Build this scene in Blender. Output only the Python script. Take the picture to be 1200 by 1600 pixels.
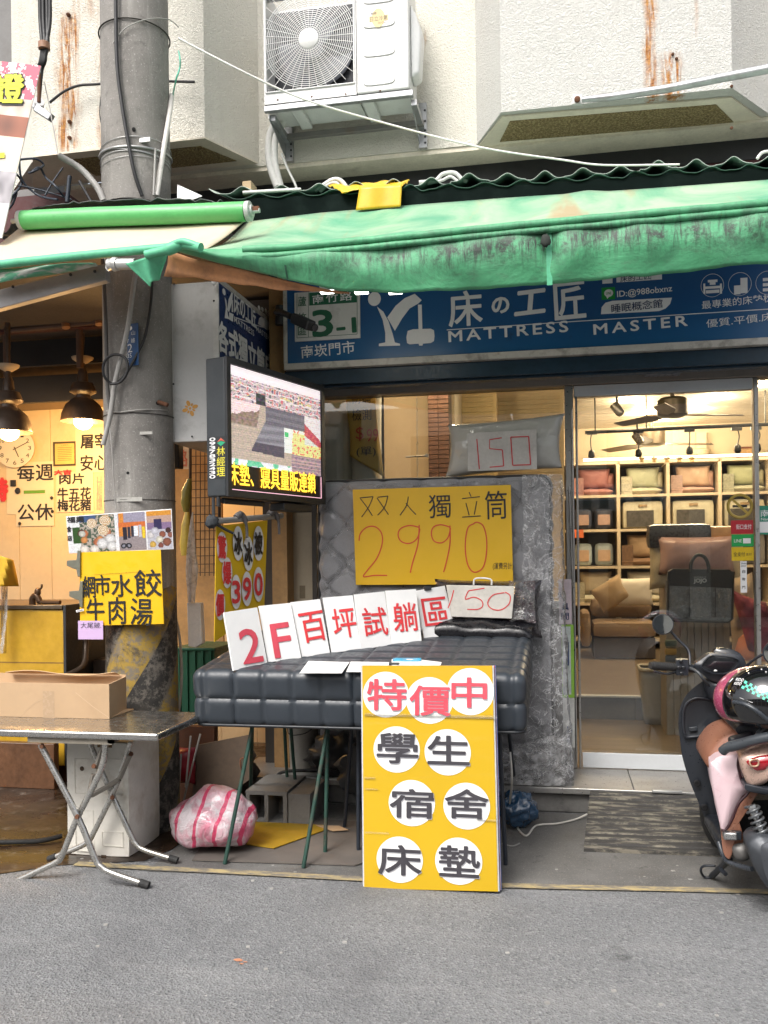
import bpy, bmesh, math, random
from mathutils import Vector, Matrix, noise
sin, cos, pi, R = math.sin, math.cos, math.pi, math.radians
random.seed(7)
V = Vector
for o in list(bpy.data.objects): bpy.data.objects.remove(o)
SC = bpy.context.scene
COL = SC.collection

# ------------------------------------------------------------------ camera
FPX, HX, HY = 1400.0, 600.0, 870.0           # focal length and horizon point in photo pixels
YAW, ROLL = R(11), 0.012
FW = V((-sin(YAW), cos(YAW), 0)); RT = V((cos(YAW), sin(YAW), 0)); ZZ = V((0, 0, 1))
R2 = RT*cos(ROLL) - ZZ*sin(ROLL); U2 = RT*sin(ROLL) + ZZ*cos(ROLL)
EYE = V((0, 0, 1.49))
cam = bpy.data.cameras.new('camera'); co = bpy.data.objects.new('camera', cam); COL.objects.link(co)
m = Matrix.Identity(4)
for i in range(3): m[i][0], m[i][1], m[i][2], m[i][3] = R2[i], U2[i], -FW[i], EYE[i]
co.matrix_world = m
cam.sensor_width = 36; cam.sensor_fit = 'AUTO'; cam.lens = FPX/1600*36; cam.shift_y = (HY-800)/1600
cam.clip_end = 400; cam.clip_start = .05
SC.camera = co
# ------------------------------------------------------------------ world, sun, exposure
W = bpy.data.worlds.new("World"); SC.world = W; W.use_nodes = True
nt = W.node_tree; bg = nt.nodes['Background']
sky = nt.nodes.new('ShaderNodeTexSky'); sky.sky_type = 'NISHITA'; sky.sun_disc = False
SUN_EL, SUN_AZ = R(50), R(200)
sky.sun_elevation = SUN_EL; sky.sun_rotation = SUN_AZ; sky.air_density = 1.0; sky.dust_density = 6.0; sky.ozone_density = 1.0
hs = nt.nodes.new('ShaderNodeHueSaturation'); hs.inputs['Saturation'].default_value = .35   # overcast: nearly colourless
nt.links.new(sky.outputs[0], hs.inputs['Color']); nt.links.new(hs.outputs[0], bg.inputs[0]); bg.inputs[1].default_value = .15
sl = bpy.data.lights.new('sun', 'SUN'); sl.energy = 1.25; sl.angle = R(25); sl.color = (1, .97, .93)
so = bpy.data.objects.new('sun', sl); COL.objects.link(so)
sd = V((sin(SUN_AZ)*cos(SUN_EL), cos(SUN_AZ)*cos(SUN_EL), sin(SUN_EL)))
so.rotation_euler = sd.to_track_quat('Z', 'Y').to_euler(); so.location = (0, -3, 12)
SC.view_settings.view_transform = 'Standard'; SC.view_settings.look = 'None'
SC.view_settings.exposure = 0.78; SC.view_settings.gamma = 1
SC.render.engine = 'CYCLES'
cy = SC.cycles; cy.use_denoising = True; cy.max_bounces = 8; cy.transparent_max_bounces = 16; cy.glossy_bounces = 4
cy.diffuse_bounces = 4; cy.sample_clamp_indirect = 6; cy.caustics_reflective = False; cy.caustics_refractive = False

# ------------------------------------------------------------------ photo pixel -> place in the world
def ray(px, py): return FW + R2*((px-HX)/FPX) - U2*((py-HY)/FPX)
def PY(px, py, y): r = ray(px, py); return EYE + r*(y/r.y)
def PX(px, py, x): r = ray(px, py); return EYE + r*(x/r.x)
def PZ(px, py, z=0.0): r = ray(px, py); return EYE + r*((z-1.49)/r.z)
def PD(px, py, d): return EYE + ray(px,py)*d
class Plane:
    """flat face at p, X runs along it, Y up it, N out of it towards the street"""
    def __init__(s, p, X=(1, 0, 0), Y=(0, 0, 1)):
        s.p = V(p); s.X = V(X).normalized(); Y = V(Y); s.N = s.X.cross(Y).normalized(); s.Y = s.N.cross(s.X).normalized()
    def at(s, px, py, off=0.0):
        r = ray(px, py); p = s.p + s.N*off
        return EYE + r*((p-EYE).dot(s.N)/r.dot(s.N))
    def uv(s, u, v, off=0): return s.p + s.X*u + s.Y*v + s.N*off
def FY(y): return Plane((0, y, 0))
def FX(x): return Plane((x, 0, 0), (0, 1, 0))      # faces +x

# ------------------------------------------------------------------ mesh builder
class MB:
    def __init__(s, split=False): s.v = []; s.f = []; s.c = None; s.sp = split; s.mk = []
    def mark(s):
        if s.sp: s.mk.append((len(s.v), len(s.f)))
    def add(s, vs, fs):
        n = len(s.v); s.v += [V(v) for v in vs]; s.f += [tuple(i+n for i in f) for f in fs]; return s
    def hexa(s, b, t):     # 4 bottom, 4 top points
        return s.add(list(b)+list(t), [(3,2,1,0),(4,5,6,7),(0,1,5,4),(1,2,6,5),(2,3,7,6),(3,0,4,7)])
    def box(s, a, b):
        x0,y0,z0 = a; x1,y1,z1 = b
        return s.hexa([(x0,y0,z0),(x1,y0,z0),(x1,y1,z0),(x0,y1,z0)], [(x0,y0,z1),(x1,y0,z1),(x1,y1,z1),(x0,y1,z1)])
    def obox(s, c, X, Y, Z):     # centre and half vectors
        c=V(c);X=V(X);Y=V(Y);Z=V(Z)
        return s.hexa([c-X-Y-Z,c+X-Y-Z,c+X+Y-Z,c-X+Y-Z],[c-X-Y+Z,c+X-Y+Z,c+X+Y+Z,c-X+Y+Z])
    def prism(s, pts, d):
        pts=[V(p) for p in pts]; d=V(d); n=len(pts)
        return s.add(pts+[p+d for p in pts], [tuple(range(n-1,-1,-1)), tuple(range(n,2*n))]+[(i,(i+1)%n,n+(i+1)%n,n+i) for i in range(n)])
    def slab(s, pts, t):  # polygon with thickness t behind its face
        pts=[V(p) for p in pts]; n=(pts[1]-pts[0]).cross(pts[2]-pts[0]).normalized()
        if n.dot(EYE-pts[0])<0: n=-n
        return s.prism(pts, -n*t)
    def poly(s, pts): return s.add(pts, [tuple(range(len(pts)))])
    def tube(s, pts, r, n=10, cap=True, closed=False):
        pts=[V(p) for p in pts]; k=len(pts); rs=r if isinstance(r,(list,tuple)) else [r]*k
        rings=[]; up=None
        for i in range(k):
            a=pts[i-1] if (i>0 or closed) else pts[i]; b=pts[(i+1)%k] if (i<k-1 or closed) else pts[i]
            t=(b-a).normalized()
            if up is None: up=t.orthogonal().normalized()
            up=(up-t*up.dot(t)); up=up.normalized() if up.length>1e-6 else t.orthogonal().normalized()
            w=t.cross(up); rings.append([pts[i]+(up*cos(2*pi*j/n)+w*sin(2*pi*j/n))*rs[i] for j in range(n)])
        fs=[]
        for i in range(k if closed else k-1):
            a=i*n; b=((i+1)%k)*n
            fs+=[(a+j,a+(j+1)%n,b+(j+1)%n,b+j) for j in range(n)]
        if cap and not closed: fs+=[tuple(range(n-1,-1,-1)), tuple(range((k-1)*n,k*n))]
        return s.add([p for rr in rings for p in rr], fs)
    def lathe(s, c, prof, n=24, ax=(0,0,1), cap=True):   # prof: (radius, height)
        c=V(c); ax=V(ax).normalized(); u=ax.orthogonal().normalized(); w=ax.cross(u)
        vs=[c+ax*h+(u*cos(2*pi*j/n)+w*sin(2*pi*j/n))*r for r,h in prof for j in range(n)]
        fs=[(i*n+j,i*n+(j+1)%n,(i+1)*n+(j+1)%n,(i+1)*n+j) for i in range(len(prof)-1) for j in range(n)]
        if cap: fs+=[tuple(range(n-1,-1,-1)), tuple(range((len(prof)-1)*n,len(prof)*n))]
        return s.add(vs,fs)
    def disc(s, c, r, N, t=.002, n=32, r2=None):
        N=V(N).normalized(); return s.lathe(V(c)-N*t, [(r,0),(r,t)], n, N)
    def grid(s, nu, nv, fn):     # fn(u,v) -> point, u,v in 0..1
        vs=[fn(i/nu, j/nv) for j in range(nv+1) for i in range(nu+1)]
        fs=[(j*(nu+1)+i, j*(nu+1)+i+1, (j+1)*(nu+1)+i+1, (j+1)*(nu+1)+i) for j in range(nv) for i in range(nu)]
        return s.add(vs,fs)
    def ball(s, c, r, nu=20, nv=12, fn=None):
        c=V(c); r=V((r,r,r)) if not hasattr(r,'__len__') else V(r)
        def g(u,v):
            a=2*pi*u; b=pi*(v-.5); d=V((cos(a)*cos(b),sin(a)*cos(b),sin(b)))
            k=fn(d) if fn else 1.0
            return c+V((d.x*r.x,d.y*r.y,d.z*r.z))*k
        return s.grid(nu,nv,g)
def link(o, parent=None):
    COL.objects.link(o)
    if parent is not None: o.parent = parent
def wloc(p):
    l=V((0,0,0))
    while p is not None: l+=p.location; p=p.parent
    return l
def obj(name, mb, mat, parent=None, smooth=None, weld=False, bevel=0, bseg=2, label=None, kind=None, solid=0):
    if mb.sp and len(mb.mk)>1:
        mk = mb.mk+[(len(mb.v),len(mb.f))]; mk[0]=(0,0); o=None
        for (v0,f0),(v1,f1) in zip(mk,mk[1:]):
            q=MB(); q.v=mb.v[v0:v1]; q.f=[tuple(i-v0 for i in f) for f in mb.f[f0:f1]]; o=obj(name,q,mat,parent,smooth,weld,bevel,bseg,label,None,solid)
        return o
    me = bpy.data.meshes.new(name)
    if parent is None:
        c = sum(mb.v, V((0,0,0)))/len(mb.v); c.z=min(p.z for p in mb.v)
        off = c; loc = c
    else: off = wloc(parent); loc = V((0,0,0))
    me.from_pydata([v-off for v in mb.v], [], mb.f)
    mats = mat if isinstance(mat,(list,tuple)) else [mat]
    for k in mats: me.materials.append(k)
    if mb.c:
        at = me.color_attributes.new('Col','FLOAT_COLOR','CORNER'); i=0
        for pi_, p in enumerate(me.polygons):
            for li in p.loop_indices: at.data[li].color = (*mb.c[pi_],1)
    bm=bmesh.new(); bm.from_mesh(me)
    if weld: bmesh.ops.remove_doubles(bm, verts=bm.verts, dist=1e-5)
    bmesh.ops.recalc_face_normals(bm, faces=bm.faces) if not mb.c else None
    bm.to_mesh(me); bm.free()
    o = bpy.data.objects.new(name, me); o.location=loc; link(o,parent)
    if solid:
        md=o.modifiers.new('s','SOLIDIFY'); md.thickness=solid; md.offset=0
    if bevel:
        md=o.modifiers.new('b','BEVEL'); md.width=bevel; md.segments=bseg; md.limit_method='ANGLE'; md.angle_limit=R(40); md.harden_normals=False
    if smooth is None: smooth = bool(bevel)
    if smooth:
        me.polygons.foreach_set('use_smooth',[True]*len(me.polygons))
        me.set_sharp_from_angle(angle=R(smooth if smooth is not True and smooth>5 else 42))
    if label: o['label']=label
    if kind: o['kind']=kind
    return o
def tag(o, label, cat, group=None, kind=None):
    o['label']=label; o['category']=cat
    if group: o['group']=group
    if kind: o['kind']=kind
    return o
def thing(name, label, cat, loc=(0,0,0), group=None):
    o=bpy.data.objects.new(name,None); o.location=loc; o.empty_display_size=.1; link(o); return tag(o,label,cat,group)
def struct(o): o['kind']='structure'; return o
def tree_copy(o, parent=None):
    c=o.copy(); COL.objects.link(c)
    if parent is not None: c.parent=parent
    for ch in list(o.children): tree_copy(ch,c)
    return c
def cr(pts, n=6, closed=False):    # smooth curve through points
    pts=[V(p) for p in pts]; out=[]; k=len(pts)
    for i in range(k if closed else k-1):
        if closed: p0,p1,p2,p3=pts[i-1],pts[i],pts[(i+1)%k],pts[(i+2)%k]
        else: p0=pts[max(i-1,0)]; p1=pts[i]; p2=pts[i+1]; p3=pts[min(i+2,k-1)]
        for j in range(n):
            t=j/n; out.append(.5*((2*p1)+(-p0+p2)*t+(2*p0-5*p1+4*p2-p3)*t*t+(-p0+3*p1-3*p2+p3)*t**3))
    if not closed: out.append(pts[-1])
    return out
def lerp_poly(pts, t):             # point at share t of a polyline, by x pixel
    x0,x1=pts[0][0],pts[-1][0]; x=x0+(x1-x0)*t
    for a,b in zip(pts,pts[1:]):
        if x<=b[0] or b is pts[-1]:
            k=(x-a[0])/(b[0]-a[0]); return (x, a[1]+(b[1]-a[1])*k)
def rbox(mb, size, rad, M4, step=.05, disp=None):     # rounded box with surface relief
    hx,hy,hz=[a/2 for a in size]; h=V((hx,hy,hz))
    for ax in range(3):
        for sg in (-1,1):
            a,b=[i for i in range(3) if i!=ax]
            nu=max(2,int(size[a]/step)); nv=max(2,int(size[b]/step))
            def g(u,v,ax=ax,sg=sg,a=a,b=b):
                def ss(t): return t
                p=[0,0,0]; p[ax]=sg*h[ax]; p[a]=(ss(u)*2-1)*h[a]; p[b]=(ss(v)*2-1)*h[b]
                q=V([max(-h[i]+rad,min(h[i]-rad,p[i])) for i in range(3)])
                d=V(p)-q; n=d.normalized() if d.length>1e-9 else V([sg if i==ax else 0 for i in range(3)])
                w=q+n*rad
                if disp: w=w+n*disp(w,n)
                return M4@w
            mb.grid(nu,nv,g)
def pillow(mb, c, X, Y, T, nu=18, nv=14, wr=.004, seed=0, pw=3.0):   # c centre, X,Y half vectors, T half thickness vector
    c=V(c);X=V(X);Y=V(Y);T=V(T); k=1/max(X.length,.01)
    for sg in (-1,1):
        def g(u,v):
            a=u*2-1; b=v*2-1
            e=(1-abs(a)**pw)*(1-abs(b)**pw); pin=1-.07*(abs(b)**3)*(1-abs(a))-0; pin2=1-.07*(1-abs(b)**2)*abs(a)**2
            q=c+X*a*pin2+Y*b*(1-.06*(1-a*a)*abs(b))
            n=noise.noise(q*9+V((seed,0,0)))*wr*2+noise.noise(q*28+V((seed,3,0)))*wr
            edge=min(1,8*(1-max(abs(a),abs(b))))
            return q+T*sg*max(0,e)**.45+T.normalized()*sg*n*edge
        mb.grid(nu,nv,g)

# ------------------------------------------------------------------ lettering
_tx={}
def glyphs(s, bold=0.0, sp=1.0, lines=1.0):
    key=(s,bold,sp,lines)
    if key not in _tx:
        cu=bpy.data.curves.new('t','FONT'); cu.body=s; cu.offset=bold; cu.space_character=sp; cu.space_line=lines; cu.resolution_u=3
        o=bpy.data.objects.new('t',cu); COL.objects.link(o)
        dg=bpy.context.evaluated_depsgraph_get(); me=bpy.data.meshes.new_from_object(o.evaluated_get(dg))
        vs=[(v.co.x,v.co.y) for v in me.vertices]; fs=[tuple(p.vertices) for p in me.polygons]
        bpy.data.objects.remove(o); bpy.data.curves.remove(cu); bpy.data.meshes.remove(me)
        x0=min(v[0] for v in vs); x1=max(v[0] for v in vs); y0=min(v[1] for v in vs); y1=max(v[1] for v in vs)
        _tx[key]=([((x-x0)/(x1-x0)-.5,(y-y0)/(y1-y0)-.5) for x,y in vs],fs)
    return _tx[key]
def text(mb, s, pl, cx, cy_, w, h, off=.002, bold=0.0, rot=0, sp=1.0, skew=0, lines=1.0, fat=0):
    """letters s fitted into w x h photo pixels centred at (cx,cy) on plane pl"""
    mb.mark(); vs,fs=glyphs(s,bold,sp,lines); c=pl.at(cx,cy_,off)
    W_=(pl.at(cx+w/2,cy_)-pl.at(cx-w/2,cy_)).length; H_=(pl.at(cx,cy_-h/2)-pl.at(cx,cy_+h/2)).length
    X=pl.X*cos(rot)+pl.Y*sin(rot); Y=pl.Y*cos(rot)-pl.X*sin(rot)
    sh=[(0,0)]+([(fat*cos(a*pi/3),fat*sin(a*pi/3)) for a in range(6)] if fat else [])
    for k,(dx,dy) in enumerate(sh):
        q=c+X*dx+Y*dy+pl.N*(.00025*k); mb.add([q+X*(x*W_+skew*y*H_)+Y*y*H_ for x,y in vs],fs)
    return mb
def stroke(mb, pl, pts, w, off=.002, n=5, smooth=True, taper=False):
    """pen stroke through photo pixels pts on plane pl, w metres wide"""
    P=[pl.at(*p,off) for p in pts]
    if smooth and len(P)>2: P=cr(P,n)
    L=[];k=len(P)
    for i in range(k):
        t=(P[min(i+1,k-1)]-P[max(i-1,0)]).normalized(); s_=pl.N.cross(t)*(w/2)*((.55+.45*sin(pi*(i+.5)/k)) if taper else 1)
        L+=[P[i]+s_,P[i]-s_]
    return mb.add(L,[(2*i,2*i+1,2*i+3,2*i+2) for i in range(k-1)])
def disc_on(mb, pl, px, py, wpx, hpx=None, off=.0015, n=36):
    mb.mark(); hpx=hpx or wpx; c=pl.at(px,py,off)
    a=(pl.at(px+wpx/2,py)-pl.at(px-wpx/2,py)).length/2; b=(pl.at(px,py-hpx/2)-pl.at(px,py+hpx/2)).length/2
    return mb.poly([c+pl.X*cos(2*pi*i/n)*a+pl.Y*sin(2*pi*i/n)*b for i in range(n)])
def rect_on(mb, pl, x0, y0, x1, y1, off=.0015, t=0):
    """rectangle along the plane's own axes whose centre and size are given in photo pixels"""
    cx,cy_=(x0+x1)/2,(y0+y1)/2; c=pl.at(cx,cy_,off)
    a=(pl.at(x1,cy_)-pl.at(x0,cy_)).length/2; b=(pl.at(cx,y0)-pl.at(cx,y1)).length/2
    q=[c-pl.X*a-pl.Y*b,c+pl.X*a-pl.Y*b,c+pl.X*a+pl.Y*b,c-pl.X*a+pl.Y*b]
    return mb.prism(q,-pl.N*t) if t else mb.poly(q)
def picture(pl, quad, nx, ny, fn, off=.001):
    """flat printed picture: colour of every little cell from fn(u,v); quad = 4 points tl,tr,br,bl"""
    mb=MB(); mb.c=[]; tl,tr,br,bl=[V(q)+pl.N*off for q in quad]
    mb.grid(nx,ny,lambda u,v:(tl*(1-u)+tr*u)*(1-v)+(bl*(1-u)+br*u)*v)
    for j in range(ny):
        for i in range(nx): mb.c.append(fn((i+.5)/nx,(j+.5)/ny))
    return mb

# ------------------------------------------------------------------ materials
class N:
    """tiny helper over a material node tree"""
    def __init__(s,name):
        s.m=bpy.data.materials.new(name); s.m.use_nodes=True; s.t=s.m.node_tree; s.b=s.t.nodes['Principled BSDF']
        s.tc=s.t.nodes.new('ShaderNodeTexCoord'); s.geo=s.t.nodes.new('ShaderNodeNewGeometry')
    def put(s,sock,v):
        if isinstance(v,bpy.types.NodeSocket): s.t.links.new(v,sock)
        elif v is not None:
            if hasattr(v,'__len__') and len(v)==3 and sock.type=='RGBA': v=(*v,1)
            sock.default_value=v
    def math(s,op,a,b=None,c=None,clamp=False):
        n=s.t.nodes.new('ShaderNodeMath'); n.operation=op; n.use_clamp=clamp
        for i,x in enumerate((a,b,c)):
            if x is not None: s.put(n.inputs[i],x)
        return n.outputs[0]
    def mix(s,f,a,b,mode='MIX'):
        n=s.t.nodes.new('ShaderNodeMix'); n.data_type='RGBA'; n.blend_type=mode; s.put(n.inputs['Factor'],f); s.put(n.inputs[6],a); s.put(n.inputs[7],b); return n.outputs[2]
    def map(s,scale=(1,1,1),loc=(0,0,0),world=True,rot=(0,0,0)):
        n=s.t.nodes.new('ShaderNodeMapping'); s.put(n.inputs['Scale'],scale); s.put(n.inputs['Location'],loc); s.put(n.inputs['Rotation'],rot)
        s.t.links.new(s.geo.outputs['Position'] if world else s.tc.outputs['Object'],n.inputs['Vector']); return n.outputs[0]
    def noise(s,scale,detail=4,rough=.55,vec=None,dist=0,world=True):
        n=s.t.nodes.new('ShaderNodeTexNoise'); s.put(n.inputs['Scale'],scale); s.put(n.inputs['Detail'],detail); s.put(n.inputs['Roughness'],rough); s.put(n.inputs['Distortion'],dist)
        s.t.links.new(vec or (s.geo.outputs['Position'] if world else s.tc.outputs['Object']),n.inputs['Vector']); return n.outputs['Fac']
    def vor(s,scale,feature='F1',vec=None,out='Distance',rand=1):
        n=s.t.nodes.new('ShaderNodeTexVoronoi'); n.feature=feature; s.put(n.inputs['Scale'],scale); s.put(n.inputs['Randomness'],rand)
        s.t.links.new(vec or s.geo.outputs['Position'],n.inputs['Vector']); return n.outputs[out]
    def wave(s,scale,vec=None,axis='X',dist=0,det=2):
        n=s.t.nodes.new('ShaderNodeTexWave'); n.bands_direction=axis; s.put(n.inputs['Scale'],scale); s.put(n.inputs['Distortion'],dist); s.put(n.inputs['Detail'],det)
        s.t.links.new(vec or s.geo.outputs['Position'],n.inputs['Vector']); return n.outputs['Fac']
    def ramp(s,v,lo,hi,a=0.0,b=1.0):
        n=s.t.nodes.new('ShaderNodeMapRange'); n.clamp=True
        for i,x in enumerate((v,lo,hi,a,b)): s.put(n.inputs[i],x)
        return n.outputs[0]
    def xyz(s):
        n=s.t.nodes.new('ShaderNodeSeparateXYZ'); s.t.links.new(s.geo.outputs['Position'],n.inputs[0]); return n.outputs
    def bump(s,h,strength=.4,dist=.01,prev=None):
        n=s.t.nodes.new('ShaderNodeBump'); s.put(n.inputs['Height'],h); n.inputs['Strength'].default_value=strength; n.inputs['Distance'].default_value=dist
        if prev is not None: s.t.links.new(prev,n.inputs['Normal'])
        return n.outputs[0]
    def set(s,**k):
        al={'color':'Base Color','rough':'Roughness','metal':'Metallic','normal':'Normal','coat':'Coat Weight','coatr':'Coat Roughness','coatn':'Coat Normal','spec':'Specular IOR Level',
            'em':'Emission Color','es':'Emission Strength','alpha':'Alpha','trans':'Transmission Weight','sub':'Subsurface Weight','sheen':'Sheen Weight'}
        for a,b in k.items(): s.put(s.b.inputs[al[a]],b)
        return s
_m={}
def mat(name,color,rough=.6,metal=0,var=.18,vs=6,bump=0,bs=40,bd=.004,coat=0,dirt=None,ds=3,spec=.5,rv=.1,em=0,grain=None,local=False):
    """general weathered material: broad tone drift + fine grain + optional dirt patches"""
    if name in _m: return _m[name]
    n=N(name); c=V(color)
    a=n.noise(vs,5,.6,world=not local); b=n.noise(vs*9,3,.6,world=not local)
    f=n.math('ADD',n.math('MULTIPLY',a,.65),n.math('MULTIPLY',b,.35))
    f=n.ramp(f,.3,.7)
    col=n.mix(f,tuple(c*(1-var)),tuple(min(1,x) for x in c*(1+var)))
    if dirt:
        d=n.ramp(n.noise(ds,7,.68,world=not local),.52,.72,0,dirt[3] if len(dirt)>3 else .8); col=n.mix(d,col,tuple(dirt[:3]))
    n.set(color=col,metal=metal,coat=coat,spec=spec,rough=n.ramp(b,.3,.7,max(.02,rough-rv),min(1,rough+rv)))
    if bump: n.set(normal=n.bump(n.noise(bs,4,.6,world=not local),bump,bd))
    if em: n.set(em=tuple(c),es=em)
    _m[name]=n.m; return n.m
def emis(name,color,s):
    if name in _m: return _m[name]
    n=N(name); n.set(color=color,em=color,es=s,rough=.5); _m[name]=n.m; return n.m
def glassmat(name,tint=(1,1,1),refl=1.0,bump=0,haze=0,crease=0.0):
    if name in _m: return _m[name]
    n=N(name); t=n.t; out=t.nodes['Material Output']
    tr=t.nodes.new('ShaderNodeBsdfTransparent'); tr.inputs[0].default_value=(*tint,1)
    gl=t.nodes.new('ShaderNodeBsdfGlossy'); gl.inputs['Roughness'].default_value=.015 if not bump else .12
    fr=t.nodes.new('ShaderNodeFresnel'); fr.inputs[0].default_value=1.35
    if bump:
        nb=n.bump(n.noise(22,5,.6,dist=1.2),bump,.02); t.links.new(nb,gl.inputs['Normal']); t.links.new(nb,fr.inputs['Normal'])
    mx=t.nodes.new('ShaderNodeMixShader'); f=n.math('MULTIPLY',fr.outputs[0],refl,clamp=True)
    t.links.new(f,mx.inputs[0]); t.links.new(tr.outputs[0],mx.inputs[1]); t.links.new(gl.outputs[0],mx.inputs[2])
    last=mx
    if haze:
        df=t.nodes.new('ShaderNodeBsdfDiffuse'); df.inputs[0].default_value=(.8,.8,.8,1)
        m2=t.nodes.new('ShaderNodeMixShader'); nz=n.noise(9,6,.65,dist=1.4); glint=n.ramp(n.math('ABSOLUTE',n.math('SUBTRACT',nz,.5)),0,.018,1,0); hz=n.math('MAXIMUM',n.ramp(n.noise(14,5,.6,dist=1),.35,.7,haze*.3,haze),n.math('MULTIPLY',glint,crease))  # white streaks along wrinkles, highlights painted into the haze; crease sets their strength
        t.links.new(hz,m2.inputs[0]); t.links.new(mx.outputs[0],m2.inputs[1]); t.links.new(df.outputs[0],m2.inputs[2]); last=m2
    t.links.new(last.outputs[0],out.inputs['Surface']); t.nodes.remove(n.b); _m[name]=n.m; return n.m
def paint_cells(name,em=0,rough=.5):
    n=N(name); a=n.t.nodes.new('ShaderNodeAttribute'); a.attribute_name='Col'
    n.set(color=a.outputs[0],rough=rough)
    if em: n.set(color=(0.01,.01,.01),em=a.outputs[0],es=em)
    return n.m
# ================================================================== materials of the setting
WHITE=(.78,.78,.76)
def stucco(name, base=(.76,.735,.65), rust=(), grime=.5):
    n=N(name); P=n.geo.outputs['Position']; x,y,z=n.xyz()
    broad=n.noise(1.3,6,.65); fine=n.noise(30,4,.6)
    col=n.mix(n.ramp(broad,.35,.7),tuple(V(base)*.93),base)
    col=n.mix(n.ramp(n.noise(2.2,8,.75),.55,.75,0,grime),col,(.50,.45,.34))
    col=n.mix(n.math('MULTIPLY',n.ramp(n.noise(9,6,.7,vec=n.map((1,1,.15))),.52,.8),grime*.6),col,(.45,.42,.36))
    for (rx,rz0,rz1,w,s) in rust:        # rust run: centre x, bottom, top, half width, strength
        st=n.noise(26,6,.75,vec=n.map((1,1,.10),(rx*3,0,0)),dist=.5)
        wob=n.math('MULTIPLY',n.math('SUBTRACT',n.noise(3,3,vec=n.map((.2,.2,1))),.5),w*2)
        dx=n.math('ABSOLUTE',n.math('SUBTRACT',n.math('ADD',x,wob),rx))
        f=n.math('MULTIPLY',n.ramp(dx,w*.2,w,1,0),n.math('MULTIPLY',n.ramp(z,rz0-.03,rz0+.05),n.ramp(z,rz1-.05,rz1+.02,1,0)))
        f=n.math('MULTIPLY',f,n.ramp(st,.42,.58,0,s))
        col=n.mix(f,col,n.mix(n.ramp(fine,.4,.6),(.52,.24,.06),(.30,.11,.03)))
    worm=n.vor(95,'SMOOTH_F1',n.map((1,1,1.1)))
    h=n.math('ADD',n.ramp(n.noise(70,3,.55,dist=1.2),.35,.65),n.math('MULTIPLY',worm,.5))
    dn=n.noise(3.1,7,.75,vec=n.map((1,1,1.5)),dist=.6); crack=n.math('MULTIPLY',n.ramp(n.math('ABSOLUTE',n.math('SUBTRACT',dn,.5)),0,.0035,1,0),n.ramp(n.noise(.9,2,vec=n.map((1,1,1),(2,0,5))),.56,.62))
    col=n.mix(n.math('MULTIPLY',crack,.6),col,(.2,.18,.15))
    n.set(color=col,rough=.9,normal=n.bump(h,.7,.009)); return n.m
def xz(px,py,y): p=PY(px,py,y); return p.x,p.z
def rr(px,py0,py1,y,wpx,s):       # rust run given in photo pixels
    a=PY(px,py0,y); b=PY(px,py1,y); return (a.x,b.z,a.z,wpx*.0039,s)
M_STL=stucco('stucco_left',rust=[rr(107,18,240,5.4,26,1.3),rr(166,0,235,5.4,20,1.1),rr(118,-30,60,5.4,9,.6),rr(140,-50,30,5.4,30,.45)],grime=.5)
M_STR=stucco('stucco_right',(.63,.622,.59),rust=[rr(1015,-40,165,5.4,13,1.1),rr(1050,82,162,5.4,20,1.5),rr(1085,-40,60,5.4,6,.4)],grime=.22)
M_STM=stucco('stucco_middle',(.76,.735,.65),rust=[rr(665,48,76,5.79,5,.6)],grime=.45)
n=N('pebble_render'); h=n.vor(70,'F1'); n.set(color=n.mix(n.ramp(h,.1,.6),(.50,.40,.20),(.24,.18,.08)),rough=.95,normal=n.bump(h,1,.02)); M_PEB=n.m
n=N('asphalt'); b=n.noise(1.6,7,.7); st=n.vor(105,'F1',out='Color'); sv=n.t.nodes.new('ShaderNodeSeparateColor'); n.t.links.new(st,sv.inputs[0]); c=n.noise(240,2,.6); a=n.vor(105,'F1')
col=n.mix(n.ramp(b,.3,.7),(.155,.160,.166),(.20,.204,.208))
col=n.mix(n.ramp(sv.outputs[0],.66,1,0,.5),col,(.34,.34,.335)); col=n.mix(n.ramp(sv.outputs[1],.70,1,0,.6),col,(.07,.07,.075)); col=n.mix(n.ramp(c,.56,.7,0,.5),col,(.42,.42,.41))
col=n.mix(n.ramp(n.noise(1.0,6,.65,dist=.8),.52,.68,0,.40),col,(.10,.10,.105))
col=n.mix(n.math('MULTIPLY',n.ramp(n.noise(2.2,6,.7,vec=n.map((.25,1.4,1))),.52,.66,0,.3),1.0),col,(.30,.30,.295))
col=n.mix(n.ramp(n.noise(3.4,3,.5,vec=n.map((1,1,1),(7,2,0))),.70,.76,0,.6),col,(.05,.05,.052))
n.set(color=col,rough=.85,normal=n.bump(n.math('ADD',a,n.math('MULTIPLY',c,.8)),.9,.006)); M_ASPH=n.m
n=N('old_concrete_paving'); b=n.noise(3,8,.7); col=n.mix(n.ramp(b,.3,.7),(.075,.074,.072),(.17,.165,.155)); col=n.mix(n.ramp(n.noise(14,6,.7),.58,.7,0,.6),col,(.035,.033,.03)); col=n.mix(n.ramp(n.noise(150,2),.6,.7,0,.6),col,(.3,.29,.27))
n.set(color=col,rough=n.ramp(b,.3,.7,.55,.85),normal=n.bump(n.noise(120,4,.7),.4,.004)); M_PAVE=n.m
n=N('wet_ground'); b=n.noise(2.5,7,.7,dist=.6); col=n.mix(n.ramp(b,.35,.65),(.045,.026,.015),(.015,.010,.007)); col=n.mix(n.ramp(n.noise(7,6,.7),.55,.7,0,.5),col,(.22,.19,.16)); n.set(color=col,rough=n.ramp(n.noise(4,4),.4,.6,.12,.6),normal=n.bump(n.noise(60,4),.3,.004)); M_WET=n.m
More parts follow.
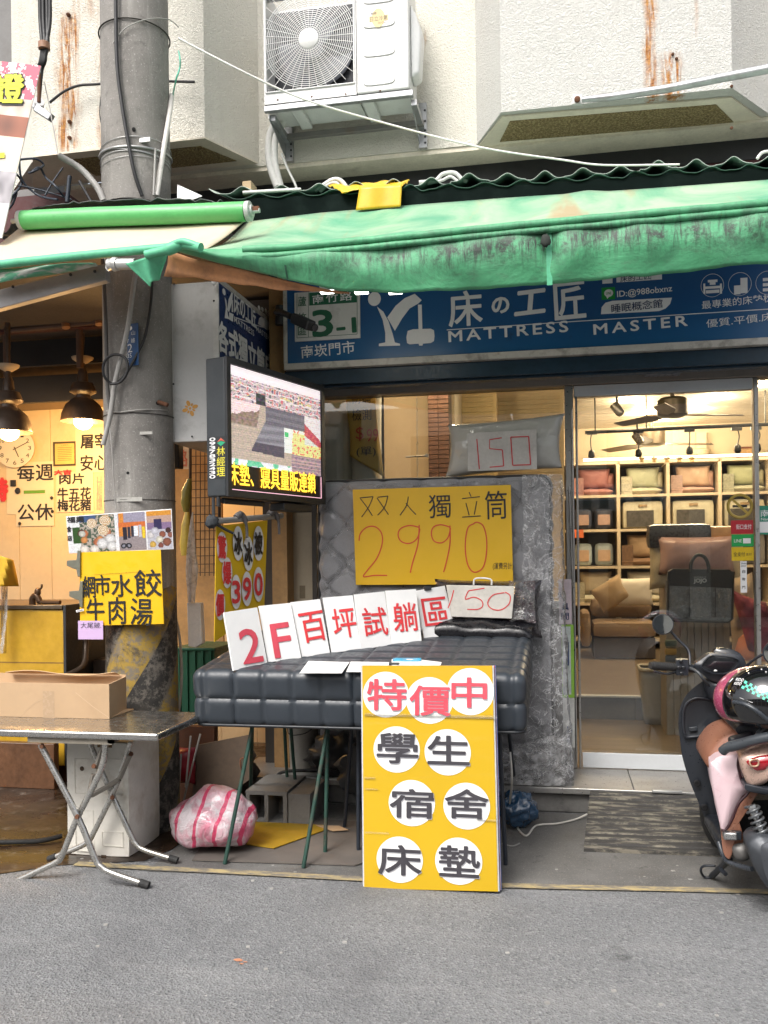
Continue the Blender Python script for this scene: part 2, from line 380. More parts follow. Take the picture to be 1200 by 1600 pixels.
n=N('worn_yellow_line'); f=n.ramp(n.noise(22,7,.75,vec=n.map((.5,1.6,1))),.40,.58); n.set(color=n.mix(f,(.42,.33,.16),(.17,.155,.13)),rough=.85,normal=n.bump(n.noise(150,3),.5,.003)); M_YL=n.m
M_CONC=mat('rough_concrete',(.17,.165,.155),.9,var=.3,vs=4,bump=.6,bs=50,dirt=(.05,.05,.05,.8),ds=5)
M_DARK=mat('dark_steel',(.02,.021,.023),.6,0,.3)
M_DWALL=mat('dark_void_wall',(.03,.03,.032),.8)

# ================================================================== ground
g=MB(); g.grid(40,40,lambda u,v:V((-40+80*u,-34+80*v,0))); road=struct(obj('road',g,M_ASPH)); 
g=MB(); g.poly([V((-1.95,3.98,.004)),PZ(565,1372,.004),PZ(780,1383,.004),PZ(1300,1399,.004),V((3.5,5.25,.004)),V((-1.95,5.25,.004))]); struct(obj('pavement',g,M_PAVE))
g=MB(); g.poly([PZ(-420,1335,.004),PZ(-20,1368,.004),PZ(90,1352,.004),PZ(225,1345,.004),V((-1.96,4.3,.004)),V((-1.96,6.9,.004)),V((-5.5,6.9,.004))]); struct(obj('wet_ground',g,M_WET))
yl=[(118,1349),(240,1356),(400,1364),(565,1373),(680,1379),(780,1383),(900,1386),(1060,1389),(1200,1393),(1400,1400)]
g=MB(); P=[PZ(x,y,.008) for x,y in yl]; g.add([p for q in P for p in (q+V((0,.028,0)),q-V((0,.028,0)))],[(2*i,2*i+1,2*i+3,2*i+2) for i in range(len(P)-1)])
struct(obj('road_marking',g,M_YL))
rs=random.Random(3)
g=MB()
for i in range(70):      # grit and litter specks along the edge of the road
    p=PZ(rs.uniform(120,1180),rs.gauss(1352,22) if rs.random()<.75 else rs.uniform(1380,1590)); r=rs.uniform(.002,.008)
    g.obox(p+V((0,0,r*.4)),(r,r*.3,0),(-r*.3,r*.8,0),(0,0,r*.4))
obj('grit',g,mat('pale_grit',(.33,.32,.30),.9,var=.4),kind='stuff')
g=MB()
for px,py,w in ((372,1501,.022),(383,1504,.012),(377,1507,.01)):
    p=PZ(px,py); g.poly([p+V((cos(a)*w*rs.uniform(.6,1),sin(a)*w*.6*rs.uniform(.6,1),.003)) for a in [k*pi/4 for k in range(8)]])
tag(obj('litter_scrap',g,mat('orange_scrap',(.5,.22,.12),.8)),'small torn orange scrap lying flat on the grey road','scrap')
# raised shop threshold
M_STEPT=mat('step_tiles',(.25,.235,.215),.35,var=.25,dirt=(.08,.07,.06,.6),ds=4)
g=MB(); g.box((-2.0,5.27,0),(3.6,5.78,.135)); st=tag(obj('shop_step',g,M_CONC,bevel=.01),'raised concrete step with grey tiled top below the glass shopfront','step',kind='structure')
ti=MB(); ti.box((-.2995,5.251,.1352),(.2995,5.7785,.15)); me0=None
for k in range(9):
    if me0 is None: t0=obj('tile',ti,M_STEPT,st,bevel=.003); me0=t0; t0.location=(-1.7-st.location.x+0,0,0); base=t0.location.copy(); t0.location=V((-1.7,0,0))
    else: t=t0.copy(); COL.objects.link(t); t.location=V((-1.7+.602*k,0,0))
g=MB(); g.box((-2,5.236,.118),(3.6,5.252,.1525)); obj('edge_strip',g,mat('metal_nosing',(.5,.49,.47),.35,.8,dirt=(.1,.09,.08,.5)),st,bevel=.003)
# sloped loading ramp with worn tread
ra=[PY(922,1238,5.22),PY(1400,1250,5.22),PZ(1420,1345,.02),PZ(912,1326,.02)]
n=N('worn_tread'); xx,yy,zz=n.xyz(); f=n.ramp(n.noise(9,7,.75,vec=n.map((.45,2.6,1))),.5,.6)
n.set(color=n.mix(f,(.04,.038,.035),(.20,.18,.14)),rough=.7,normal=n.bump(n.noise(90,4,.7),.6,.006)); M_TREAD=n.m
ra[0].z=.145; ra[1].z=.145
n=N('worn_rib'); n.set(color=n.mix(n.ramp(n.noise(16,7,.75,vec=n.map((.5,2,1))),.48,.60),(.045,.042,.04),(.22,.20,.155)),rough=.7,normal=n.bump(n.noise(90,4,.7),.6,.006)); M_TRIB=n.m
rp=thing('ramp','worn black checker ramp leading up to the glass door','ramp',(ra[0]+ra[3])/2)
g=MB(); g.hexa([V((p.x,p.y,0.0045)) for p in (ra[3],ra[2],ra[1],ra[0])],[ra[3],ra[2],ra[1],ra[0]]); obj('ramp_board',g,M_TREAD,rp)
for k in range(11):
    t=(k+.6)/11.5; a=ra[0].lerp(ra[3],t); b=ra[1].lerp(ra[2],t); d=(ra[3]-ra[0]).normalized()*.009; g=MB(); up=V((0,-.12,1)).normalized()*.007
    g.hexa([a-d,b-d,b+d,a+d],[a-d*.6+up,b-d*.6+up,b+d*.6+up,a+d*.6+up]); obj('tread_rib',g,M_TRIB,rp)
sl_=MB(); c=(ra[0]+V((.42,0,.012))); sl_.obox(c,(.08,0,0),(0,.02,-.002),(0,0,.008)); obj('hinge_plate',sl_,mat('dull_zinc',(.45,.45,.44),.4,.7),rp,bevel=.003)

# ================================================================== building above
ZB=4.14
bd=thing('apartment_building','white stuccoed upper storey with angular bays above the shops','building',(-.3,5.8,0))
def bay(x0,x1,xa,xb,yf,yw,m,soff):
    g=MB(); plan=[(xa,yw),(x0,yf),(x1,yf),(xb,yw)]
    g.prism([V((a,b,ZB)) for a,b in plan],(0,0,4.6)); o=obj('bay',g,m,bd); return o
lb=bay(PY(50,245,5.4).x,PY(320,215,5.4).x,PY(20,240,5.79).x,PY(405,255,5.79).x,5.4,5.79,M_STL,None)
rb=bay(PY(783,182,5.4).x,PY(1144,152,5.4).x,PY(745,230,5.79).x,PY(1205,195,5.79).x,5.4,5.79,M_STR,None)
x2=PY(1205,195,5.79).x
g=MB(); g.box((-2.9,5.79,ZB),(4.6,6.2,8.7)); obj('wall',g,M_STM,bd)
bay(2.2,3.8,2.0,4.0,5.4,5.785,M_STR,None)
M_SOF=mat('soffit_plaster',(.70,.64,.52),.9,var=.15,bump=.4,dirt=(.35,.31,.24,.6))
for nm,q,z in (('soffit',[(783,182),(1144,152),(1205,195),(745,230)],0),):
    pass
def soffit(q,inn):
    o=MB(); o.prism([PZ(x,y,ZB-.012) for x,y in q],(0,0,.010)); s_=obj('soffit',o,M_SOF,bd)
    g=MB(); g.prism([PZ(x,y,ZB-.016) for x,y in inn],(0,0,.008)); obj('pebble_panel',g,M_PEB,s_)
soffit([(784,183),(1143,153),(1204,196),(746,231)],[(797,190),(1119,164),(1147,192),(781,222)])
soffit([(51,245.5),(320,216),(403,256),(52,292)],[(108,250),(313,229),(370,252),(150,275)])
g=MB(); g.box((-3.4,5.8,ZB-.03),(4.6,6.02,ZB-.002)); obj('wall_base_band',g,mat('beige_band',(.72,.66,.54),.9,var=.2,bump=.5,dirt=(.2,.18,.14,.7)),bd)
g=MB(); g.box((-6,6.03,3.2),(4.6,6.1,4.2)); obj('maroon_beam',g,mat('maroon_beam',(.07,.018,.018),.7),bd)
g=MB(); g.box((-3.2,6.02,3.98),(4.6,6.029,4.11)); obj('shade_band',g,M_DARK,bd)  # dark strip put in for the shadow beneath the wall base
# holes, nail and drips on the bay
g=MB()
for px,py in ((108,24),(168,47),(110,191),(110,216)):
    p=PY(px,py,5.4); g.lathe(p,[(.012,0),(.014,.012),(.006,.03)],8,(0,-1,-.2))
for px,py in ((1051,85),(1057,92),(1143,135),(1143,200)): p=PY(px,py,5.4); g.lathe(p,[(.010,0),(.006,.015)],7,(0,-1,-.2))
obj('anchor_bolt',g,mat('rust',(.12,.05,.025),.9,var=.4),bd,kind='stuff')
# grey neighbour at the far left
nb=thing('grey_building','plain grey concrete building edge at the top left corner','building',(-4,6.6,0))
g=MB(); g.box((-6.5,6.11,3.3),(PY(52,150,6.11).x,6.9,9)); obj('wall',g,mat('grey_cement',(.22,.215,.21),.9,var=.15,bump=.3,dirt=(.12,.11,.1,.6)),nb)
# street opposite, seen only as reflections and as shade
M_OPP=mat('opposite_tiles',(.58,.55,.48),.7,var=.2)
op=thing('opposite_building','row of low pale buildings across the street reflected in glass','building',(0,-8,0))
g=MB(); g.box((-14,-9,0),(-1,-7,4.6)); g.box((-.9,-9.4,0),(6,-7.4,5.6)); g.box((6.1,-9,0),(16,-7,4.2)); obj('wall',g,M_OPP,op)
g=MB()
for k in range(14): g.box((-13+2*k,-6.995-.4*(6<k<10),2.9),(-11.7+2*k,-6.98-.4*(6<k<10),4.0))
obj('window',g,mat('dark_panes',(.03,.04,.05),.1),op,kind='stuff')
g=MB()
for k in range(14): g.box((-13+2*k,-6.995-.4*(6<k<10),.2),(-11.4+2*k,-6.98-.4*(6<k<10),2.5))
obj('shopfront',g,mat('opposite_shops',(.2,.14,.09),.4),op,kind='stuff')
n=N('striped_awning'); x,y,z=n.xyz(); n.set(color=n.mix(n.math('GREATER_THAN',n.math('FRACT',n.math('MULTIPLY',x,3.2)),.5),(.6,.63,.6),(.12,.2,.22)),rough=.7)
g=MB(); g.prism([V((-5,-7,2.9)),V((-5,-5.8,2.5)),V((-5,-5.8,2.3)),V((-5,-7,2.7))],(7,0,0)); obj('awning',g,n.m,op)

# ================================================================== corrugated roof and awnings
M_COR=mat('green_corrugated',(.018,.055,.038),.6,var=.35,dirt=(.015,.02,.018,.8),ds=4)
M_BLKE=mat('black_eave',(.006,.010,.009),.9,var=.3,spec=.02,dirt=(.02,.03,.026,.4))
edge=[(-40,345),(20,328),(62,322),(130,312),(277,305),(333,303),(380,302),(500,296),(640,289),(800,281),(1000,266),(1193,254),(1330,244)]
def edge_at(px):
    for a,b in zip(edge,edge[1:]):
        if px<=b[0]: k=(px-a[0])/(b[0]-a[0]); return a[1]+(b[1]-a[1])*k
    return edge[-1][1]
rf=thing('corrugated_roof','dark green corrugated canopy roof above the green awning','roof',PY(700,290,4.85))
g=MB(); rr2=random.Random(5)
jit=[rr2.uniform(-2.5,2.5) for _ in range(80)]
def corr(u,v):
    px=326+(1330-326)*u; ph=(px-350)/59.0; b=abs(sin(pi*ph)); bump=(max(0,cos(pi*((ph%1)-.5)))**4)*11
    k=int(ph)%80; p=PY(px,edge_at(px)-bump+jit[k]*.8+noise.noise(V((px*.05,0,0)))*2,4.83)
    return V((p.x,4.83+1.22*v,p.z+.30*v))
g.grid(400,6,corr); obj('roof_sheet',g,mat('bleached_sheet',(.34,.40,.35),.7,var=.3,dirt=(.12,.14,.12,.7),ds=4),rf,solid=.004,smooth=35)
g=MB()
def corr2(u,v):
    px=345+(1330-345)*u; ph=(px-374)/59.0; bump=(max(0,cos(pi*((ph%1)-.5)))**3)*8
    p=PY(px,edge_at(px)+9-bump+noise.noise(V((px*.06,5,0)))*3,4.79); return V((p.x,4.79+.5*v,p.z+.11*v))
g.grid(330,3,corr2); obj('lower_sheet',g,mat('green_sheet_dull',(.03,.10,.065),.6,var=.4,dirt=(.02,.02,.02,.8),ds=6),rf,solid=.003,smooth=35)
g=MB()
fb=[(385,345),(500,334),(640,322),(800,310),(1000,297),(1330,273)]
def fb_at(px):
    for a,b in zip(fb,fb[1:]):
        if px<=b[0]: k=(px-a[0])/(b[0]-a[0]); return a[1]+(b[1]-a[1])*k
    return fb[-1][1]
for i in range(16):
    a=385+945/16*i; b=385+945/16*(i+1)
    q=[PY(a,fb_at(a)+1,4.80),PY(b,fb_at(b)+1,4.80)]; t=[PY(a,edge_at(a)+9,4.80),PY(b,edge_at(b)+9,4.80)]; d=V((0,.03,0))
    g.hexa([q[0],q[1],q[1]+d,q[0]+d],[t[0],t[1],t[1]+d,t[0]+d])
obj('fascia',g,M_BLKE,rf,weld=True)
# flashing round the pole on the left
g=MB(); E=[(-60,352),(8,365),(30,331),(62,324),(100,318),(130,316),(200,312),(277,311),(333,314),(345,316)]
def fl(u,v):
    i=u*(len(E)-1); a=int(min(i,len(E)-2)); k=i-a; x=E[a][0]+(E[a+1][0]-E[a][0])*k; y=E[a][1]+(E[a+1][1]-E[a][1])*k
    p=PY(x,y+noise.noise(V((x*.07,1,0)))*3,4.36); return V((p.x,4.36+.9*v,p.z+.14*v+.02*noise.noise(V((x*.1,v*4,0)))))
g.grid(60,6,fl); obj('flashing_sheet',g,mat('dull_flashing',(.05,.06,.055),.7,var=.4,dirt=(.25,.24,.22,.6),ds=5),rf,solid=.006,smooth=35)
g=MB(); p=[PY(277,288,4.7),PY(316,306,4.6),PY(300,312,4.5),PY(277,309,4.5)]; g.slab(p,.004); obj('white_scrap_sheet',g,mat('white_sheet',(.7,.7,.68),.6),rf)
# main awning
def canvas(name,base,pale,mode):
    n=N(name); x,y,z=n.xyz()
    b=n.noise(1.6,6,.6); streak=n.noise(5,6,.65,vec=n.map((2.2,.6,.35)))
    col=n.mix(n.ramp(b,.3,.7),base,tuple(V(base)*.8))
    if mode=='top':
        col=n.mix(n.ramp(n.noise(1.5,5,.6,dist=1.2),.38,.62,0,.9),col,pale)
        rst=n.ramp(n.noise(2.6,4,.6,vec=n.map((1.6,.25,.25),(4,0,0))),.54,.66,0,.8); col=n.mix(rst,col,(.36,.24,.12))
        col=n.mix(n.ramp(n.noise(40,5,.7),.62,.72,0,.4),col,(.12,.2,.14))
        h=n.noise(3,5,.6,dist=.8)
    elif mode=='val':
        d=n.math('SUBTRACT',VT(n,x),z)       # metres below the fold
        zone=n.ramp(n.math('ABSOLUTE',n.math('SUBTRACT',d,n.math('ADD',.055,n.math('MULTIPLY',n.noise(1.4,3),.09)))),.0,.12,1,0)
        side=n.ramp(x,-1.45,-.5,.25,1)
        s1=n.ramp(n.noise(34,7,.75,vec=n.map((1,.3,.16))),.45,.60); s2=n.ramp(n.noise(11,8,.78),.46,.60)
        f=n.math('MULTIPLY',n.math('MULTIPLY',n.math('MAXIMUM',s1,s2),zone),n.math('MULTIPLY',side,1.15),clamp=True)
        col=n.mix(n.ramp(n.noise(7,6,.7,vec=n.map((1,1,.5))),.5,.68,0,.5),col,(.055,.20,.11))
        col=n.mix(n.math('MULTIPLY',n.ramp(n.noise(18,7,.8,vec=n.map((.6,1,1.6))),.52,.66,0,.5),side),col,(.08,.14,.09))
        col=n.mix(f,col,(.022,.035,.026))
        h=n.noise(5,5,.6,dist=.4)
    else: h=n.noise(5,4)
    n.set(color=col,rough=n.ramp(b,.3,.7,.45,.65),normal=n.bump(h,.35,.04),sub=.0,sheen=.1)
    return n
ZT0,ZT1=PY(446,387,3.95),PY(1200,317,3.95)
def VT(n,x): k=(ZT1.z-ZT0.z)/(ZT1.x-ZT0.x); return n.math('ADD',n.math('MULTIPLY',n.math('SUBTRACT',x,ZT0.x),k),ZT0.z)
M_AT=canvas('awning_top_canvas',(.085,.34,.19),(.36,.48,.32),'top').m
M_AV=canvas('awning_valance_canvas',(.085,.38,.18),None,'val').m
M_AG=mat('green_canvas',(.11,.46,.26),.5,var=.25,dirt=(.05,.2,.12,.5))
aw=thing('awning','long faded green canvas awning with sooty valance over the mattress shop','awning',PY(750,400,4.0))
top=[(385,347),(500,333),(640,321),(800,309),(1000,296),(1330,272)]
fr=[(298,392),(380,390),(446,387),(600,373),(800,353),(1000,335),(1200,317),(1330,306)]
bot=[(264,389),(345,411),(400,425),(450,437),(513,451),(560,456),(625,458),(800,449),(1000,432),(1200,411),(1330,399)]
def pl_at(L,t):
    x=L[0][0]+(L[-1][0]-L[0][0])*t
    for a,b in zip(L,L[1:]):
        if x<=b[0]+1e-6: k=(x-a[0])/(b[0]-a[0]); return x,a[1]+(b[1]-a[1])*k
    return L[-1]
def tp(u,v):
    a=PY(*pl_at(top,u),4.78); b=PY(*pl_at(fr,u),3.95); p=a.lerp(b,v)
    s=sin(pi*v); x=p.x
    p.z-=s*(.035+.02*noise.noise(V((x*1.3,0,2))))+.012*s*noise.noise(V((x*5,v*3,1)))
    fold=max(0,1-abs(x-.02+.3*(v-.5))*9)*(1-v)*.012; p.z+=fold+.012*s*sin(p.x*9+v*2.5+2*noise.noise(V((x,0,0))))
    return p
g=MB(); g.grid(120,20,tp); obj('awning_top',g,M_AT,aw,solid=.004,smooth=60)
def vl(u,v):
    ft=[(264,388)]+fr[1:]
    a=PY(*pl_at(ft,u),3.95); b=PY(*pl_at(bot,u),3.97); p=a.lerp(b,v); s=sin(pi*v)
    seam=math.exp(-((p.x-SEAM)/.035)**2)
    p.y-=s*(.035+.018*noise.noise(V((p.x*2.2,0,5))))*(1-.8*seam)+.016*noise.noise(V((p.x*6,v*2,0)))+.006*v*sin(p.x*21+3*noise.noise(V((p.x*2,0,0))))
    p.z+=.004*noise.noise(V((p.x*12,v,9)))*v
    return p
SEAM=PY(857,400,3.95).x
g=MB(); g.grid(220,16,vl); obj('valance',g,M_AV,aw,solid=.003,smooth=60)
def pipe_line(dy,dz,r,seed,y=3.93,m=M_AV,nm='front_roll'):
    P=[PY(x,yy+dy,y)+V((0,0,.003*noise.noise(V((x*.02,seed,0))))) for x,yy in [pl_at(fr[1:],k/40) for k in range(41)]]
    g=MB(); g.tube(P,[r*(1+.15*noise.noise(V((i*.5,seed,0)))) for i in range(41)],10); return obj(nm,g,m,aw,smooth=60)
pipe_line(0,0,.017,1); pipe_line(11,0,.014,2)
g=MB(); px0=857                      # stitched seam strip with a frayed knot
g.grid(2,14,lambda u,v:(lambda p:p+V(((u-.5)*.024,-.012*sin(pi*v)-.004,0)))(PY(px0,352,3.95).lerp(PY(px0+2,446,3.97),v))); obj('seam',g,M_AG,aw,smooth=60)
g=MB(); g.ball(PY(853,376,3.915),(.022,.012,.026),10,8,lambda d:1+.5*noise.noise(d*3)); obj('frayed_knot',g,mat('frayed_black',(.03,.035,.03),.95),aw,smooth=60)
g=MB(); g.grid(1,8,lambda u,v:(lambda p:p+V(((u-.5)*.008,-.03*sin(pi*v)-.004,0)))(PY(447,388,3.95).lerp(PY(450,437,3.97),v))); obj('seam',g,mat('dark_stitch',(.03,.1,.06),.8),aw,smooth=60)
# tan lining that shows at the left end
tl=[(263,391),(300,404),(345,413),(400,427),(450,439),(513,453),(545,457)]; bl=[(256,432),(300,434),(345,440),(400,448),(440,453),(513,457),(545,458)]
g=MB(); g.grid(30,4,lambda u,v:(lambda a,b:a.lerp(b,v)+V((0,.015*sin(pi*v),.01*noise.noise(V((u*9,v*2,0)))*v)))(PY(*pl_at(tl,u),3.99),PY(*pl_at(bl,u),4.03)))
obj('lining',g,mat('tan_lining',(.42,.19,.08),.7,var=.3,dirt=(.12,.06,.04,.6),ds=8),aw,solid=.003,smooth=60)
# hanging corner flap
g=MB(); F=[PY(196,412,3.9),PY(228,402,3.88),PY(265,388,3.9)]; 
def flap(u,v):
    a=F[0].lerp(F[1],u*2) if u<.5 else F[1].lerp(F[2],u*2-1); b=PY(233,447,3.93).lerp(PY(254,430,3.96),u); p=a.lerp(b,v**.9)
    p.y+=.03*sin(u*9+v*2)*v*(1-v*.5); return p
g.grid(24,16,flap); obj('corner_flap',g,M_AG,aw,solid=.003,smooth=60)
g=MB()
g.tube(cr([PY(228,398,3.87),PY(262,390,3.86),PY(285,382,3.88),PY(314,387,3.86)]),[.02]*6+[.028]*6+[.022]*7,9)
g.tube(cr([PY(262,388,3.86),PY(283,377,3.86),PY(308,384,3.86)]),.016,8); obj('rolled_corner',g,M_AG,aw,smooth=60)
# cream awning left
M_CREAM=mat('cream_canvas',(.58,.49,.36),.6,var=.08,vs=3,dirt=(.45,.34,.22,.5),ds=2)
ca=thing('cream_awning','plain cream canvas awning with green front edge and green roller above the food stall','awning',PY(170,400,4.0))
ct=[PY(30,357,4.36),PY(384,343,4.36)]; cb=[PY(-60,417,4.0),PY(321,390,4.0)]
g=MB(); g.grid(24,10,lambda u,v:(lambda a,b:a.lerp(b,v)-V((0,0,.015*sin(pi*v)*(1+.5*sin(u*12)))))(ct[0].lerp(ct[1],u),cb[0].lerp(cb[1],u))); obj('canvas',g,M_CREAM,ca,solid=.004,smooth=60)
g=MB(); g.tube([PY(-80,419,3.97),PY(0,413,3.97),PY(110,401,3.96),PY(215,391,3.94),PY(262,387,3.93)],.021,12); obj('front_tube',g,M_AG,ca,smooth=60)
g=MB(); g.tube([PY(36,344,4.3),PY(150,339,4.3),PY(300,334,4.3),PY(384,330.5,4.3)],.049,20); obj('roller',g,mat('bright_green_vinyl',(.10,.42,.13),.4,var=.15,dirt=(.06,.2,.06,.4)),ca,smooth=60)
for px,py,s in ((37,344,-1),(385,330.5,1)):
    g=MB(); c=PY(px,py,4.3); g.lathe(c,[(.050,0),(.050,.022),(.03,.024),(.03,.034),(.012,.035),(.012,.07)],18,(s,0,0)); obj('roller_cap',g,mat('grey_plastic_cap',(.45,.47,.45),.5),ca,smooth=30)
g=MB(); c=PY(398,327,4.3); g.obox(c,(.025,0,0),(0,.012,0),(0,0,.012)); obj('rusty_bracket',g,mat('rust',(.12,.05,.025),.9),ca,bevel=.003)
g=MB(); g.grid(20,4,lambda u,v:(lambda a,b:a.lerp(b,v)+V((0,.02*sin(6*u+3*v),0)))(PY(-40+190*u,420-8*u,4.02),PY(-40+190*u,452-38*u,4.05))); 
n=N('green_white_cloth'); x,y,z=n.xyz(); n.set(color=n.mix(n.ramp(n.noise(3,4,vec=n.map((1,1,5)),dist=1),.5,.56),(.10,.36,.22),(.5,.52,.48)),rough=.6); obj('loose_valance',g,n.m,ca,solid=.003,smooth=60)
g=MB(); a=PY(-40,462,4.15); b=PY(165,411,4.15); g.hexa([a+V((0,0,-.10)),b+V((0,0,-.085)),b+V((0,.05,-.085)),a+V((0,.05,-.10))],[a,b,b+V((0,.05,0)),a+V((0,.05,0))]); obj('frame_bar',g,mat('grey_angle_bar',(.30,.29,.29),.5,.3,dirt=(.1,.09,.08,.5)),ca,bevel=.004)
for px,py in ((110,429),(148,424),(20,448)):
    g=MB(); g.ball(PY(px,py,4.14),.008,8,6); obj('bolt',g,M_DARK,ca,smooth=60)
g=MB(); c=PY(184,413,3.93); g.lathe(c,[(.03,0),(.034,.02),(.026,.03),(.026,.05)],14,(-.9,.1,.1)); g.tube([c+V((.0,0,0)),c+V((.09,0,-.005))],.026,12); g.tube(cr([c+V((-.05,0,.02)),c+V((-.06,0,-.01)),c+V((-.045,0,-.03))],4),.004,6); obj('tube_end',g,mat('grey_clamp',(.5,.5,.48),.4,.5),ca,smooth=40)
# yellow plastic sheet over the eave
ys=thing('yellow_plastic_sheet','crumpled yellow plastic sheet draped over the eave','sheet',PY(570,300,4.7))
M_YP=mat('yellow_plastic',(.62,.40,.02),.4,var=.12,vs=10,bump=.3,bs=20)
g=MB(); g.grid(20,12,lambda u,v:(lambda a,b:a.lerp(b,v)+V((0,0,.02*noise.noise(V((u*5,v*5,0))))))(PY(512+128*u,290-8*u,4.9-.0*u),PY(537+90*u,300-8*u+5*noise.noise(V((u*6,0,0))),4.74))); obj('sheet_top',g,M_YP,ys,solid=.003,smooth=60)
g=MB(); g.grid(16,8,lambda u,v:PY(562+66*u+(-6+4*u)*v*1.0,292-4*u+ (37-2*u)*v,4.73-.01*sin(u*7))); obj('sheet_flap',g,M_YP,ys,solid=.003,smooth=60)
# ================================================================== common materials
M_BLACK=mat('black_plastic',(.018,.019,.021),.45,var=.2); M_RUBBER=mat('black_rubber',(.02,.02,.02),.75)
M_INK=mat('ink_black',(.012,.012,.014),.5,var=.1); M_INKR=mat('ink_red',(.62,.035,.04),.5,var=.12); M_INKO=mat('ink_orange_red',(.60,.07,.02),.5,var=.1)
M_PW=mat('print_white',(.74,.74,.74),.45,var=.05); M_PAPER=mat('paper_white',(.74,.74,.73),.6,var=.05,vs=3); M_SHEETW=mat('white_enamel',(.60,.60,.58),.4,var=.08,dirt=(.25,.23,.2,.5),ds=5)
M_STEEL=mat('galvanised_steel',(.42,.43,.44),.42,.75,var=.2,vs=10,dirt=(.18,.12,.08,.4),ds=8); M_ZINC=mat('dull_zinc',(.42,.42,.41),.45,.5,dirt=(.15,.13,.1,.5))
M_YBOARD=mat('yellow_board',(.72,.43,.01),.38,var=.05,vs=2); M_WIRE=mat('black_cable',(.015,.015,.016),.5); M_WWIRE=mat('white_cable',(.6,.58,.53),.5); M_GREYP=mat('grey_pvc',(.34,.33,.31),.5,dirt=(.15,.13,.11,.5))
# ================================================================== utility pole
PC=PY(218,700,4.66); PX0,PY0=PC.x,4.66
pb=PZ(218,1290,0)
po=thing('utility_pole','tall weathered concrete utility pole with black and yellow painted base','utility pole',(PX0,PY0,0))
n=N('pole_concrete'); x,y,z=n.xyz()
b=n.noise(3.5,7,.7); col=n.mix(n.ramp(b,.3,.7),(.27,.255,.235),(.17,.16,.147)); col=n.mix(n.ramp(n.noise(12,7,.75),.56,.7,0,.6),col,(.07,.065,.06)); col=n.mix(n.ramp(n.noise(8,5,.7,vec=n.map((2,2,.15))),.56,.68,0,.45),col,(.36,.35,.32)); col=n.mix(n.ramp(n.noise(120,3,.6),.6,.7,0,.6),col,(.5,.49,.46))
ang=n.math('ARCTAN2',n.math('SUBTRACT',x,PX0),n.math('SUBTRACT',PY0,y))
st=n.math('FRACT',n.math('ADD',n.math('MULTIPLY',ang,.42),n.math('MULTIPLY',z,-1.35)))
ys_=n.ramp(n.math('ADD',st,n.math('MULTIPLY',n.noise(14,6,.75),.10)),.50,.54)
pc=n.mix(ys_,(.025,.024,.022),(.30,.20,.035)); pc=n.mix(n.ramp(n.noise(16,8,.8),.47,.56,0,.92),pc,(.15,.135,.115)); pc=n.mix(n.ramp(n.noise(7,8,.75,dist=.5),.52,.62,0,.8),pc,(.045,.04,.034))
col=n.mix(n.math('LESS_THAN',z,n.math('ADD',1.28,n.math('MULTIPLY',n.noise(6,3),.1))),col,pc)
n.set(color=col,rough=.85,normal=n.bump(n.math('ADD',n.noise(90,4,.7),n.math('MULTIPLY',b,2)),.45,.006)); M_POLE=n.m
g=MB(); prof=[(.200,0),(.197,.6),(.194,1.3),(.192,2.0),(.190,2.95),(.188,3.2),(.183,5),(.172,8.2)]
g.lathe((PX0,PY0,0),prof,64); shaft=obj('shaft',g,M_POLE,po,smooth=60)
def pp(a,z,r=.197): return V((PX0+sin(a)*r, PY0-cos(a)*r, z))       # a=0 faces the street
def pole_pt(px,py,out=.006):      # nearest point of the pole's skin under a pixel
    r=ray(px,py); d=EYE-V((PX0,PY0,EYE.z)); a=r.x**2+r.y**2; b=2*(d.x*r.x+d.y*r.y); c=d.x**2+d.y**2-(.19+out)**2
    q=b*b-4*a*c; t=(-b-(math.sqrt(q) if q>0 else 0))/(2*a); return EYE+r*t
for dz,w in ((0,.012),(.03,.004),(-.02,.004),(-.055,.004),(-.075,.003)):
    g=MB(); zz=pole_pt(220,225).z+dz
    g.tube([V((PX0+cos(a)*(.19+w*.4),PY0+sin(a)*(.19+w*.4),zz+.018*sin(a*1+dz*60))) for a in [k*2*pi/40 for k in range(40)]],w*.5,6,closed=True); obj('band',g,M_ZINC,po,smooth=60)
g=MB(); g.box(tuple(pole_pt(228,220)-V((.04,.012,.012))),tuple(pole_pt(228,220)+V((.03,.0,.014)))); obj('band_clamp',g,M_ZINC,po,bevel=.002)
for yy in (30,310,645,780):
    g=MB(); z_=pole_pt(220,yy).z; g.lathe((PX0,PY0,z_),[(.1885,-.002),(.1965,-.001),(.1965,.001),(.1885,.002)],48,cap=False); obj('joint_line',g,mat('joint_dark',(.05,.045,.04),.9),po)
g=MB()
for px,py,r in ((209,202,.010),(246,630,.010),(200,739,.008)): p=pole_pt(px,py,0); g.lathe(p,[(r,-.004),(r,.004)],10,(PX0-p.x,PY0-p.y,0))
obj('bolt_hole',g,mat('hole_black',(.005,.005,.005),.9),po,kind='stuff')
g=MB(); g.tube([pole_pt(247,628,.0),pole_pt(262,633,.05)],.012,10); obj('step_stub',g,mat('rust',(.12,.05,.025),.9),po,smooth=60)
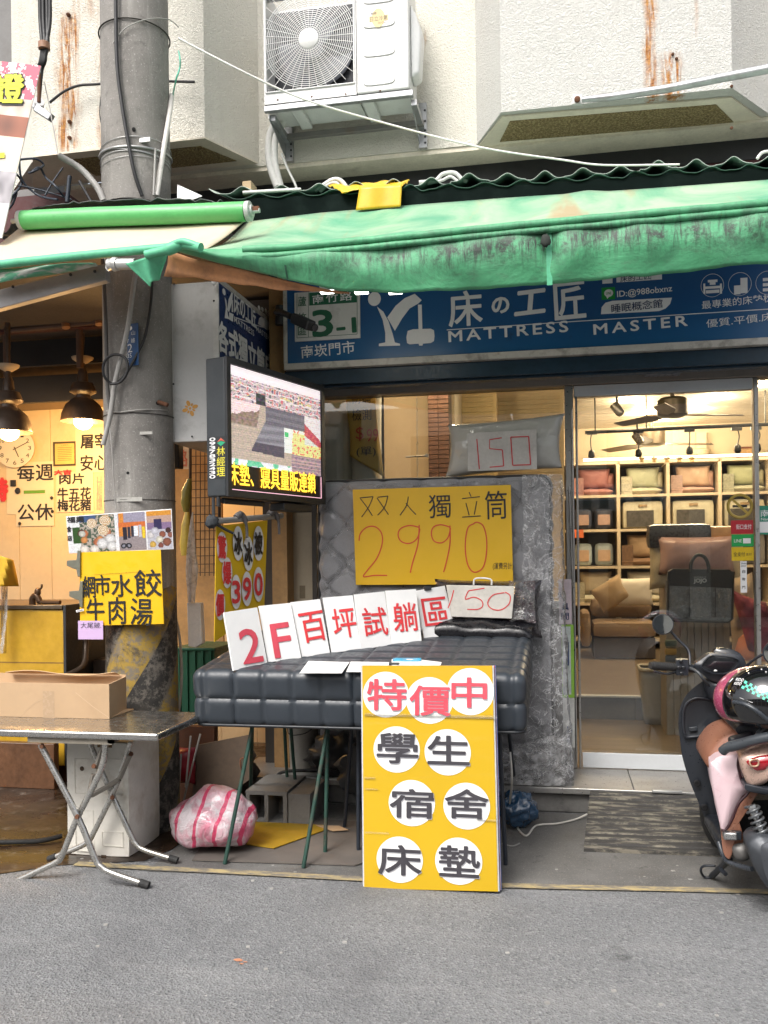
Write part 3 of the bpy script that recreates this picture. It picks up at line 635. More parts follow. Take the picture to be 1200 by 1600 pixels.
# blue pole plate
pl_=Plane(pole_pt(204,540,.008),(cos(.35),-sin(.35)*-1,0)); pl_=Plane(pole_pt(204,540,.010),(cos(-.25),sin(-.25),0))
sg=thing('pole_number_plate','small blue number plate with white digits fixed to the concrete pole','number plate',pole_pt(204,574))
g=MB(); rect_on(g,pl_,191,506,216,572,0,.003); obj('plate',g,mat('plate_blue',(.012,.06,.17),.4,dirt=(.05,.07,.1,.5)),sg,bevel=.002)
g=MB(True)
for s_,cx,cy_,w,h in (('山',208,520,6,7),('峰',208,532,6,8),('松',198,520,7,8),('分',198,532,7,7),('2',203,544,7,13),('B35',200,556,11,7),('35',198,565,7,6),('0',209,564,3,6)): text(g,s_,pl_,cx,cy_,w,h,.003)
disc_on(g,pl_,203,513,7,off=.002,n=14); obj('lettering',g,M_PW,sg)
# cables and pipes on the pole
def cable(name,label,pts,r,m,cat='cable',n=6,parts=None):
    g=MB(); g.tube(cr(pts,n),r,8); o=obj(name,g,m,smooth=60); return tag(o,label,cat)
cable('black_cable','black cable running down the front of the concrete pole',[pole_pt(181,-30,.02),pole_pt(181,20,.02),pole_pt(183,100,.02),pole_pt(190,160,.02),pole_pt(200,220,.02),pole_pt(210,270,.02),pole_pt(222,306,.012)],.0105,M_WIRE)
cable('thin_wire','thin black wire looping off the left side of the pole',[PY(175,60,4.9),PY(181,30,4.8),PY(194,45,4.6),PY(186,60,4.6),PY(176,85,4.7),PY(170,115,4.85),PY(159,145,4.9),PY(156,180,4.9),PY(163,208,4.85),PY(172,222,4.7)],.0035,M_WIRE)
cable('wire_hoop','thin wire tied round the upper pole',[pole_pt(176,68,.01),pole_pt(196,44,.01),pole_pt(230,30,.01),pole_pt(262,30,.01),pole_pt(279,42,.01)],.0028,M_GREYP)
cable('conduit','white plastic conduit strapped to the right of the pole',[pole_pt(269,148,.012),pole_pt(262,195,.012),pole_pt(253,250,.012),pole_pt(245,306,.012)],.0145,mat('white_conduit',(.62,.60,.56),.5,dirt=(.35,.32,.28,.4)),'conduit')
cable('green_wire','thin green wire above the white conduit on the pole',[pole_pt(270,150,.01),PY(275,125,4.5),PY(281,105,4.5),PY(281,90,4.5),pole_pt(279,80,.01)],.0045,mat('green_wire',(.1,.45,.32),.4))
cable('grey_conduit','slim grey pipe beside the white conduit near the roof',[pole_pt(243,232,.02),pole_pt(240,305,.02)],.006,M_GREYP,'pipe')
cable('bent_pipe','bent grey pipe end sticking out left of the pole over the roof',[PY(92,243,4.45),PY(125,263,4.5),PY(146,285,4.5),PY(156,300,4.5),PY(162,314,4.5)],.018,M_GREYP,'pipe')
cable('long_wire','long thin white wire strung from pole across the air conditioner',[PY(279,60,4.5),PY(380,112,4.6),PY(475,155,4.7),PY(600,192,4.8),PY(750,230,4.8),PY(880,250,4.8),PY(945,258,4.78),PY(1062,257,4.76)],.0055,mat('white_wire',(.75,.73,.7),.5),'wire')
cable('grey_pipe','long grey pipe running down the pole above the blue number plate',[PY(212,425,4.40),PY(207,460,4.42),PY(200,510,4.42),PY(190,555,4.42),PY(179,600,4.42),PY(172,650,4.42),PY(161,695,4.42)],.0135,M_GREYP,'pipe')
cable('dark_pipe','dark upright pipe along the left edge of the pole',[PY(160,405,4.45),PY(163,450,4.45),PY(166,520,4.45),PY(168,600,4.45),PY(172,640,4.45)],.010,mat('dark_pipe',(.08,.075,.07),.6),'pipe')
cable('cable_coil','black cable coiled once round the pipe on the pole',[pole_pt(238,430,.01),pole_pt(236,470,.02),pole_pt(228,520,.02),pole_pt(216,550,.03),pole_pt(196,585,.04),pole_pt(178,600,.04),PY(163,588,4.4),PY(163,566,4.39),PY(178,554,4.38),PY(196,560,4.38),PY(199,580,4.38),PY(188,597,4.38),PY(172,600,4.38)],.0075,M_WIRE)
cable('tie_wire','rusty tie wire twisted round the pole below the plate',[pole_pt(166,642,.01),pole_pt(186,644,.01),pole_pt(205,642,.01),pole_pt(225,640,.01),pole_pt(262,641,.01)],.004,M_GREYP,'wire')
cable('drop_wire','pale wire hanging down the left of the pole to the photo board',[PY(168,640,4.42),PY(174,690,4.42),PY(177,740,4.43),PY(181,795,4.44)],.003,M_GREYP,'wire')
g=MB(); pq=Plane(pole_pt(220,677,.004),(1,0,0)); rect_on(g,pq,203,674.5,238,679,0,.002); tag(obj('tape_strip',g,mat('old_tape',(.36,.35,.32),.5,var=.25,vs=30)),'short strip of old tape across the middle of the pole','tape')
g=MB(); rect_on(g,Plane(pole_pt(205,782,.01),(1,0,0)),182,777,222,783.5,0,.002); tag(obj('tape_strip',g,mat('old_tape',(.36,.35,.32),.5,var=.25,vs=30)),'long white tape strip on pole just above the food photos','tape')
# cable bundle at the far left
cb_=thing('cable_bundle','bundle of thick black cables hanging in the top left corner','cable',PY(66,120,4.8))
for k,(a,b) in enumerate(((62,66),(67,70),(73,74),(77,72))):
    g=MB(); g.tube(cr([PY(a,-40,4.8),PY(a+1,30,4.8),PY(b,70,4.78),PY(64+k*2,95,4.78),PY(59+k*2,110,4.8),PY(61,125+k*9,4.8)]),.012,8); obj('cable',g,M_WIRE,cb_,smooth=60)
g=MB(); g.tube([PY(69,67,4.775),PY(69,77,4.775)],.034,10); obj('tape',g,mat('brown_tape',(.28,.15,.09),.6),cb_,smooth=60)
g=MB(); g.tube([PY(61,115,4.75),PY(61,160,4.75)],.011,8); obj('insulator_rod',g,mat('rust',(.12,.05,.025),.9),cb_,smooth=60)
cable('cable_run','black cable running across stucco behind the pole',[PY(78,160,5.3),PY(100,143,5.3),PY(122,134,5.33),PY(145,132,5.33),PY(175,130,5.33),PY(240,127,5.33),PY(304,128,5.33)],.0085,M_WIRE)
cable('stay_wire','thin stay wire from insulator down to bent pipe',[PY(69,128,4.8),PY(78,170,4.8),PY(91,243,4.6)],.003,M_GREYP,'wire')
ins=thing('wall_bracket','round white insulator with grey clamp at the edge of stucco wall','bracket',PY(62,180,4.9))
g=MB(); g.lathe(PY(58,168,4.95),[(.03,0),(.034,.02),(.022,.03),(.034,.04),(.03,.06)],16,(.6,-.6,.2)); obj('insulator',g,M_PW,ins,smooth=40)
g=MB(); c=PY(69,177,4.85); g.obox(c,V((.05,0,-.035)),V((0,.02,0)),V((.012,0,.018))); obj('clamp',g,M_STEEL,ins,bevel=.005)
# tangle behind the banner
M_TW=mat('blue_black_wire',(.02,.03,.045),.5)
tg=thing('wire_tangle','loose tangle of dark wires hanging under the left stucco bay','wires',PY(60,280,5))
for q in ([(25,250),(55,248),(68,258),(52,268),(45,270)],[(30,240),(34,280),(60,305),(90,312)],[(70,306),(82,285),(98,262)],[(50,268),(62,262),(72,278),(86,290),(100,308)],[(0,322),(25,300),(34,285),(26,272)],[(28,290),(60,296),(112,312)],[(10,330),(20,318),(26,300),(14,318)]):
    g=MB(); g.tube(cr([PY(x,y,5.0+.05*(i%3)) for i,(x,y) in enumerate(q)],5),.007 if len(q)>3 else .005,7); obj('wire',g,M_TW,tg,smooth=60)
g=MB(); g.tube([PY(109,275,5.0),PY(105,316,5.0)],.013,8); obj('post',g,M_TW,tg,smooth=60)
g=MB(); g.tube([PY(124,283,5.0),PY(143,316,5.0)],.009,8); obj('stay',g,M_DARK,tg,smooth=60)
# hanging banner at the far left
bp=Plane(PY(30,230,4.2),(1,.05,0))
bn=thing('hanging_banner','tilted food photo banner with yellow writing at the left edge','banner',PY(20,360,4.2))
q=[bp.at(-70,88),bp.at(64,103),bp.at(3,372),bp.at(-130,358)]
def banf(u,v):
    k=noise.noise(V((u*4,v*7,1))); k2=noise.noise(V((u*11,v*15,4)))
    c=V((.62,.55,.48))
    if v<.2 and u>.55: c=V((.62,.10,.16)) if k2+.5*noise.noise(V((u*40,v*60,2)))>0 else V((.75,.7,.68))
    elif v<.42: c=V((.25,.08,.04))*(1.2+k) if v>.3 else V((.6,.5,.42))*(1+.4*k2)
    elif v<.62: c=V((.70,.60,.48))*(1+.4*k)
    elif v<.8: c=V((.33,.31,.33))*(1+.8*k2)
    else: c=V((.62,.64,.66))*(1+.3*k)
    return tuple(max(.02,x) for x in c)
M_PRINT=paint_cells('printed_photo',rough=.35)
g=MB(); g.slab(q,.004); obj('banner_cloth',g,M_PAPER,bn); obj('printed_picture',picture(bp,q,100,160,banf,.002),M_PRINT,bn,smooth=False)
g=MB(); text(g,'證',bp,12,139,50,46,.004,.0,R(-5),fat=.012); obj('lettering_outline',g,M_INK,bn)
g=MB(); text(g,'證',bp,12,138,48,44,.008,.0,R(-5),fat=.006); rect_on(g,bp,-10,239,7,247,.008); obj('lettering',g,mat('lime_yellow',(.62,.66,.03),.5),bn)
# grey arm on the right bay
ar=thing('awning_bracket','grey steel arm with square end plate crossing the right bay','bracket arm',PY(910,165,5.25))
g=MB(); g.tube([PY(909,156,5.25),PY(950,152,5.25),PY(1040,139,5.2),PY(1130,121,5.1),PY(1260,96,4.9)],[.016,.021,.023,.024,.026],12); obj('tube',g,M_STEEL,ar,smooth=60)
g=MB(); c=PY(902,156,5.25); g.obox(c,(.028,0,-.002),(0,.012,0),(0.003,0,.03)); obj('end_plate',g,M_SHEETW,ar,bevel=.004)
g=MB(); g.lathe(PY(902,156,5.23),[(.017,0),(.017,.012),(.008,.018)],12,(0,-1,0)); obj('bolt',g,mat('rust',(.12,.05,.025),.9),ar,smooth=40)

# ================================================================== air conditioner
M_ACW=mat('ac_white',(.70,.70,.69),.35,var=.05,dirt=(.45,.42,.36,.35),ds=3)
ac=thing('air_conditioner','white outdoor air conditioner unit with round fan grille on wall brackets','air conditioner',PY(525,160,5.1))
AF=5.38; ap=FY(AF); x0=PY(413,160,AF).x; x1=PY(640,150,AF).x; z0=PY(413,164,AF).z+.0; z1=z0+.74
zr=PY(640,146,AF).z
xm=PY(557,150,AF).x
gx0,gx1=PY(415,60,AF).x,PY(553,60,AF).x; gz0,gz1=PY(484,138,AF).z,PY(484,-14,AF).z
g=MB()   # casing with square opening for the fan
def frm(g,a0,b0,a1,b1,c0,d0,c1,d1,yf,yb):
    g.box((a0,yf,b0),(c0,yb,b1)); g.box((c1,yf,b0),(a1,yb,b1)); g.box((c0,yf,b0),(c1,yb,d0)); g.box((c0,yf,d1),(c1,yb,b1))
frm(g,x0,z0,xm,z1,gx0+.004,gz0,gx1-.004,gz1,AF,AF+.06); g.box((x0,AF+.0605,z0),(xm,AF+.30,z1)) if 0 else None
g.box((x0,AF+.0602,z0),(gx0+.003,AF+.31,z1)); g.box((gx0+.0032,AF+.26,z0),(xm,AF+.31,z1)); g.box((gx0+.0032,AF+.0602,z0),(xm,AF+.2598,gz0-.002)); obj('casing',g,M_ACW,ac)
g=MB(); g.box((xm+.002,AF-.002,z0),(x1,AF+.31,z1)); obj('side_panel',g,M_ACW,ac,bevel=.014,bseg=3)
g=MB(); g.box((gx0,AF+.18,gz0),(gx1,AF+.19,gz1)); obj('fan_shroud',g,mat('fan_dark',(.03,.032,.04),.5),ac)
fc=ap.at(483,62); fc.y=AF
g=MB()
for k in range(3):
    a0=k*2*pi/3+.5
    def bl(u,v,a0=a0): a=a0+u*1.25+.3*v; r=.05+v*.19; return V((fc.x+cos(a)*r,AF+.12+.05*u,fc.z+sin(a)*r))
    g.grid(8,5,bl)
g.lathe((fc.x,AF+.17,fc.z),[(.055,0),(.055,.06)],20,(0,-1,0)); obj('fan_blade',g,mat('fan_grey',(.16,.17,.2),.4),ac,solid=.004,smooth=50)
g=MB(); RM=.256
for i in range(20):
    r=.062+(RM*1.02-.062)*i/16.0
    P=[]
    for k in range(72):
        a=2*pi*k/72; x=fc.x+cos(a)*r; z=fc.z+sin(a)*r; y=AF-.004-.012*max(0,1-(r/RM)**2)
        P.append(V((x,y,z)))
    if r<=RM*1.0: g.tube(P,.0023,4,closed=True)
    else:      # corner arcs, cut by the square frame
        run=[]
        for p in P+P[:1]:
            if gx0+.006<p.x<gx1-.006 and gz0+.006<p.z<gz1-.006: run.append(p)
            else:
                if len(run)>1: g.tube(run,.0023,4)
                run=[]
        if len(run)>1: g.tube(run,.0023,4)
for k in range(36):
    a=2*pi*k/36; ex=min(abs((gx1-.004-fc.x if cos(a)>0 else fc.x-gx0-.004)/(cos(a) or 1e-9)),abs((gz1-.004-fc.z if sin(a)>0 else fc.z-gz0-.004)/(sin(a) or 1e-9)),.36)
    g.tube([V((fc.x+cos(a+t*.35*0)*r_,AF-.006-.012*max(0,1-(r_/RM)**2),fc.z+sin(a)*r_)) for t,r_ in ((0,.06),(.5,.06+(ex-.06)*.5),(1,ex))],.0018,4)
obj('fan_grille',g,M_ACW,ac,kind='stuff')
g=MB(); w=.0055
for a,b in (((gx0,gz0),(gx1,gz0)),((gx1,gz0),(gx1,gz1)),((gx1,gz1),(gx0,gz1)),((gx0,gz1),(gx0,gz0))): g.tube([V((a[0],AF-.004,a[1])),V((b[0],AF-.004,b[1]))],w,8)
obj('grille_frame',g,M_ACW,ac,smooth=50)
g=MB(); g.lathe((fc.x,AF-.008,fc.z),[(.064,0),(.064,.010),(.055,.017),(.0,.019)],36,(0,-1,0)); obj('grille_hub',g,M_ACW,ac,smooth=40)
for ym in (-11,27,72,117):
    g=MB(); c=ap.at(592,ym,.002); W2,H2=.100,.063
    pts=[]
    for k in range(40):
        a=2*pi*k/40; ca,sa=cos(a),sin(a); e=.28; pts.append(V((c.x+W2*abs(ca)**e*(1 if ca>0 else -1),AF-.0032,c.z+H2*abs(sa)**e*(1 if sa>0 else -1)*(1-.12*abs(ca)))))
    g.prism(pts,(0,-.005,0)); obj('raised_panel',g,M_ACW,ac,bevel=.003)
g=MB(); 
s1=Plane((0,AF-.0087,0)); g.poly([s1.at(591,28)+s1.X*cos(a)*.041+s1.Y*sin(a)*.058-V((0,.0006,0)) for a in [k*pi/12 for k in range(24)]]); rect_on(g,s1,577,24,606,33,.0010); stk=obj('sticker',g,mat('gold_sticker',(.62,.48,.22),.4),ac)
g=MB(); text(g,'日立冷氣',s1,592,28.5,27,7.5,.0016); text(g,'精緻',s1,584,21,9,4,.0012); text(g,'AirCon',s1,597,35,13,3,.0016,skew=.3); obj('lettering',g,mat('brown_ink',(.10,.07,.04),.5),ac)
g=MB()
for px,py in ((434,156),(487,151),(540,147),(594,142)): g.lathe(ap.at(px,py),[(.006,0),(.004,.004)],8,(0,-1,0))
obj('screw',g,mat('rust',(.12,.05,.025),.9),ac,kind='stuff')
g=MB(); X=x1+.001
g.prism([V((X,AF+.05,z0+.09)),V((X+.05,AF+.07,z0+.13)),V((X+.065,AF+.09,z0+.40)),V((X+.03,AF+.08,z0+.50)),V((X,AF+.05,z0+.56))],(0,.14,0)); obj('pipe_cover',g,M_ACW,ac,bevel=.02,bseg=4,smooth=60)
g=MB(); zb=z0-.006
g.box((x0-.005,AF+.0,zb-.035),(x1+.02,AF+.035,zb)); obj('front_rail',g,M_STEEL,ac,bevel=.003)
g=MB(); g.box((x0+.05,AF+.30,zb-.075),(x1+.04,AF+.335,zb-.04)); obj('rear_rail',g,mat('rusty_rail',(.22,.21,.2),.5,.5,dirt=(.16,.07,.03,.7)),ac,bevel=.003)
for xx in (x0+.16,x0+.62):
    g=MB(); g.box((xx,AF+.04,zb-.03),(xx+.07,AF+.295,zb-.004)); obj('foot_pad',g,M_ACW,ac,bevel=.004)
for xx in (x0+.02,x1-.0):
    g=MB(); y1=5.785
    g.prism([V((xx,AF+.02,zb-.04)),V((xx,AF+.02,zb-.075)),V((xx,y1-.03,zb-.17)),V((xx,y1-.03,zb-.05))],(.004,0,0)) if xx<x1-.05 else g.prism([V((xx,AF+.02,zb-.036)),V((xx,AF+.05,zb-.036)),V((xx,y1-.02,zb-.13)),V((xx,y1-.02,zb-.17))],(.004,0,0))
    g.box((xx-.002,y1-.035,zb-.19),(xx+.05,y1,zb+.10)); g.box((xx,AF+.05,zb-.072),(xx+.035,y1-.036,zb-.037)); obj('wall_bracket',g,M_STEEL,ac)
    g=MB()
    for zz in (-.16,-.12,-.08,-.02,.05): g.lathe((xx+.04,y1-.036,zb+zz),[(.008,0),(.005,.006)],8,(0,-1,0))
    obj('bracket_bolt',g,M_DARK,ac,kind='stuff')
hs_=thing('air_conditioner_hose','white insulated hose looping down from the air conditioner to the roof','hose',PY(430,290,5.2))
M_HOSE=mat('hose_white',(.60,.60,.57),.5,bump=.3,bs=60,dirt=(.35,.33,.3,.4))
for q,r in (([(440,180),(424,205),(420,235),(424,265),(434,292)],.026),([(443,190),(431,215),(429,245),(433,270),(440,296)],.022),([(440,240),(450,265),(460,285),(464,296)],.008)):
    g=MB(); g.tube(cr([PY(x,y,5.62) for x,y in q]),r,12); obj('hose_run',g,M_HOSE,hs_,smooth=60)
lh=thing('loose_hose','white hoses lying in humps along the corrugated roof edge','hose',PY(520,290,4.95))
for q,r in (([(492,298),(505,290),(520,281),(532,282),(541,292)],.013),([(500,300),(512,289),(525,286),(536,297)],.010),([(655,285),(680,282),(692,272),(710,270),(722,280),(730,284)],.011),([(668,287),(690,282),(704,276),(715,283)],.008),([(1183,248),(1192,238),(1210,236)],.008)):
    g=MB(); g.tube(cr([PY(x,y,4.9) for x,y in q]),r,10); obj('hose_hump',g,M_HOSE,lh,smooth=60)
g=MB(); g.tube(cr([PY(380,301,4.8),PY(430,298,4.8),PY(470,296,4.8)]),.010,8); obj('hose_hump',g,M_HOSE,lh,smooth=60)
g=MB(); c=PY(420,290,4.95); g.box((PY(379,300,4.9).x,4.9,PY(379,305,4.9).z),(PY(392,280,4.9).x,5.0,PY(392,282,4.9).z)); tag(obj('wood_block',g,mat('raw_wood',(.4,.3,.18),.8)),'small wooden block wedged under the left roof edge','block')
# ================================================================== blue fascia sign of the mattress shop
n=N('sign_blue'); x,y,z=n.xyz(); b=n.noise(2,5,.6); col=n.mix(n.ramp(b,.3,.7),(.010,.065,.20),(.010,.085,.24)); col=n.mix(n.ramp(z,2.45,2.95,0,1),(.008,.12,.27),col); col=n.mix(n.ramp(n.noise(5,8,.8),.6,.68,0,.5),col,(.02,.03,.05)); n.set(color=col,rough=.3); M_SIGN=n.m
SY=5.42; sp=FY(SY)
a=PY(447,577,SY); b=PY(1200,529,SY); zb=(a.z+b.z)/2; zt=zb+.66; xl=a.x
sg=thing('shop_sign','wide blue shop sign with white logo over the mattress shop entrance','sign',(0,SY,zb))
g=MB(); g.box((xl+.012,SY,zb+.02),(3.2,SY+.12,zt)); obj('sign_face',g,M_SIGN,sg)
M_SFR=mat('sign_frame',(.55,.53,.48),.45,var=.12,dirt=(.10,.08,.06,.8),ds=7)
g=MB(); g.box((xl-.01,SY-.014,zb-.022),(3.2,SY+.13,zb+.019)); obj('frame_bar',g,M_SFR,sg,bevel=.003)
g=MB(); g.box((xl-.012,SY-.010,zb+.0195),(xl+.0115,SY+.13,zt)); obj('frame_bar',g,M_SFR,sg,bevel=.002)
g=MB(True)
text(g,'床',sp,727,482,52,54,.002,.004,.02,fat=.003); text(g,'の',sp,782,477,26,24,.002,.004,.03,fat=.004); text(g,'工',sp,829,472,46,36,.002,.004,.06,fat=.006,skew=.15); text(g,'匠',sp,890,469,48,58,.002,.004,.04,fat=.003)
text(g,'MATTRESS',sp,793,518,186,17,.002,.0,.03,sp=1.3,fat=.0022); text(g,'MASTER',sp,1000,508,146,16,.002,.0,.04,sp=1.35,fat=.0022)
text(g,'ID:@988obxnz',sp,1007,456,86,13,.002,.01,.045); text(g,'最專業的床墊枕頭',sp,1160,470,128,13,.002,.004,.05); text(g,'優質.平價.床墊',sp,1165,499,124,13,.002,.0,.055); text(g,'南崁門市',sp,512,546,84,20,.002,.008,.045)
g.mark(); stroke(g,sp,[(698,515.5),(870,504),(1200,483),(1260,479)],.005,.002,smooth=False)
# figure and hammer logo
disc_on(g,sp,585,467,20,22); g.poly([sp.at(x,y,.002) for x,y in ((589,479),(599,487),(607,502),(613,520),(617,535),(625,537),(625,540),(592,541),(592,537),(602,535),(602,520),(598,500))])
g.mark(); g.poly([sp.at(x,y,.0024) for x,y in ((605,496),(618,478),(632,466),(648,459),(659,469),(654,474),(640,482),(628,498),(617,517))])
g.mark(); g.poly([sp.at(x,y,.0028) for x,y in ((653,476),(659,476),(660,516),(654,516))]); 
g.poly([sp.at(x,y,.0033) for x,y in ((637,517),(645,514.5),(673,513.5),(678,516),(679,525),(678,533),(673,536),(661,537),(660,540),(655,540),(654,537),(640,538),(636,536),(635,527))])
g.mark(); g.poly([sp.at(x,y,.002) for x,y in ((939,491),(940,480),(946,473),(957,470),(1050,465),(1047,475),(1040,482),(1030,486),(1015,487))])
g.mark(); rect_on(g,sp,963,429,1034,439,.002); g.mark(); rect_on(g,sp,941,425,957,443,.0015); obj('lettering',g,M_PW,sg)
g=MB()
for px in (1113,1156,1199):      # round pictograms
    c=sp.at(px,446-.05*(px-1113),.002); g.tube([c+sp.X*cos(k*2*pi/40)*.062+sp.Y*sin(k*2*pi/40)*.066 for k in range(40)],.0013,4,closed=True)
cx,cy_=1113,447
g2=MB(True); g2.mark()
rect_on(g2,sp,1100,447,1127,451,.002); rect_on(g2,sp,1103,453,1124,458,.002); rect_on(g2,sp,1106,437,1121,441,.002); rect_on(g2,sp,1099,443,1102,459,.0024); rect_on(g2,sp,1125,443,1128,459,.0024); rect_on(g2,sp,1109,441,1118,445,.0022)
g2.mark(); rect_on(g2,sp,1147,446,1157,460,.002); rect_on(g2,sp,1157,434,1168,458,.0022)
g2.mark()
for k in range(3): rect_on(g2,sp,1192,434+8*k,1208,439+8*k,.002)
obj('pictogram',g2,M_PW,sg); obj('pictogram_ring',g,M_PW,sg)
g=MB(True); text(g,'睡眠概念館',sp,995,478,80,14,.0035,.006,.05); text(g,'床的工匠',sp,993,434,48,9,.0035,.008,.04); stroke(g,sp,[(1017,429),(1017,439)],.002,.0035); obj('lettering',g,mat('navy_ink',(.01,.03,.10),.4),sg)
g=MB(); c=sp.at(949,458,.0015); rect_on(g,sp,940,449,961,468,.0015); obj('chat_badge',g,mat('chat_green',(.01,.28,.04),.4),sg)
g=MB(); disc_on(g,sp,951,458,14,12,.003,20); g.poly([sp.at(947,463,.0031),sp.at(952,463,.0031),sp.at(949,467,.0031)]); obj('chat_bubble',g,M_PW,sg)
g=MB(); text(g,'LINE',sp,951,458,8,4,.0045,.01); obj('lettering',g,mat('chat_green',(.01,.28,.04),.4),sg)
# address plate
ad=thing('address_plate','white and green street number plate 3-1 at the left end of blue sign','number plate',sp.at(510,530,.02))
g=MB(); rect_on(g,sp,460,454,562,531,.012,.010); obj('plate',g,M_SHEETW,ad,bevel=.002)
g=MB(True); G2=mat('address_green',(.008,.10,.05),.4)
rect_on(g,sp,483,455,557,475,.0135); text(g,'3',sp,504,505,30,40,.0145,.0,.03,fat=.006); text(g,'-1',sp,541,509,29,22,.0145,.0,.04,fat=.005)
text(g,'蘆',sp,472,471,13,15,.0145,.008); text(g,'竹',sp,472,495,13,13,.0145,.008); text(g,'區',sp,472,517,13,13,.0145,.008)
g.mark()
for p_ in ([(464,459),(464,528)],[(464,528),(558,522)],[(558,522),(558,455)],[(482,457),(482,527)]): stroke(g,sp,p_,.003,.0140,smooth=False)
obj('lettering',g,G2,ad)
g=MB(); text(g,'南竹路',sp,519,465,62,14,.0155,.008,.03,sp=1.2); obj('lettering',g,M_PW,ad)
# shutter box, header beams
g=MB(); g.box((xl-.02,SY+.03,zb-.115),(3.2,SY+.14,zb-.024)); g.box((xl-.02,SY+.07,zb-.13),(3.2,SY+.14,zb-.1152)); tag(obj('shutter_box',g,mat('shutter_navy',(.012,.035,.06),.4,var=.3),bevel=.003),'dark blue shutter housing right under the shop sign','shutter')
GF=5.78                       # glass plane
gp=FY(GF)
HZ1=PY(900,583,GF).z; HZ0=PY(900,604,GF).z; 
M_HDR=mat('taupe_header',(.22,.19,.16),.5,var=.15,dirt=(.12,.10,.08,.6))
sf=thing('shopfront','aluminium framed glass shopfront of the mattress shop','shopfront',(0,GF,.15))
g=MB(); g.box((-1.66,GF-.06,HZ0),(3.6,GF+.08,HZ0+.30)); obj('header',g,M_HDR,sf,bevel=.004)
M_AL=mat('brushed_aluminium',(.42,.41,.39),.35,.8,var=.1); M_ALW=mat('white_aluminium',(.62,.64,.65),.4,var=.05,dirt=(.4,.38,.35,.4))
xd0=PY(893,610,GF).x; xd1=PY(1177,700,GF).x
zd=PY(1000,616,GF-.03).z
g=MB(); g.box((xd0+.012,GF-.045,zd),(xd1-.008,GF+.02,HZ0-.003)); obj('door_rail',g,M_ALW,sf,bevel=.004)
g=MB(); g.box((xd0-.045,GF-.055,.152),(xd0+.008,GF+.03,HZ0-.002)); obj('jamb',g,M_AL,sf,bevel=.004)
g=MB(); g.box((xd0+.02,GF-.05,.153),(xd0+.034,GF+.02,zd-.002)); obj('jamb',g,M_AL,sf,bevel=.003)
g=MB(); g.box((xd1-.004,GF-.05,.153),(xd1+.022,GF+.02,HZ0-.003)); obj('mullion',g,M_AL,sf,bevel=.004)
g=MB(); g.box((-1.66,GF-.04,.153),(-1.62,GF+.03,HZ0-.003)); obj('jamb',g,M_AL,sf,bevel=.003)
g=MB(); g.box((xd0+.04,GF-.032,.154),(xd1-.006,GF-.006,.154+.095)); obj('bottom_rail',g,M_ALW,sf,bevel=.003)
g=MB(); c=PY(1034,582,GF-.07); g.obox(c,(.105,0,-.002),(0,.03,0),(0,0,.022)); obj('door_sensor',g,mat('sensor_grey',(.16,.16,.17),.3),sf,bevel=.006)
g=MB(); g.box((-1.615,GF-.01,1.15),(xd0-.05,GF+.01,1.20)); obj('sill',g,M_AL,sf,bevel=.003)
M_GL=glassmat('shop_glass',(.93,.95,.945),3.6)
for nm,a_,b_,zz0,zz1 in (('window_pane',-1.617,xd0-.048,1.202,HZ0-.004),('door_pane',xd0+.036,xd1-.006,.25,zd-.003),('window_pane',xd1+.024,3.5,.156,HZ0-.004)):
    g=MB(); g.box((a_,GF-.022,zz0),(b_,GF-.014,zz1)); obj(nm,g,M_GL,sf)
g=MB(); g.box((-1.617,GF-.02,.153),(xd0-.048,GF+.02,1.148)); obj('lower_panel',g,mat('grey_panel',(.15,.14,.13),.6),sf)
# stickers on the glass door
dp=FY(GF-.0235)
def sticker(nm,lab,box,color,items,cat='sticker',off=.0):
    t=thing(nm,lab,cat,dp.at((box[0]+box[2])/2,box[3])); g=MB(); rect_on(g,dp,*box,.001,.0008); obj('backing',g,color,t)
    for s_,cx,cy_,w,h,m_ in items:
        g=MB(); text(g,s_,dp,cx,cy_,w,h,.0022,.006); obj('lettering',g,m_,t)
    return t
sr=mat('sticker_red',(.42,.015,.025),.4); sgn=mat('sticker_green',(.01,.32,.07),.4); sy=mat('sticker_yellow',(.62,.43,.01),.4)
sticker('payment_sticker','red payment sticker, topmost of the three on the glass door',(1142,813,1177,834),sr,[('街口支付',1162,823,24,8,M_PW)])
sticker('payment_sticker','green LINE Pay sticker between a red and a yellow one',(1143,835,1178,854),sgn,[('LINE',1153,845,12,5,M_PW)])
g=MB(); rect_on(g,dp,1161,841,1173,849,.0022); pb_=obj('badge',g,M_PW,[o for o in bpy.data.objects if o.name.startswith('payment_sticker')][-1])
sticker('payment_sticker','yellow payment sticker, lowest of the three on the glass door',(1143,855,1178,876),sy,[('全支付',1155,866,18,7,M_INK),('支付',1170,866,9,4,M_INK)])
sticker('door_label','narrow white automatic door label below the payment stickers',(1157,877,1167,926),M_PW,[('Auto',1162,880,8,3,M_INK),('Door',1162,884,8,3,M_INK),('自',1162,893,5,5,M_INK),('動',1162,905,5,5,M_INK),('門',1162,918,5,5,M_INK)])
t=sticker('green_notice','green and white notice stuck on the glass at the right edge',(1183,790,1225,835),mat('notice_green',(.02,.22,.14),.4),[('南崁',1202,802,28,11,M_PW),('Nankan',1201,811,24,4,M_PW)])
g=MB(); rect_on(g,dp,1184,815,1224,832,.002); obj('white_field',g,M_PW,t)
ns=thing('no_smoking_sign','round gold no smoking sign stuck to the shop door glass','sign',dp.at(1157,808)); 
gold=mat('gold_vinyl',(.42,.30,.06),.35,var=.1)
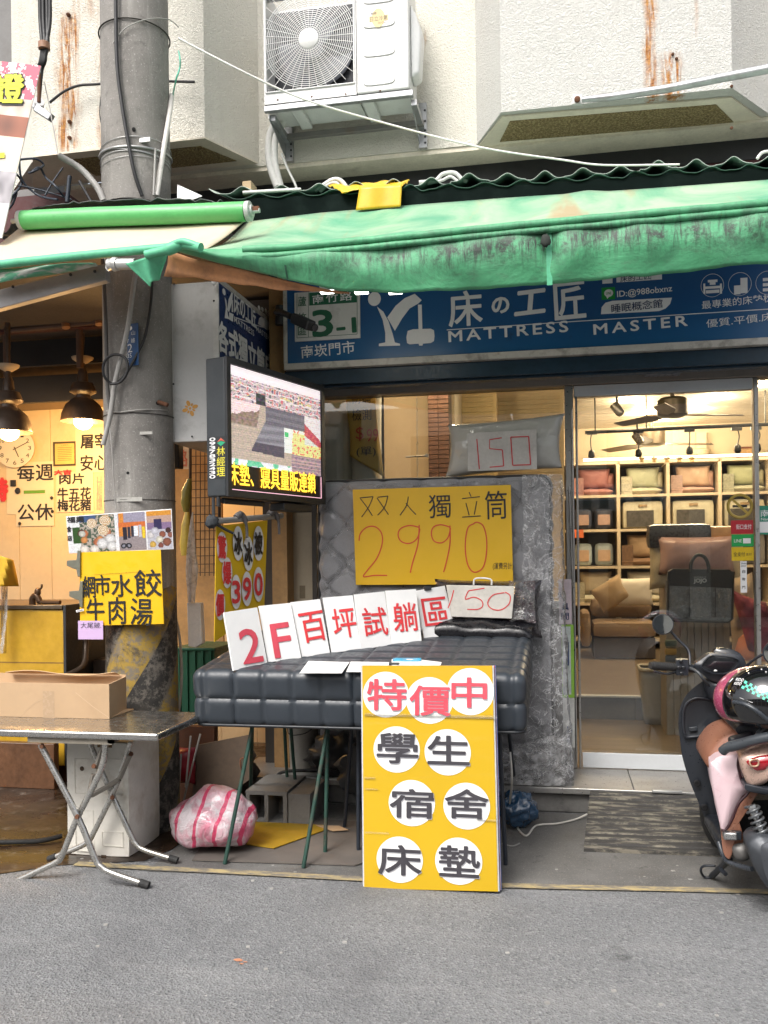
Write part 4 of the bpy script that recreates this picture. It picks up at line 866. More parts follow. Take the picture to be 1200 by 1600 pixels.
g=MB(); c=dp.at(1156,791,.002); g.tube([c+V((cos(a)*.068,0,sin(a)*.068)) for a in [k*2*pi/40 for k in range(40)]],.0095,6,closed=True); g.obox(c,V((.047,0,-.047)),V((0,.001,0)),V((.005,0,.005))); obj('ring',g,gold,ns,smooth=40)
g=MB(); g.obox(c-V((0,-.001,0)),(.042,0,0),(0,.0008,0),(0,0,.0075)); stroke(g,dp,[(1168,786),(1170,782),(1167,778),(1171,774)],.003,.002); obj('cigarette',g,M_INK,ns)
# vertical leaflet strip left of the door
lf=thing('leaflet_strip','column of printed leaflets taped between mattress and glass door','leaflets',PY(888,1150,5.62)); lp=FY(5.63)
g=MB(); rect_on(g,lp,873,905,893,975,0,.002); obj('leaflet',g,mat('pinkish_paper',(.62,.52,.55),.5),lf)
g=MB(); rect_on(g,lp,878,976,897,1090,.001,.002); obj('leaflet',g,mat('lime_border',(.26,.5,.06),.5),lf)
g=MB(); rect_on(g,lp,879,979,892,1085,.003,.001); obj('leaflet_print',g,picm:=mat('pale_print',(.55,.60,.58),.5,var=.3,vs=30),lf)
g=MB(); rect_on(g,lp,880,1091,898,1168,0,.002); obj('leaflet',g,mat('off_white_paper',(.6,.6,.56),.6,var=.2,vs=20),lf)
g=MB(True); text(g,'具',lp,883,948,12,11,.004,.008); text(g,'間',lp,883,963,12,11,.004,.008); text(g,'房',lp,875,930,8,10,.004,.008); obj('lettering',g,mat('navy_ink',(.01,.03,.10),.4),lf)
g=MB(True); g.mark(); rect_on(g,lp,884,1003,889,1040,.0045,.001); g.mark(); rect_on(g,lp,886,1135,894,1160,.004,.001); obj('leaflet_print',g,mat('blue_print',(.03,.06,.16),.5,var=.4,vs=30),lf)
for xx,y0,y1 in ((889,760,960),(893,640,1190)):
    g=MB(); g.tube([PY(xx,y0,5.66),PY(xx+8,y1,5.66)],.006,8); tag(obj('hanging_rod',g,M_AL,smooth=60),'thin steel rod by the door jamb, %s'%('beside the leaflets' if y0==760 else 'running its full height'),'rod')

# ================================================================== shop interior
M_IW=mat('interior_cream',(.55,.46,.33),.7,var=.06); M_IC=mat('ceiling_board',(.50,.44,.35),.6,var=.1)
n=N('wood_floor'); x,y,z=n.xyz(); f=n.noise(9,6,.6,vec=n.map((.35,2.2,1))); n.set(color=n.mix(n.ramp(f,.3,.7),(.20,.15,.10),(.13,.095,.06)),rough=.3); M_WF=n.m
ro=thing('shop_room','warmly lit cream interior of the mattress shop','room',(1,8,.15)); struct(ro)
YB=11.9; CZ=3.12
g=MB(); g.box((-1.8,5.79,.0),(5.0,7.5,.147)); obj('floor',g,M_WF,ro)
g=MB(); g.box((-1.8,7.5,.0),(5.0,12.0,.325)); obj('platform',g,M_WF,ro)
g=MB(); g.box((-1.8,7.46,.328),(5.0,7.52,.345)); obj('platform_nosing',g,M_ALW,ro,bevel=.003)
rt=MB(); rt.box((-.298,7.485,.148),(.298,7.499,.3275)); r0=None; M_RT=mat('riser_tile',(.11,.11,.11),.4,var=.25)
for k in range(9):
    if r0 is None: r0=obj('riser_tile',rt,M_RT,ro); r0.location.x+=-.9
    else: t=r0.copy(); COL.objects.link(t); t.location.x=r0.location.x+.6*k
g=MB(); g.box((-1.8,YB,0),(5,YB+.1,3.4)); obj('back_wall',g,M_IW,ro)
g=MB(); g.box((-1.9,5.80,0),(-1.8,12,3.4)); obj('side_wall',g,M_IW,ro)
g=MB(); g.box((5,5.80,0),(5.1,12,3.4)); obj('side_wall',g,M_IW,ro)
g=MB(); g.box((-1.8,5.8,CZ+.03),(5,12,CZ+.05)); obj('ceiling_backing',g,mat('ceiling_gap',(.16,.12,.08),.8),ro)
pk=MB(); pk.box((-1.8,-.098,CZ),(5,.098,CZ+.022)); k0=None
for k in range(28):
    if k0 is None: k0=obj('ceiling_plank',pk,M_IC,ro); k0.location.y=6.0; k0b=k0
    else: t=k0.copy(); COL.objects.link(t); t.location.y=6.0+.218*k
k0.location.y=6.0-0
for o in [c for c in ro.children if c.name.startswith('ceiling_plank')]: o.location.y-=0
# left partition and slanted bulkhead seen through the glass
g=MB(); g.box((-.9,7.6,.33),(-.85,11.9,CZ-.002)); obj('partition',g,M_IW,ro)
# lights
def warm(name,loc,e,size=.12,col=(1,.78,.50),typ='POINT'):
    l=bpy.data.lights.new(name,typ); l.energy=e; l.color=col
    if typ=='POINT': l.shadow_soft_size=size
    else: l.size=size; 
    o=bpy.data.objects.new(name,l); o.location=loc; COL.objects.link(o); return o
M_LAMP=emis('lamp_glow',(1,.82,.55),14)
dl=None; 
g=MB()
for k,(px,py) in enumerate(((984,625),(1006,645),(1027,667),(1084,640),(1120,622),(1195,601))):
    p=PZ(px,py,CZ-.002)
    if p.y>11.5: p.y=11.3
    t=thing('downlight','round recessed downlight in the shop ceiling, '+('nearest left of the big fan','left of the rear fan','behind the rear fan','right of the big fan','far right of the big fan','bright one by the right edge')[k],'ceiling light',p,'downlights in the shop ceiling')
    g=MB(); g.lathe(p,[(.085,0),(.085,.006)],24,(0,0,-1)); obj('trim',g,M_PW,t,smooth=40)
    g=MB(); g.lathe(p-V((0,0,.007)),[(.065,0),(.06,.006)],24,(0,0,-1)); obj('lens',g,M_LAMP,t,smooth=40)
    warm('downlight_lamp',p-V((0,0,.05)),33)
for p in ((-.9,6.6,CZ-.06),(.3,6.5,CZ-.06),(1.6,6.6,CZ-.06)):  # unseen lamps added behind the header to brighten the shop front from inside
    t=thing('downlight','unseen added downlight just inside the shopfront, '+('over the left window','over the middle of the door','over the right pane')[int(p[0]+1.2)//1 if p[0]<1.5 else 2],'ceiling light',p,'downlights in the shop ceiling')
    g=MB(); g.lathe(V(p)+V((0,0,.056)),[(.085,0),(.085,.006),(.06,.012)],24,(0,0,-1)); obj('lens',g,M_LAMP,t,smooth=40); warm('downlight_lamp',p,46 if p[0]<0 else 30)
# shelving
SH=thing('display_shelves','pale wooden display shelves full of packed bedding at the back of shop','shelves',(0,11.4,.33))
M_SHW=mat('pale_shelf_wood',(.55,.45,.32),.5,var=.1); shp=FY(11.35)
xs=[PY(x,760,11.35).x for x in (812,890,966,1044,1125,1205,1285)]; zs=[PY(1000,y,11.35).z for y in (722,774,828,886,944,1000)]
g=MB(); g.box((xs[0],11.8,zs[-1]),(xs[-1],11.82,zs[0]+.0)); obj('back_panel',g,mat('dark_shelf_back',(.06,.045,.035),.6),SH)
for x in xs: g=MB(); g.box((x-.02,11.35,.33),(x+.02,11.795,zs[0]-.021)); obj('upright',g,M_SHW,SH)
for z in zs:
    for i in range(6): g=MB(); g.box((xs[i]+.021,11.352,z-.016),(xs[i+1]-.021,11.79,z+.016)); obj('shelf',g,M_SHW,SH)
ls=thing('light_strip','bright warm light strip along the top of the display shelves','light strip',(xs[2],11.3,zs[0]+.03))
g=MB(); g.box((PY(912,728,11.2).x,11.28,zs[0]+.03),(xs[-1],11.34,zs[0]+.055)); obj('strip_tube',g,emis('strip_glow',(1,.86,.62),4),ls)
for k in range(4):
    warm('shelf_lamp',((xs[1]+xs[2])/2+.62*k,10.9,zs[0]-.08),3.5,.15)
M_CLR=glassmat('clear_plastic',(.96,.96,.96),1.6,.6)
ps=random.Random(11)
def pack(i,j,lab,cols,kind,fx=.42,fz=.42):
    """one packed item on shelf column i, shelf row j"""
    x0,x1=xs[i]+.04,xs[i+1]-.04; z0=zs[j+1]+.017; h=(zs[j]-zs[j+1]-.05); cx=(x0+x1)/2; w=x1-x0
    t=thing('bedding_pack' if kind!='bag' else 'zipped_bag',lab,'bedding' if kind!='bag' else 'bag',(cx,11.45,z0),'packed bedding on the display shelves')
    c1=mat('bedding_'+cols[0],cols[1],.7,var=.15,vs=12); c2=mat('bedding_'+cols[2],cols[3],.7,var=.2,vs=20)
    if kind=='pillow':
        g=MB(); pillow(g,(cx,11.55,z0+h*.12),(w*.5,0,0),(0,.16,0),(0,0,h*.12),14,10,.006,i); obj('folded_quilt',g,c2,t,smooth=60,weld=True)
        g=MB(); pillow(g,(cx+w*.02,11.52,z0+h*.22+h*.36),(w*.40,0,0),(0,0,h*.37),(0,-.09,0),16,12,.006,j); obj('cushion',g,c1,t,smooth=60,weld=True)
        g=MB(); pillow(g,(cx+w*.34,11.58,z0+h*.20+h*.30),(w*.18,0,0),(0,0,h*.3),(0,-.09,0),10,10,.006,j); obj('cushion',g,c2,t,smooth=60,weld=True)
        g=MB(); g.box((x0+.0,11.40,z0),(x0+w*.26,11.41,z0+h*.62)); obj('insert_card',g,mat('insert_'+cols[2],tuple(V(cols[3])*.7),.4,var=.5,vs=40),t)
    elif kind=='case':
        rb_=MB(); rbox(rb_,(w*.96,.28,h*.92),.045,Matrix.Translation((cx,11.56,z0+h*.46)),.06); obj('case',rb_,c1,t,smooth=60,weld=True)
        g=MB(); g.box((cx-w*.38,11.405,z0+h*.06),(cx+w*.25,11.415,z0+h*.60)); obj('insert_card',g,mat('photo_card',(.06,.055,.05),.4,var=.8,vs=22),t)
        g=MB(); g.box((cx-w*.1,11.405,z0+h*.72),(cx+w*.1,11.413,z0+h*.80)); obj('handle',g,c2,t)
    else:
        for q in (-.27,.24):
            rb_=MB(); rbox(rb_,(w*.44,.22,h*.7),.05,Matrix.Translation((cx+w*q,11.56,z0+h*.35)),.05); obj('bag_body',rb_,c1,t,smooth=60,weld=True)
            g=MB(); rb3=MB(); rbox(rb3,(w*.30,.02,h*.35),.008,Matrix.Translation((cx+w*q,11.442,z0+h*.32)),.05); obj('patch',rb3,c2,t,smooth=60,weld=True)
pack(1,0,'red patterned cushion set, leftmost on the top shelf',('dusty_red',(.25,.09,.08),'rose',(.36,.16,.14)),'pillow')
pack(2,0,'pale green cushion set on the top shelf',('pale_green',(.42,.43,.30),'cream',(.50,.46,.34)),'pillow')
pack(3,0,'orange cushion set on the top shelf, third from the left',('apricot_satin',(.46,.31,.21),'coral',(.40,.25,.20)),'pillow')
pack(4,0,'olive green cushion set behind the door mullion',('olive',(.30,.31,.18),'sage',(.38,.37,.26)),'pillow')
pack(5,0,'beige cushion set at the far right of the top shelf',('beige',(.5,.42,.3),'cream',(.50,.46,.34)),'pillow')
pack(1,1,'dark navy folded bags with red trim on the second shelf',('navy',(.03,.035,.06),'white_red',(.36,.24,.2)),'bag')
pack(2,1,'cream quilt case with dark photo card on the second shelf',('cream',(.50,.46,.34),'tan',(.3,.2,.1)),'case')
pack(3,1,'cream quilt case beside the no smoking sign',('cream',(.50,.46,.34),'tan',(.3,.2,.1)),'case')
pack(4,1,'cream quilt case behind the no smoking sign',('cream',(.50,.46,.34),'tan',(.3,.2,.1)),'case')
pack(5,1,'cream quilt case at the far right of second shelf',('cream',(.50,.46,.34),'tan',(.3,.2,.1)),'case')
pack(1,2,'two pale blue zipped bags on the third shelf',('pale_blue',(.34,.40,.42),'picture',(.45,.3,.2)),'bag')
pack(2,2,'tan and white pillows on the third shelf',('tan2',(.36,.24,.14),'brown',(.2,.11,.06)),'pillow')
pack(3,2,'dark folded quilt case on the third shelf',('charcoal',(.05,.05,.055),'grey',(.2,.2,.2)),'case')
pack(4,2,'grey quilt case on third shelf at right',('grey2',(.22,.21,.2),'grey',(.2,.2,.2)),'case')
pack(1,3,'beige folded blanket on the fourth shelf at left',('beige',(.5,.42,.3),'cream',(.50,.46,.34)),'pillow')
pack(2,3,'white packed pillows on the fourth shelf',('offwhite',(.6,.56,.48),'cream',(.50,.46,.34)),'pillow')
for k,(px) in enumerate((903,918)):
    g=MB(); a_=PY(px+0,842 if k==0 else 842,11.3); 
p=PY(904,834,11.33); g=MB(); g.box((p.x-.06,11.325,p.z-.05),(p.x+.06,11.335,p.z+.05)); tag(obj('price_card',g,mat('orange_card',(.65,.14,.04),.5)),'small orange price card hanging from the third shelf','card')
# ceiling fans
def fan(px,py,py2,y,s,lab):
    t=thing('ceiling_fan',lab,'ceiling fan',PY(px,py2,y)); c=PY(px,py2,y); mt_=mat('fan_bronze',(.10,.075,.05),.4,.4); 
    g=MB(); g.lathe(V((c.x,y,CZ-.05)),[(.02,c.z-CZ+.1+.05),(.02,.0)],10,(0,0,1)); obj('rod',g,mt_,t,smooth=40)
    g=MB(); g.lathe(V((c.x,y,CZ-.06)),[(.04,0),(.09,.058)],20); obj('canopy_cup',g,mt_,t,smooth=40)
    g=MB(); g.lathe(c-V((0,0,.10*s)),[(.10*s,0),(.155*s,.02),(.155*s,.17*s),(.12*s,.20*s)],28); obj('motor_housing',g,mt_,t,smooth=40)
    for k in range(3):
        a=2*pi*k/3+.25; d=V((cos(a),sin(a),0)); w=V((-sin(a),cos(a),.25))*.075*s
        g=MB(); z=c-V((0,0,.08*s)); g.prism([z+d*.13*s-w*.5,z+d*.3*s-w,z+d*.72*s-w*.9,z+d*.75*s+w*.6,z+d*.3*s+w,z+d*.13*s+w*.5],(0,0,.008)); obj('blade',g,mt_,t,bevel=.002)
fan(1051,0,637,8.6,.9,'nearer bronze ceiling fan inside the shop'); fan(1018,0,684,11.0,1.0,'farther bronze ceiling fan before the back wall')
# track with hanging spots
tr=thing('light_track','black lighting track across the shop ceiling','track',PY(1050,672,9.5)); ty=9.6
g=MB(); g.tube([PY(914,676,ty),PY(1000,672,ty),PY(1172,664,ty),PY(1230,662,ty)],.018,6); obj('rail',g,M_BLACK,tr)
g=MB()
for px in (930,1010): p=PY(px,674,ty); g.box((p.x-.006,ty-.006,p.z),(p.x+.006,ty+.006,CZ+.02))
g.box((PY(1195,663,ty).x,ty-.006,PY(1195,663,ty).z),(PY(1195,663,ty).x+.012,ty+.006,CZ+.02)); obj('drop_rod',g,M_BLACK,tr)
for k,(px,py1,sw) in enumerate(((925,706,-3),(997,704,2),(1077,700,1),(1151,697,5),(1181,695,8))):
    t=thing('pendant_spot','small black spot lamp hanging from the track, %s'%('leftmost','second from the left','below the rear fan at right','left of the door mullion','right of the door mullion')[k],'spot lamp',PY(px,py1,ty),'spot lamps hanging from the track')
    p0=PY(px,674-(px-925)*.03,ty); p1=PY(px+sw*.3,py1-3,ty)
    g=MB(); g.box((p0.x-.05,ty-.02,p0.z-.035),(p0.x+.05,ty+.02,p0.z)); obj('track_adapter',g,M_BLACK,t)
    g=MB(); g.tube(cr([p0,p0.lerp(p1,.5)+V((.02*sw*.2,0,0)),p1]),.006,6); obj('cord',g,M_BLACK,t,smooth=60)
    g=MB(); g.lathe(p1,[(.012,0),(.03,-.02),(.036,-.07),(.02,-.09)],12); obj('lamp_shade',g,M_BLACK,t,smooth=60)
for k,(px,py) in enumerate(((965,640),(997,686))):
    p=PY(px,py,8.4 if k==0 else 9.6); t=thing('spot_lamp','silver barrel spotlight aimed down, %s'%('left of the nearer fan','left of the rear fan')[k],'spot lamp',p)
    g=MB(); g.lathe(p,[(.03,-.06),(.042,-.04),(.042,.06),(.02,.07)],16,(-.4,.2,.6)); obj('barrel',g,mat('spot_silver',(.3,.28,.25),.3,.6),t,smooth=40)
    g=MB(); g.tube([p,V((p.x-.01,p.y,p.z+.16))],.01,6); obj('stem',g,M_BLACK,t,smooth=60)
g=MB()
for k in range(5):
    px=1003+k*19.5; p=PY(px,722,11.2); g.lathe(p,[(.03,0),(.02,.03),(.045,.045),(.01,.07)],8)
tag(obj('ornament_row',g,mat('ornament_gold',(.3,.2,.08),.4),kind='stuff'),'tiny gold ornaments standing in a row over the shelves','ornaments')
fp=FY(11.85); g=MB(); rect_on(g,fp,1151,698,1179,716,.03,.03); t=thing('picture_frame','small brown framed picture at right above the shelves','picture',fp.at(1165,716)); obj('frame',g,mat('frame_brown',(.16,.05,.03),.5),t); g=MB(); rect_on(g,fp,1154,701,1176,714,.034,.002); obj('canvas',g,mat('picture_tan',(.40,.25,.12),.6,var=.4,vs=20),t)
g=MB(); p=PY(1096,690,11.8); g.box((p.x-.06,11.8,p.z-.1),(p.x+.06,11.89,p.z+.12)); g.lathe((p.x,11.84,p.z-.16),[(.10,0),(.12,.06),(.05,.08)],16); tag(obj('wall_duct',g,M_IW,smooth=40),'pale wall duct with rounded end above the shelves','duct')
# sofa and goods
sfx=PY(975,960,10.4)
so_=thing('display_sofa','tan padded sofa bed standing at the back of the shop floor','sofa',(sfx.x,10.4,.33)); M_SOFA=mat('tan_fabric',(.22,.15,.095),.8,var=.12,bump=.2)
for nm,a_,b_,r_ in (('seat',(-.36,10.2,.56),(.34,10.9,.74),.06),('backrest',(-.36,10.7,.75),(.34,10.95,.98),.07),('armrest',(-.48,10.2,.45),(-.37,10.95,.85),.05)):
    g=MB(); rbox(g,(b_[0]-a_[0],b_[1]-a_[1],b_[2]-a_[2]),r_,Matrix.Translation((sfx.x+(a_[0]+b_[0])/2,(a_[1]+b_[1])/2,(a_[2]+b_[2])/2)),.08); obj(nm,g,M_SOFA,so_,smooth=60,weld=True)
g=MB(); g.box((sfx.x-.34,10.25,.335),(sfx.x+.32,10.9,.56)); obj('base',g,mat('dark_base',(.06,.05,.05),.6),so_)
pcs=[('white_pillow','plump white pillow lying on tan sofa bed',(985,925,10.5),(.25,0,0),(0,0,.16),(0,-.10,0),(.62,.56,.47)),('tan_pillow','tan pillow leaning at left end of sofa bed',(955,928,10.45),(.16,0,.1),(-.08,0,.13),(0,-.08,0),(.34,.24,.14))]
for nm,lab,(px,py,y),X,Y,T,c in pcs:
    g=MB(); pillow(g,PY(px,py,y),X,Y,T,14,12,.006); tag(obj(nm,g,mat(nm,c,.8,var=.08),smooth=60,weld=True),lab,'pillow')
# pink packed cushion on stand & goods right of the door
gs=thing('goods_stand','dark display stand carrying packed cushions inside the door','display stand',PY(1090,1000,6.9))
q0=PY(1040,985,6.9); q1=PY(1140,985,6.9)
g=MB(); g.box((q0.x,6.9,.147),(q1.x,7.3,PY(1090,900,6.9).z)); obj('stand_body',g,mat('slatted_greyboard',(.30,.26,.21),.6,var=.2),gs)
for k in range(9):
    g=MB(); x=q0.x+(q1.x-q0.x)*(k+.5)/9; g.box((x-.022,6.885,.15),(x+.022,6.8995,PY(1090,905,6.9).z)); obj('slat',g,mat('slat_grey',(.26,.23,.19),.6),gs)
g=MB(); pillow(g,PY(1088,868,6.85),(.27,0,0),(0,0,.14),(0,-.10,0),18,12,.006,2,4); tag(obj('pink_cushion_pack',g,mat('pink_satin',(.40,.25,.22),.35,var=.12),smooth=60,weld=True),'pink cushion in clear wrap above the black bag','cushion')
g=MB(); pillow(g,PY(1140,875,6.95),(.10,0,0),(0,0,.22),(0,-.08,0),12,12,.008,5); tag(obj('cream_cushion_pack',g,mat('cream_satin',(.58,.45,.27),.35,var=.12),smooth=60,weld=True),'cream packed cushion right of the pink one','cushion')
g=MB(); pillow(g,PY(1034,880,6.95),(.09,0,0),(0,0,.20),(0,-.08,0),12,12,.008,5); tag(obj('ivory_cushion_pack',g,mat('ivory_satin',(.5,.42,.28),.35,var=.12),smooth=60,weld=True),'ivory packed cushion left of the pink one','cushion')
g=MB(); rbox(g,(.45,.2,.18),.03,Matrix.Translation(PY(1060,838,6.95)),.05); tag(obj('charcoal_case',g,mat('charcoal_vinyl',(.04,.04,.045),.3),smooth=60,weld=True),'dark zipped case on top of the packed cushions','case')
g=MB(); rbox(g,(.5,.2,.12),.03,Matrix.Translation(PY(1118,835,6.97)),.05); tag(obj('orange_quilt_pack',g,mat('apricot',(.5,.28,.12),.4,var=.3,vs=14),smooth=60,weld=True),'apricot folded quilt pack left of payment stickers','quilt')
# black zipped bag hanging inside the door
bg_=thing('black_quilt_bag','black zipped bag with clear front window hanging behind the glass','bag',PY(1095,972,6.2)); bpn=FY(6.2)
def P6(x,y,o=0): return bpn.at(x,y,o)
g=MB(); g.prism([P6(x,y) for x,y in ((1045,893),(1052,889),(1140,890),(1146,895),(1145,968),(1138,972),(1048,968),(1043,962))],(0,.09,0)); obj('bag_body',g,mat('grey_quilt',(.17,.17,.17),.6,var=.35,vs=9,bump=.8,bs=18,bd=.03),bg_,bevel=.01)
g=MB(); g.poly([P6(x,y,.004) for x,y in ((1045,893),(1052,889),(1140,890),(1146,895),(1146,919),(1045,915))]); 
for q in ([(1045,893),(1043,964),(1048,970),(1138,972),(1144,967),(1146,893)],): g.tube([P6(x,y,.002) for x,y in q],.008,6)
obj('black_trim',g,M_BLACK,bg_)
g=MB(); g.poly([P6(x,y,.012) for x,y in ((1047,916),(1143,919),(1141,966),(1046,963))]); obj('clear_window',g,glassmat('crinkled_plastic',(.9,.9,.9),2.4,1.0,.08),bg_)
g=MB(); g.tube(cr([P6(1079,893,.01),P6(1080,880,.01),P6(1086,870,.01),P6(1092,867,.01),P6(1100,870,.01),P6(1106,880,.01),P6(1108,895,.01)]),.012,8); obj('handle',g,M_BLACK,bg_,smooth=60)
g=MB(); text(g,'JOJO',bpn,1094,908,20,7.5,.008,.0,fat=.002); text(g,'NATURALLY',bpn,1094,902,19,3,.008,.004); obj('lettering',g,mat('bag_letter_grey',(.5,.48,.44),.5),bg_)
for px in (1077,1118):
    g=MB(); g.tube([P6(px,918,.014),P6(px,965,.014)],.0025,5); obj('seam',g,M_BLACK,bg_)
# hat, scarf and goods further right
g=MB(); pillow(g,PY(1160,960,6.7),(.09,0,.02),(-.02,0,.28),(0,-.08,0),12,16,.02,3); tag(obj('beige_scarf',g,mat('beige_cloth',(.42,.30,.18),.85,var=.2),smooth=60,weld=True),'beige cloth hanging by the right door mullion','cloth')
g=MB(); pillow(g,PY(1183,980,6.5),(.12,0,-.05),(-.06,0,.22),(0,-.08,0),12,16,.03,4); tag(obj('maroon_fabric',g,mat('maroon_white_cloth',(.20,.03,.045),.8,var=.6,vs=12),smooth=60,weld=True),'maroon striped fabric draped behind the scooter','fabric')
g=MB(); g.lathe(PY(1183,1030,6.6),[(.13,0),(.15,.03),(.12,.14),(.06,.2),(.0,.22)],20); tag(obj('orange_hat',g,mat('orange_felt',(.50,.17,.07),.9),smooth=60),'orange hat beside the right door mullion','hat')
for k,(py,c) in enumerate(((1005,(.10,.13,.10)),(1018,(.4,.24,.06)),(1029,(.12,.14,.16)))):
    g=MB(); rbox(g,(.085,.04,.05),.012,Matrix.Translation(PY(1048,py,6.75)),.03); tag(obj('round_badge',g,mat('badge_%d'%k,c,.5),smooth=60,weld=True),('dark green','orange','grey blue')[k]+' small product pouch hanging behind the mirror','pouch')
# grey tub inside the door
tb=thing('storage_bin','translucent grey plastic bin just inside the door with a yellow card','bin',PZ(1040,1130,.15)); c=PZ(1040,1128,.15)
g=MB(); rw=.165
def tubf(u,v):
    a=2*pi*u; e=.35; ca,sa=cos(a),sin(a); k=rw*(1+.22*v); return c+V((abs(ca)**e*(1 if ca>0 else -1)*k,abs(sa)**e*(1 if sa>0 else -1)*k*.8,.43*v))
g.grid(48,6,tubf); g.poly([tubf(i/48,0.01) for i in range(48)]); obj('bin_wall',g,mat('grey_translucent',(.33,.34,.35),.35,var=.08),tb,solid=.004,smooth=60)
g=MB(); g.tube([tubf(i/48,1.0) for i in range(48)],.014,8,closed=True); obj('rim',g,mat('rim_beige',(.5,.46,.38),.4),tb,smooth=60)
ypn=FY(c.y-.17)
g=MB(); g.poly([ypn.at(x,y) for x,y in ((1049,1054),(1100,1056),(1098,1106),(1053,1105))]); yc=obj('price_card',g,M_YBOARD,tb)
g=MB(); text(g,'涼',ypn,1068,1065,15,15,.002); obj('lettering',g,M_INK,tb); g=MB(); stroke(g,ypn,[(1062,1080),(1067,1077),(1073,1079),(1073,1085),(1066,1092),(1063,1098),(1076,1098)],.004,.002); obj('lettering',g,M_INKO,tb)
# behind the left window: hanging pillow, yellow note, brick strip, chain, panels
hp=thing('hanging_duvet','white rolled duvet hanging behind the left window','duvet',PY(552,745,6.0))
for px,w in ((528,26),(573,26)):
    g=MB(); pillow(g,PY(px,700,6.05),(w*.0043,0,0),(0,0,.42),(0,-.09,0),12,24,.012,px,6); obj('duvet_roll',g,mat('duvet_white',(.55,.52,.45),.85,var=.1),hp,smooth=60,weld=True)
np_=FY(5.93); yn=thing('price_note','long yellow handwritten price note taped inside the left window','note',np_.at(570,745))
g=MB(); g.grid(6,20,lambda u,v:np_.at(541+44*u+14*v*(.5+.5*u),613+(100+32*u)*v)+V((0,-.02*sin(u*5+v*7),0))); obj('note_paper',g,mat('note_yellow',(.62,.40,.08),.6,var=.1),yn,solid=.002,smooth=60)
nq=FY(5.895); g=MB(); text(g,'防蟎',nq,565,623,28,14,.001); text(g,'檢測',nq,565,648,30,18,.001); text(g,'(單)',nq,572,706,30,16,.001); obj('lettering',g,M_INK,yn)
g=MB(); text(g,'$',nq,562,678,12,22,.001); text(g,'99',nq,582,680,18,20,.001); obj('lettering',g,M_INKO,yn)
bk=thing('brick_pillar','narrow brown brick pillar behind the left window','pillar',PY(684,745,7.0)); x0,x1=PY(669,700,7.0).x,PY(702,700,7.0).x
g=MB(); g.box((x0,7.02,.147),(x1,7.2,CZ-.002)); obj('pillar_core',g,mat('mortar_brown',(.07,.04,.025),.9),bk)
M_BR=mat('brown_brick',(.075,.032,.018),.8,var=.35,vs=20,bump=.4)
bm_=None
for r_ in range(34):
    z=1.75+r_*.036
    for k in range(2):
        w=(x1-x0)/2; g=MB()
        if bm_ is None:
            g.box((x0+.003,7.0,z+.003),(x0+w-.003,7.019,z+.033)); bm_=obj('brick',g,M_BR,bk); 
        else:
            t=bm_.copy(); COL.objects.link(t); t.location=V((k*w+(r_%2)*w*.0,-.002*ps.random()*2,r_*.036))
for nm,x_0,x_1,y_,c in (('blind_panel',601,668,7.6,(.42,.32,.2)),('blind_panel',703,775,8.2,(.50,.36,.16)),('blind_panel',776,880,9.0,(.55,.42,.24))):
    t=thing('wall_panel','beige interior wall panel behind the left window, '+{601:'left of',703:'just right of',776:'furthest right of'}[x_0]+' the brick pillar','panel',PY((x_0+x_1)/2,745,y_)); g=MB(); a_=PY(x_0,745,y_); b_=PY(x_1,600,y_); g.box((a_.x,y_,.34),(b_.x,y_+.03,CZ-.003)); obj('panel_board',g,mat('panel_%d'%x_0,c,.6,var=.08),t)
    if x_0!=601:
        for k in range(26): g=MB(); g.box((a_.x+.03,y_-.012,1.9+k*.045),(b_.x-.03,y_-.001,1.9+k*.045+.034)); obj('slat',g,mat('slat_%d'%x_0,tuple(V(c)*.85),.6),t)
g=MB()
for k in range(34): p=PY(651,606,6.1)-V((0,0,.03*k)); g.tube([p+V((cos(a)*.006*(k%2)+.0,cos(a)*.006*((k+1)%2),sin(a)*.017)) for a in [j*pi/4 for j in range(8)]],.0018,4,closed=True)
tag(obj('hanging_chain',g,M_AL,kind='stuff'),'thin metal chain hanging inside the left window','chain')
g=MB(); g.tube([PY(634,714,6.2),PY(668,712,6.2)],.006,6); g.lathe(PY(667,712,6.2),[(.014,0),(.014,.02)],10,(0,-1,0)); tag(obj('latch_rod',g,M_AL,smooth=60),'short horizontal latch rod inside the left window','latch')
# ================================================================== food stall on the left
M_SW=mat('stall_cream_wall',(.64,.51,.32),.6,var=.08,vs=3,dirt=(.40,.28,.14,.4))
SYW=6.9; wp=FY(SYW)
sr_=struct(thing('stall_room','cream panelled interior of the food stall on the left','room',(-4,6.5,0)))
xr=-1.95
zt_=PY(80,640,SYW).z
g=MB(); g.box((-6.5,SYW+.011,0),(-1.72,SYW+.1,3.3)); obj('back_wall',g,mat('panel_joint',(.22,.15,.08),.8),sr_)
pm=MB(); pm.box((-6.0,SYW,.0),(-5.704,SYW+.010,zt_)); w0=obj('wall_panel',pm,M_SW,sr_)
for k in range(1,14): t=w0.copy(); COL.objects.link(t); t.location=V((.30*k,0,0))
g=MB(); g.box((-6.5,6.55,zt_),(-1.9,6.6,2.98)); obj('dark_beam',g,mat('dark_beam',(.012,.012,.015),.5),sr_)
g=MB(); g.box((-6.5,4.6,3.22),(-1.72,6.9,3.26)); obj('ceiling',g,mat('stall_ceiling',(.07,.062,.055),.8),sr_)
g=MB(); g.box((-6.6,5.2,0),(-6.5,6.9,3.3)); obj('side_wall',g,M_SW,sr_)
g=MB(); g.box((-1.80,5.5,0),(-1.70,6.9,3.3)); obj('side_wall',g,mat('side_timber',(.34,.20,.08),.7,var=.3,vs=5),sr_)
g=MB(); g.box((-6.5,6.3,3.0),(-1.9,6.34,3.2)); obj('upper_beam',g,M_BLACK,sr_)
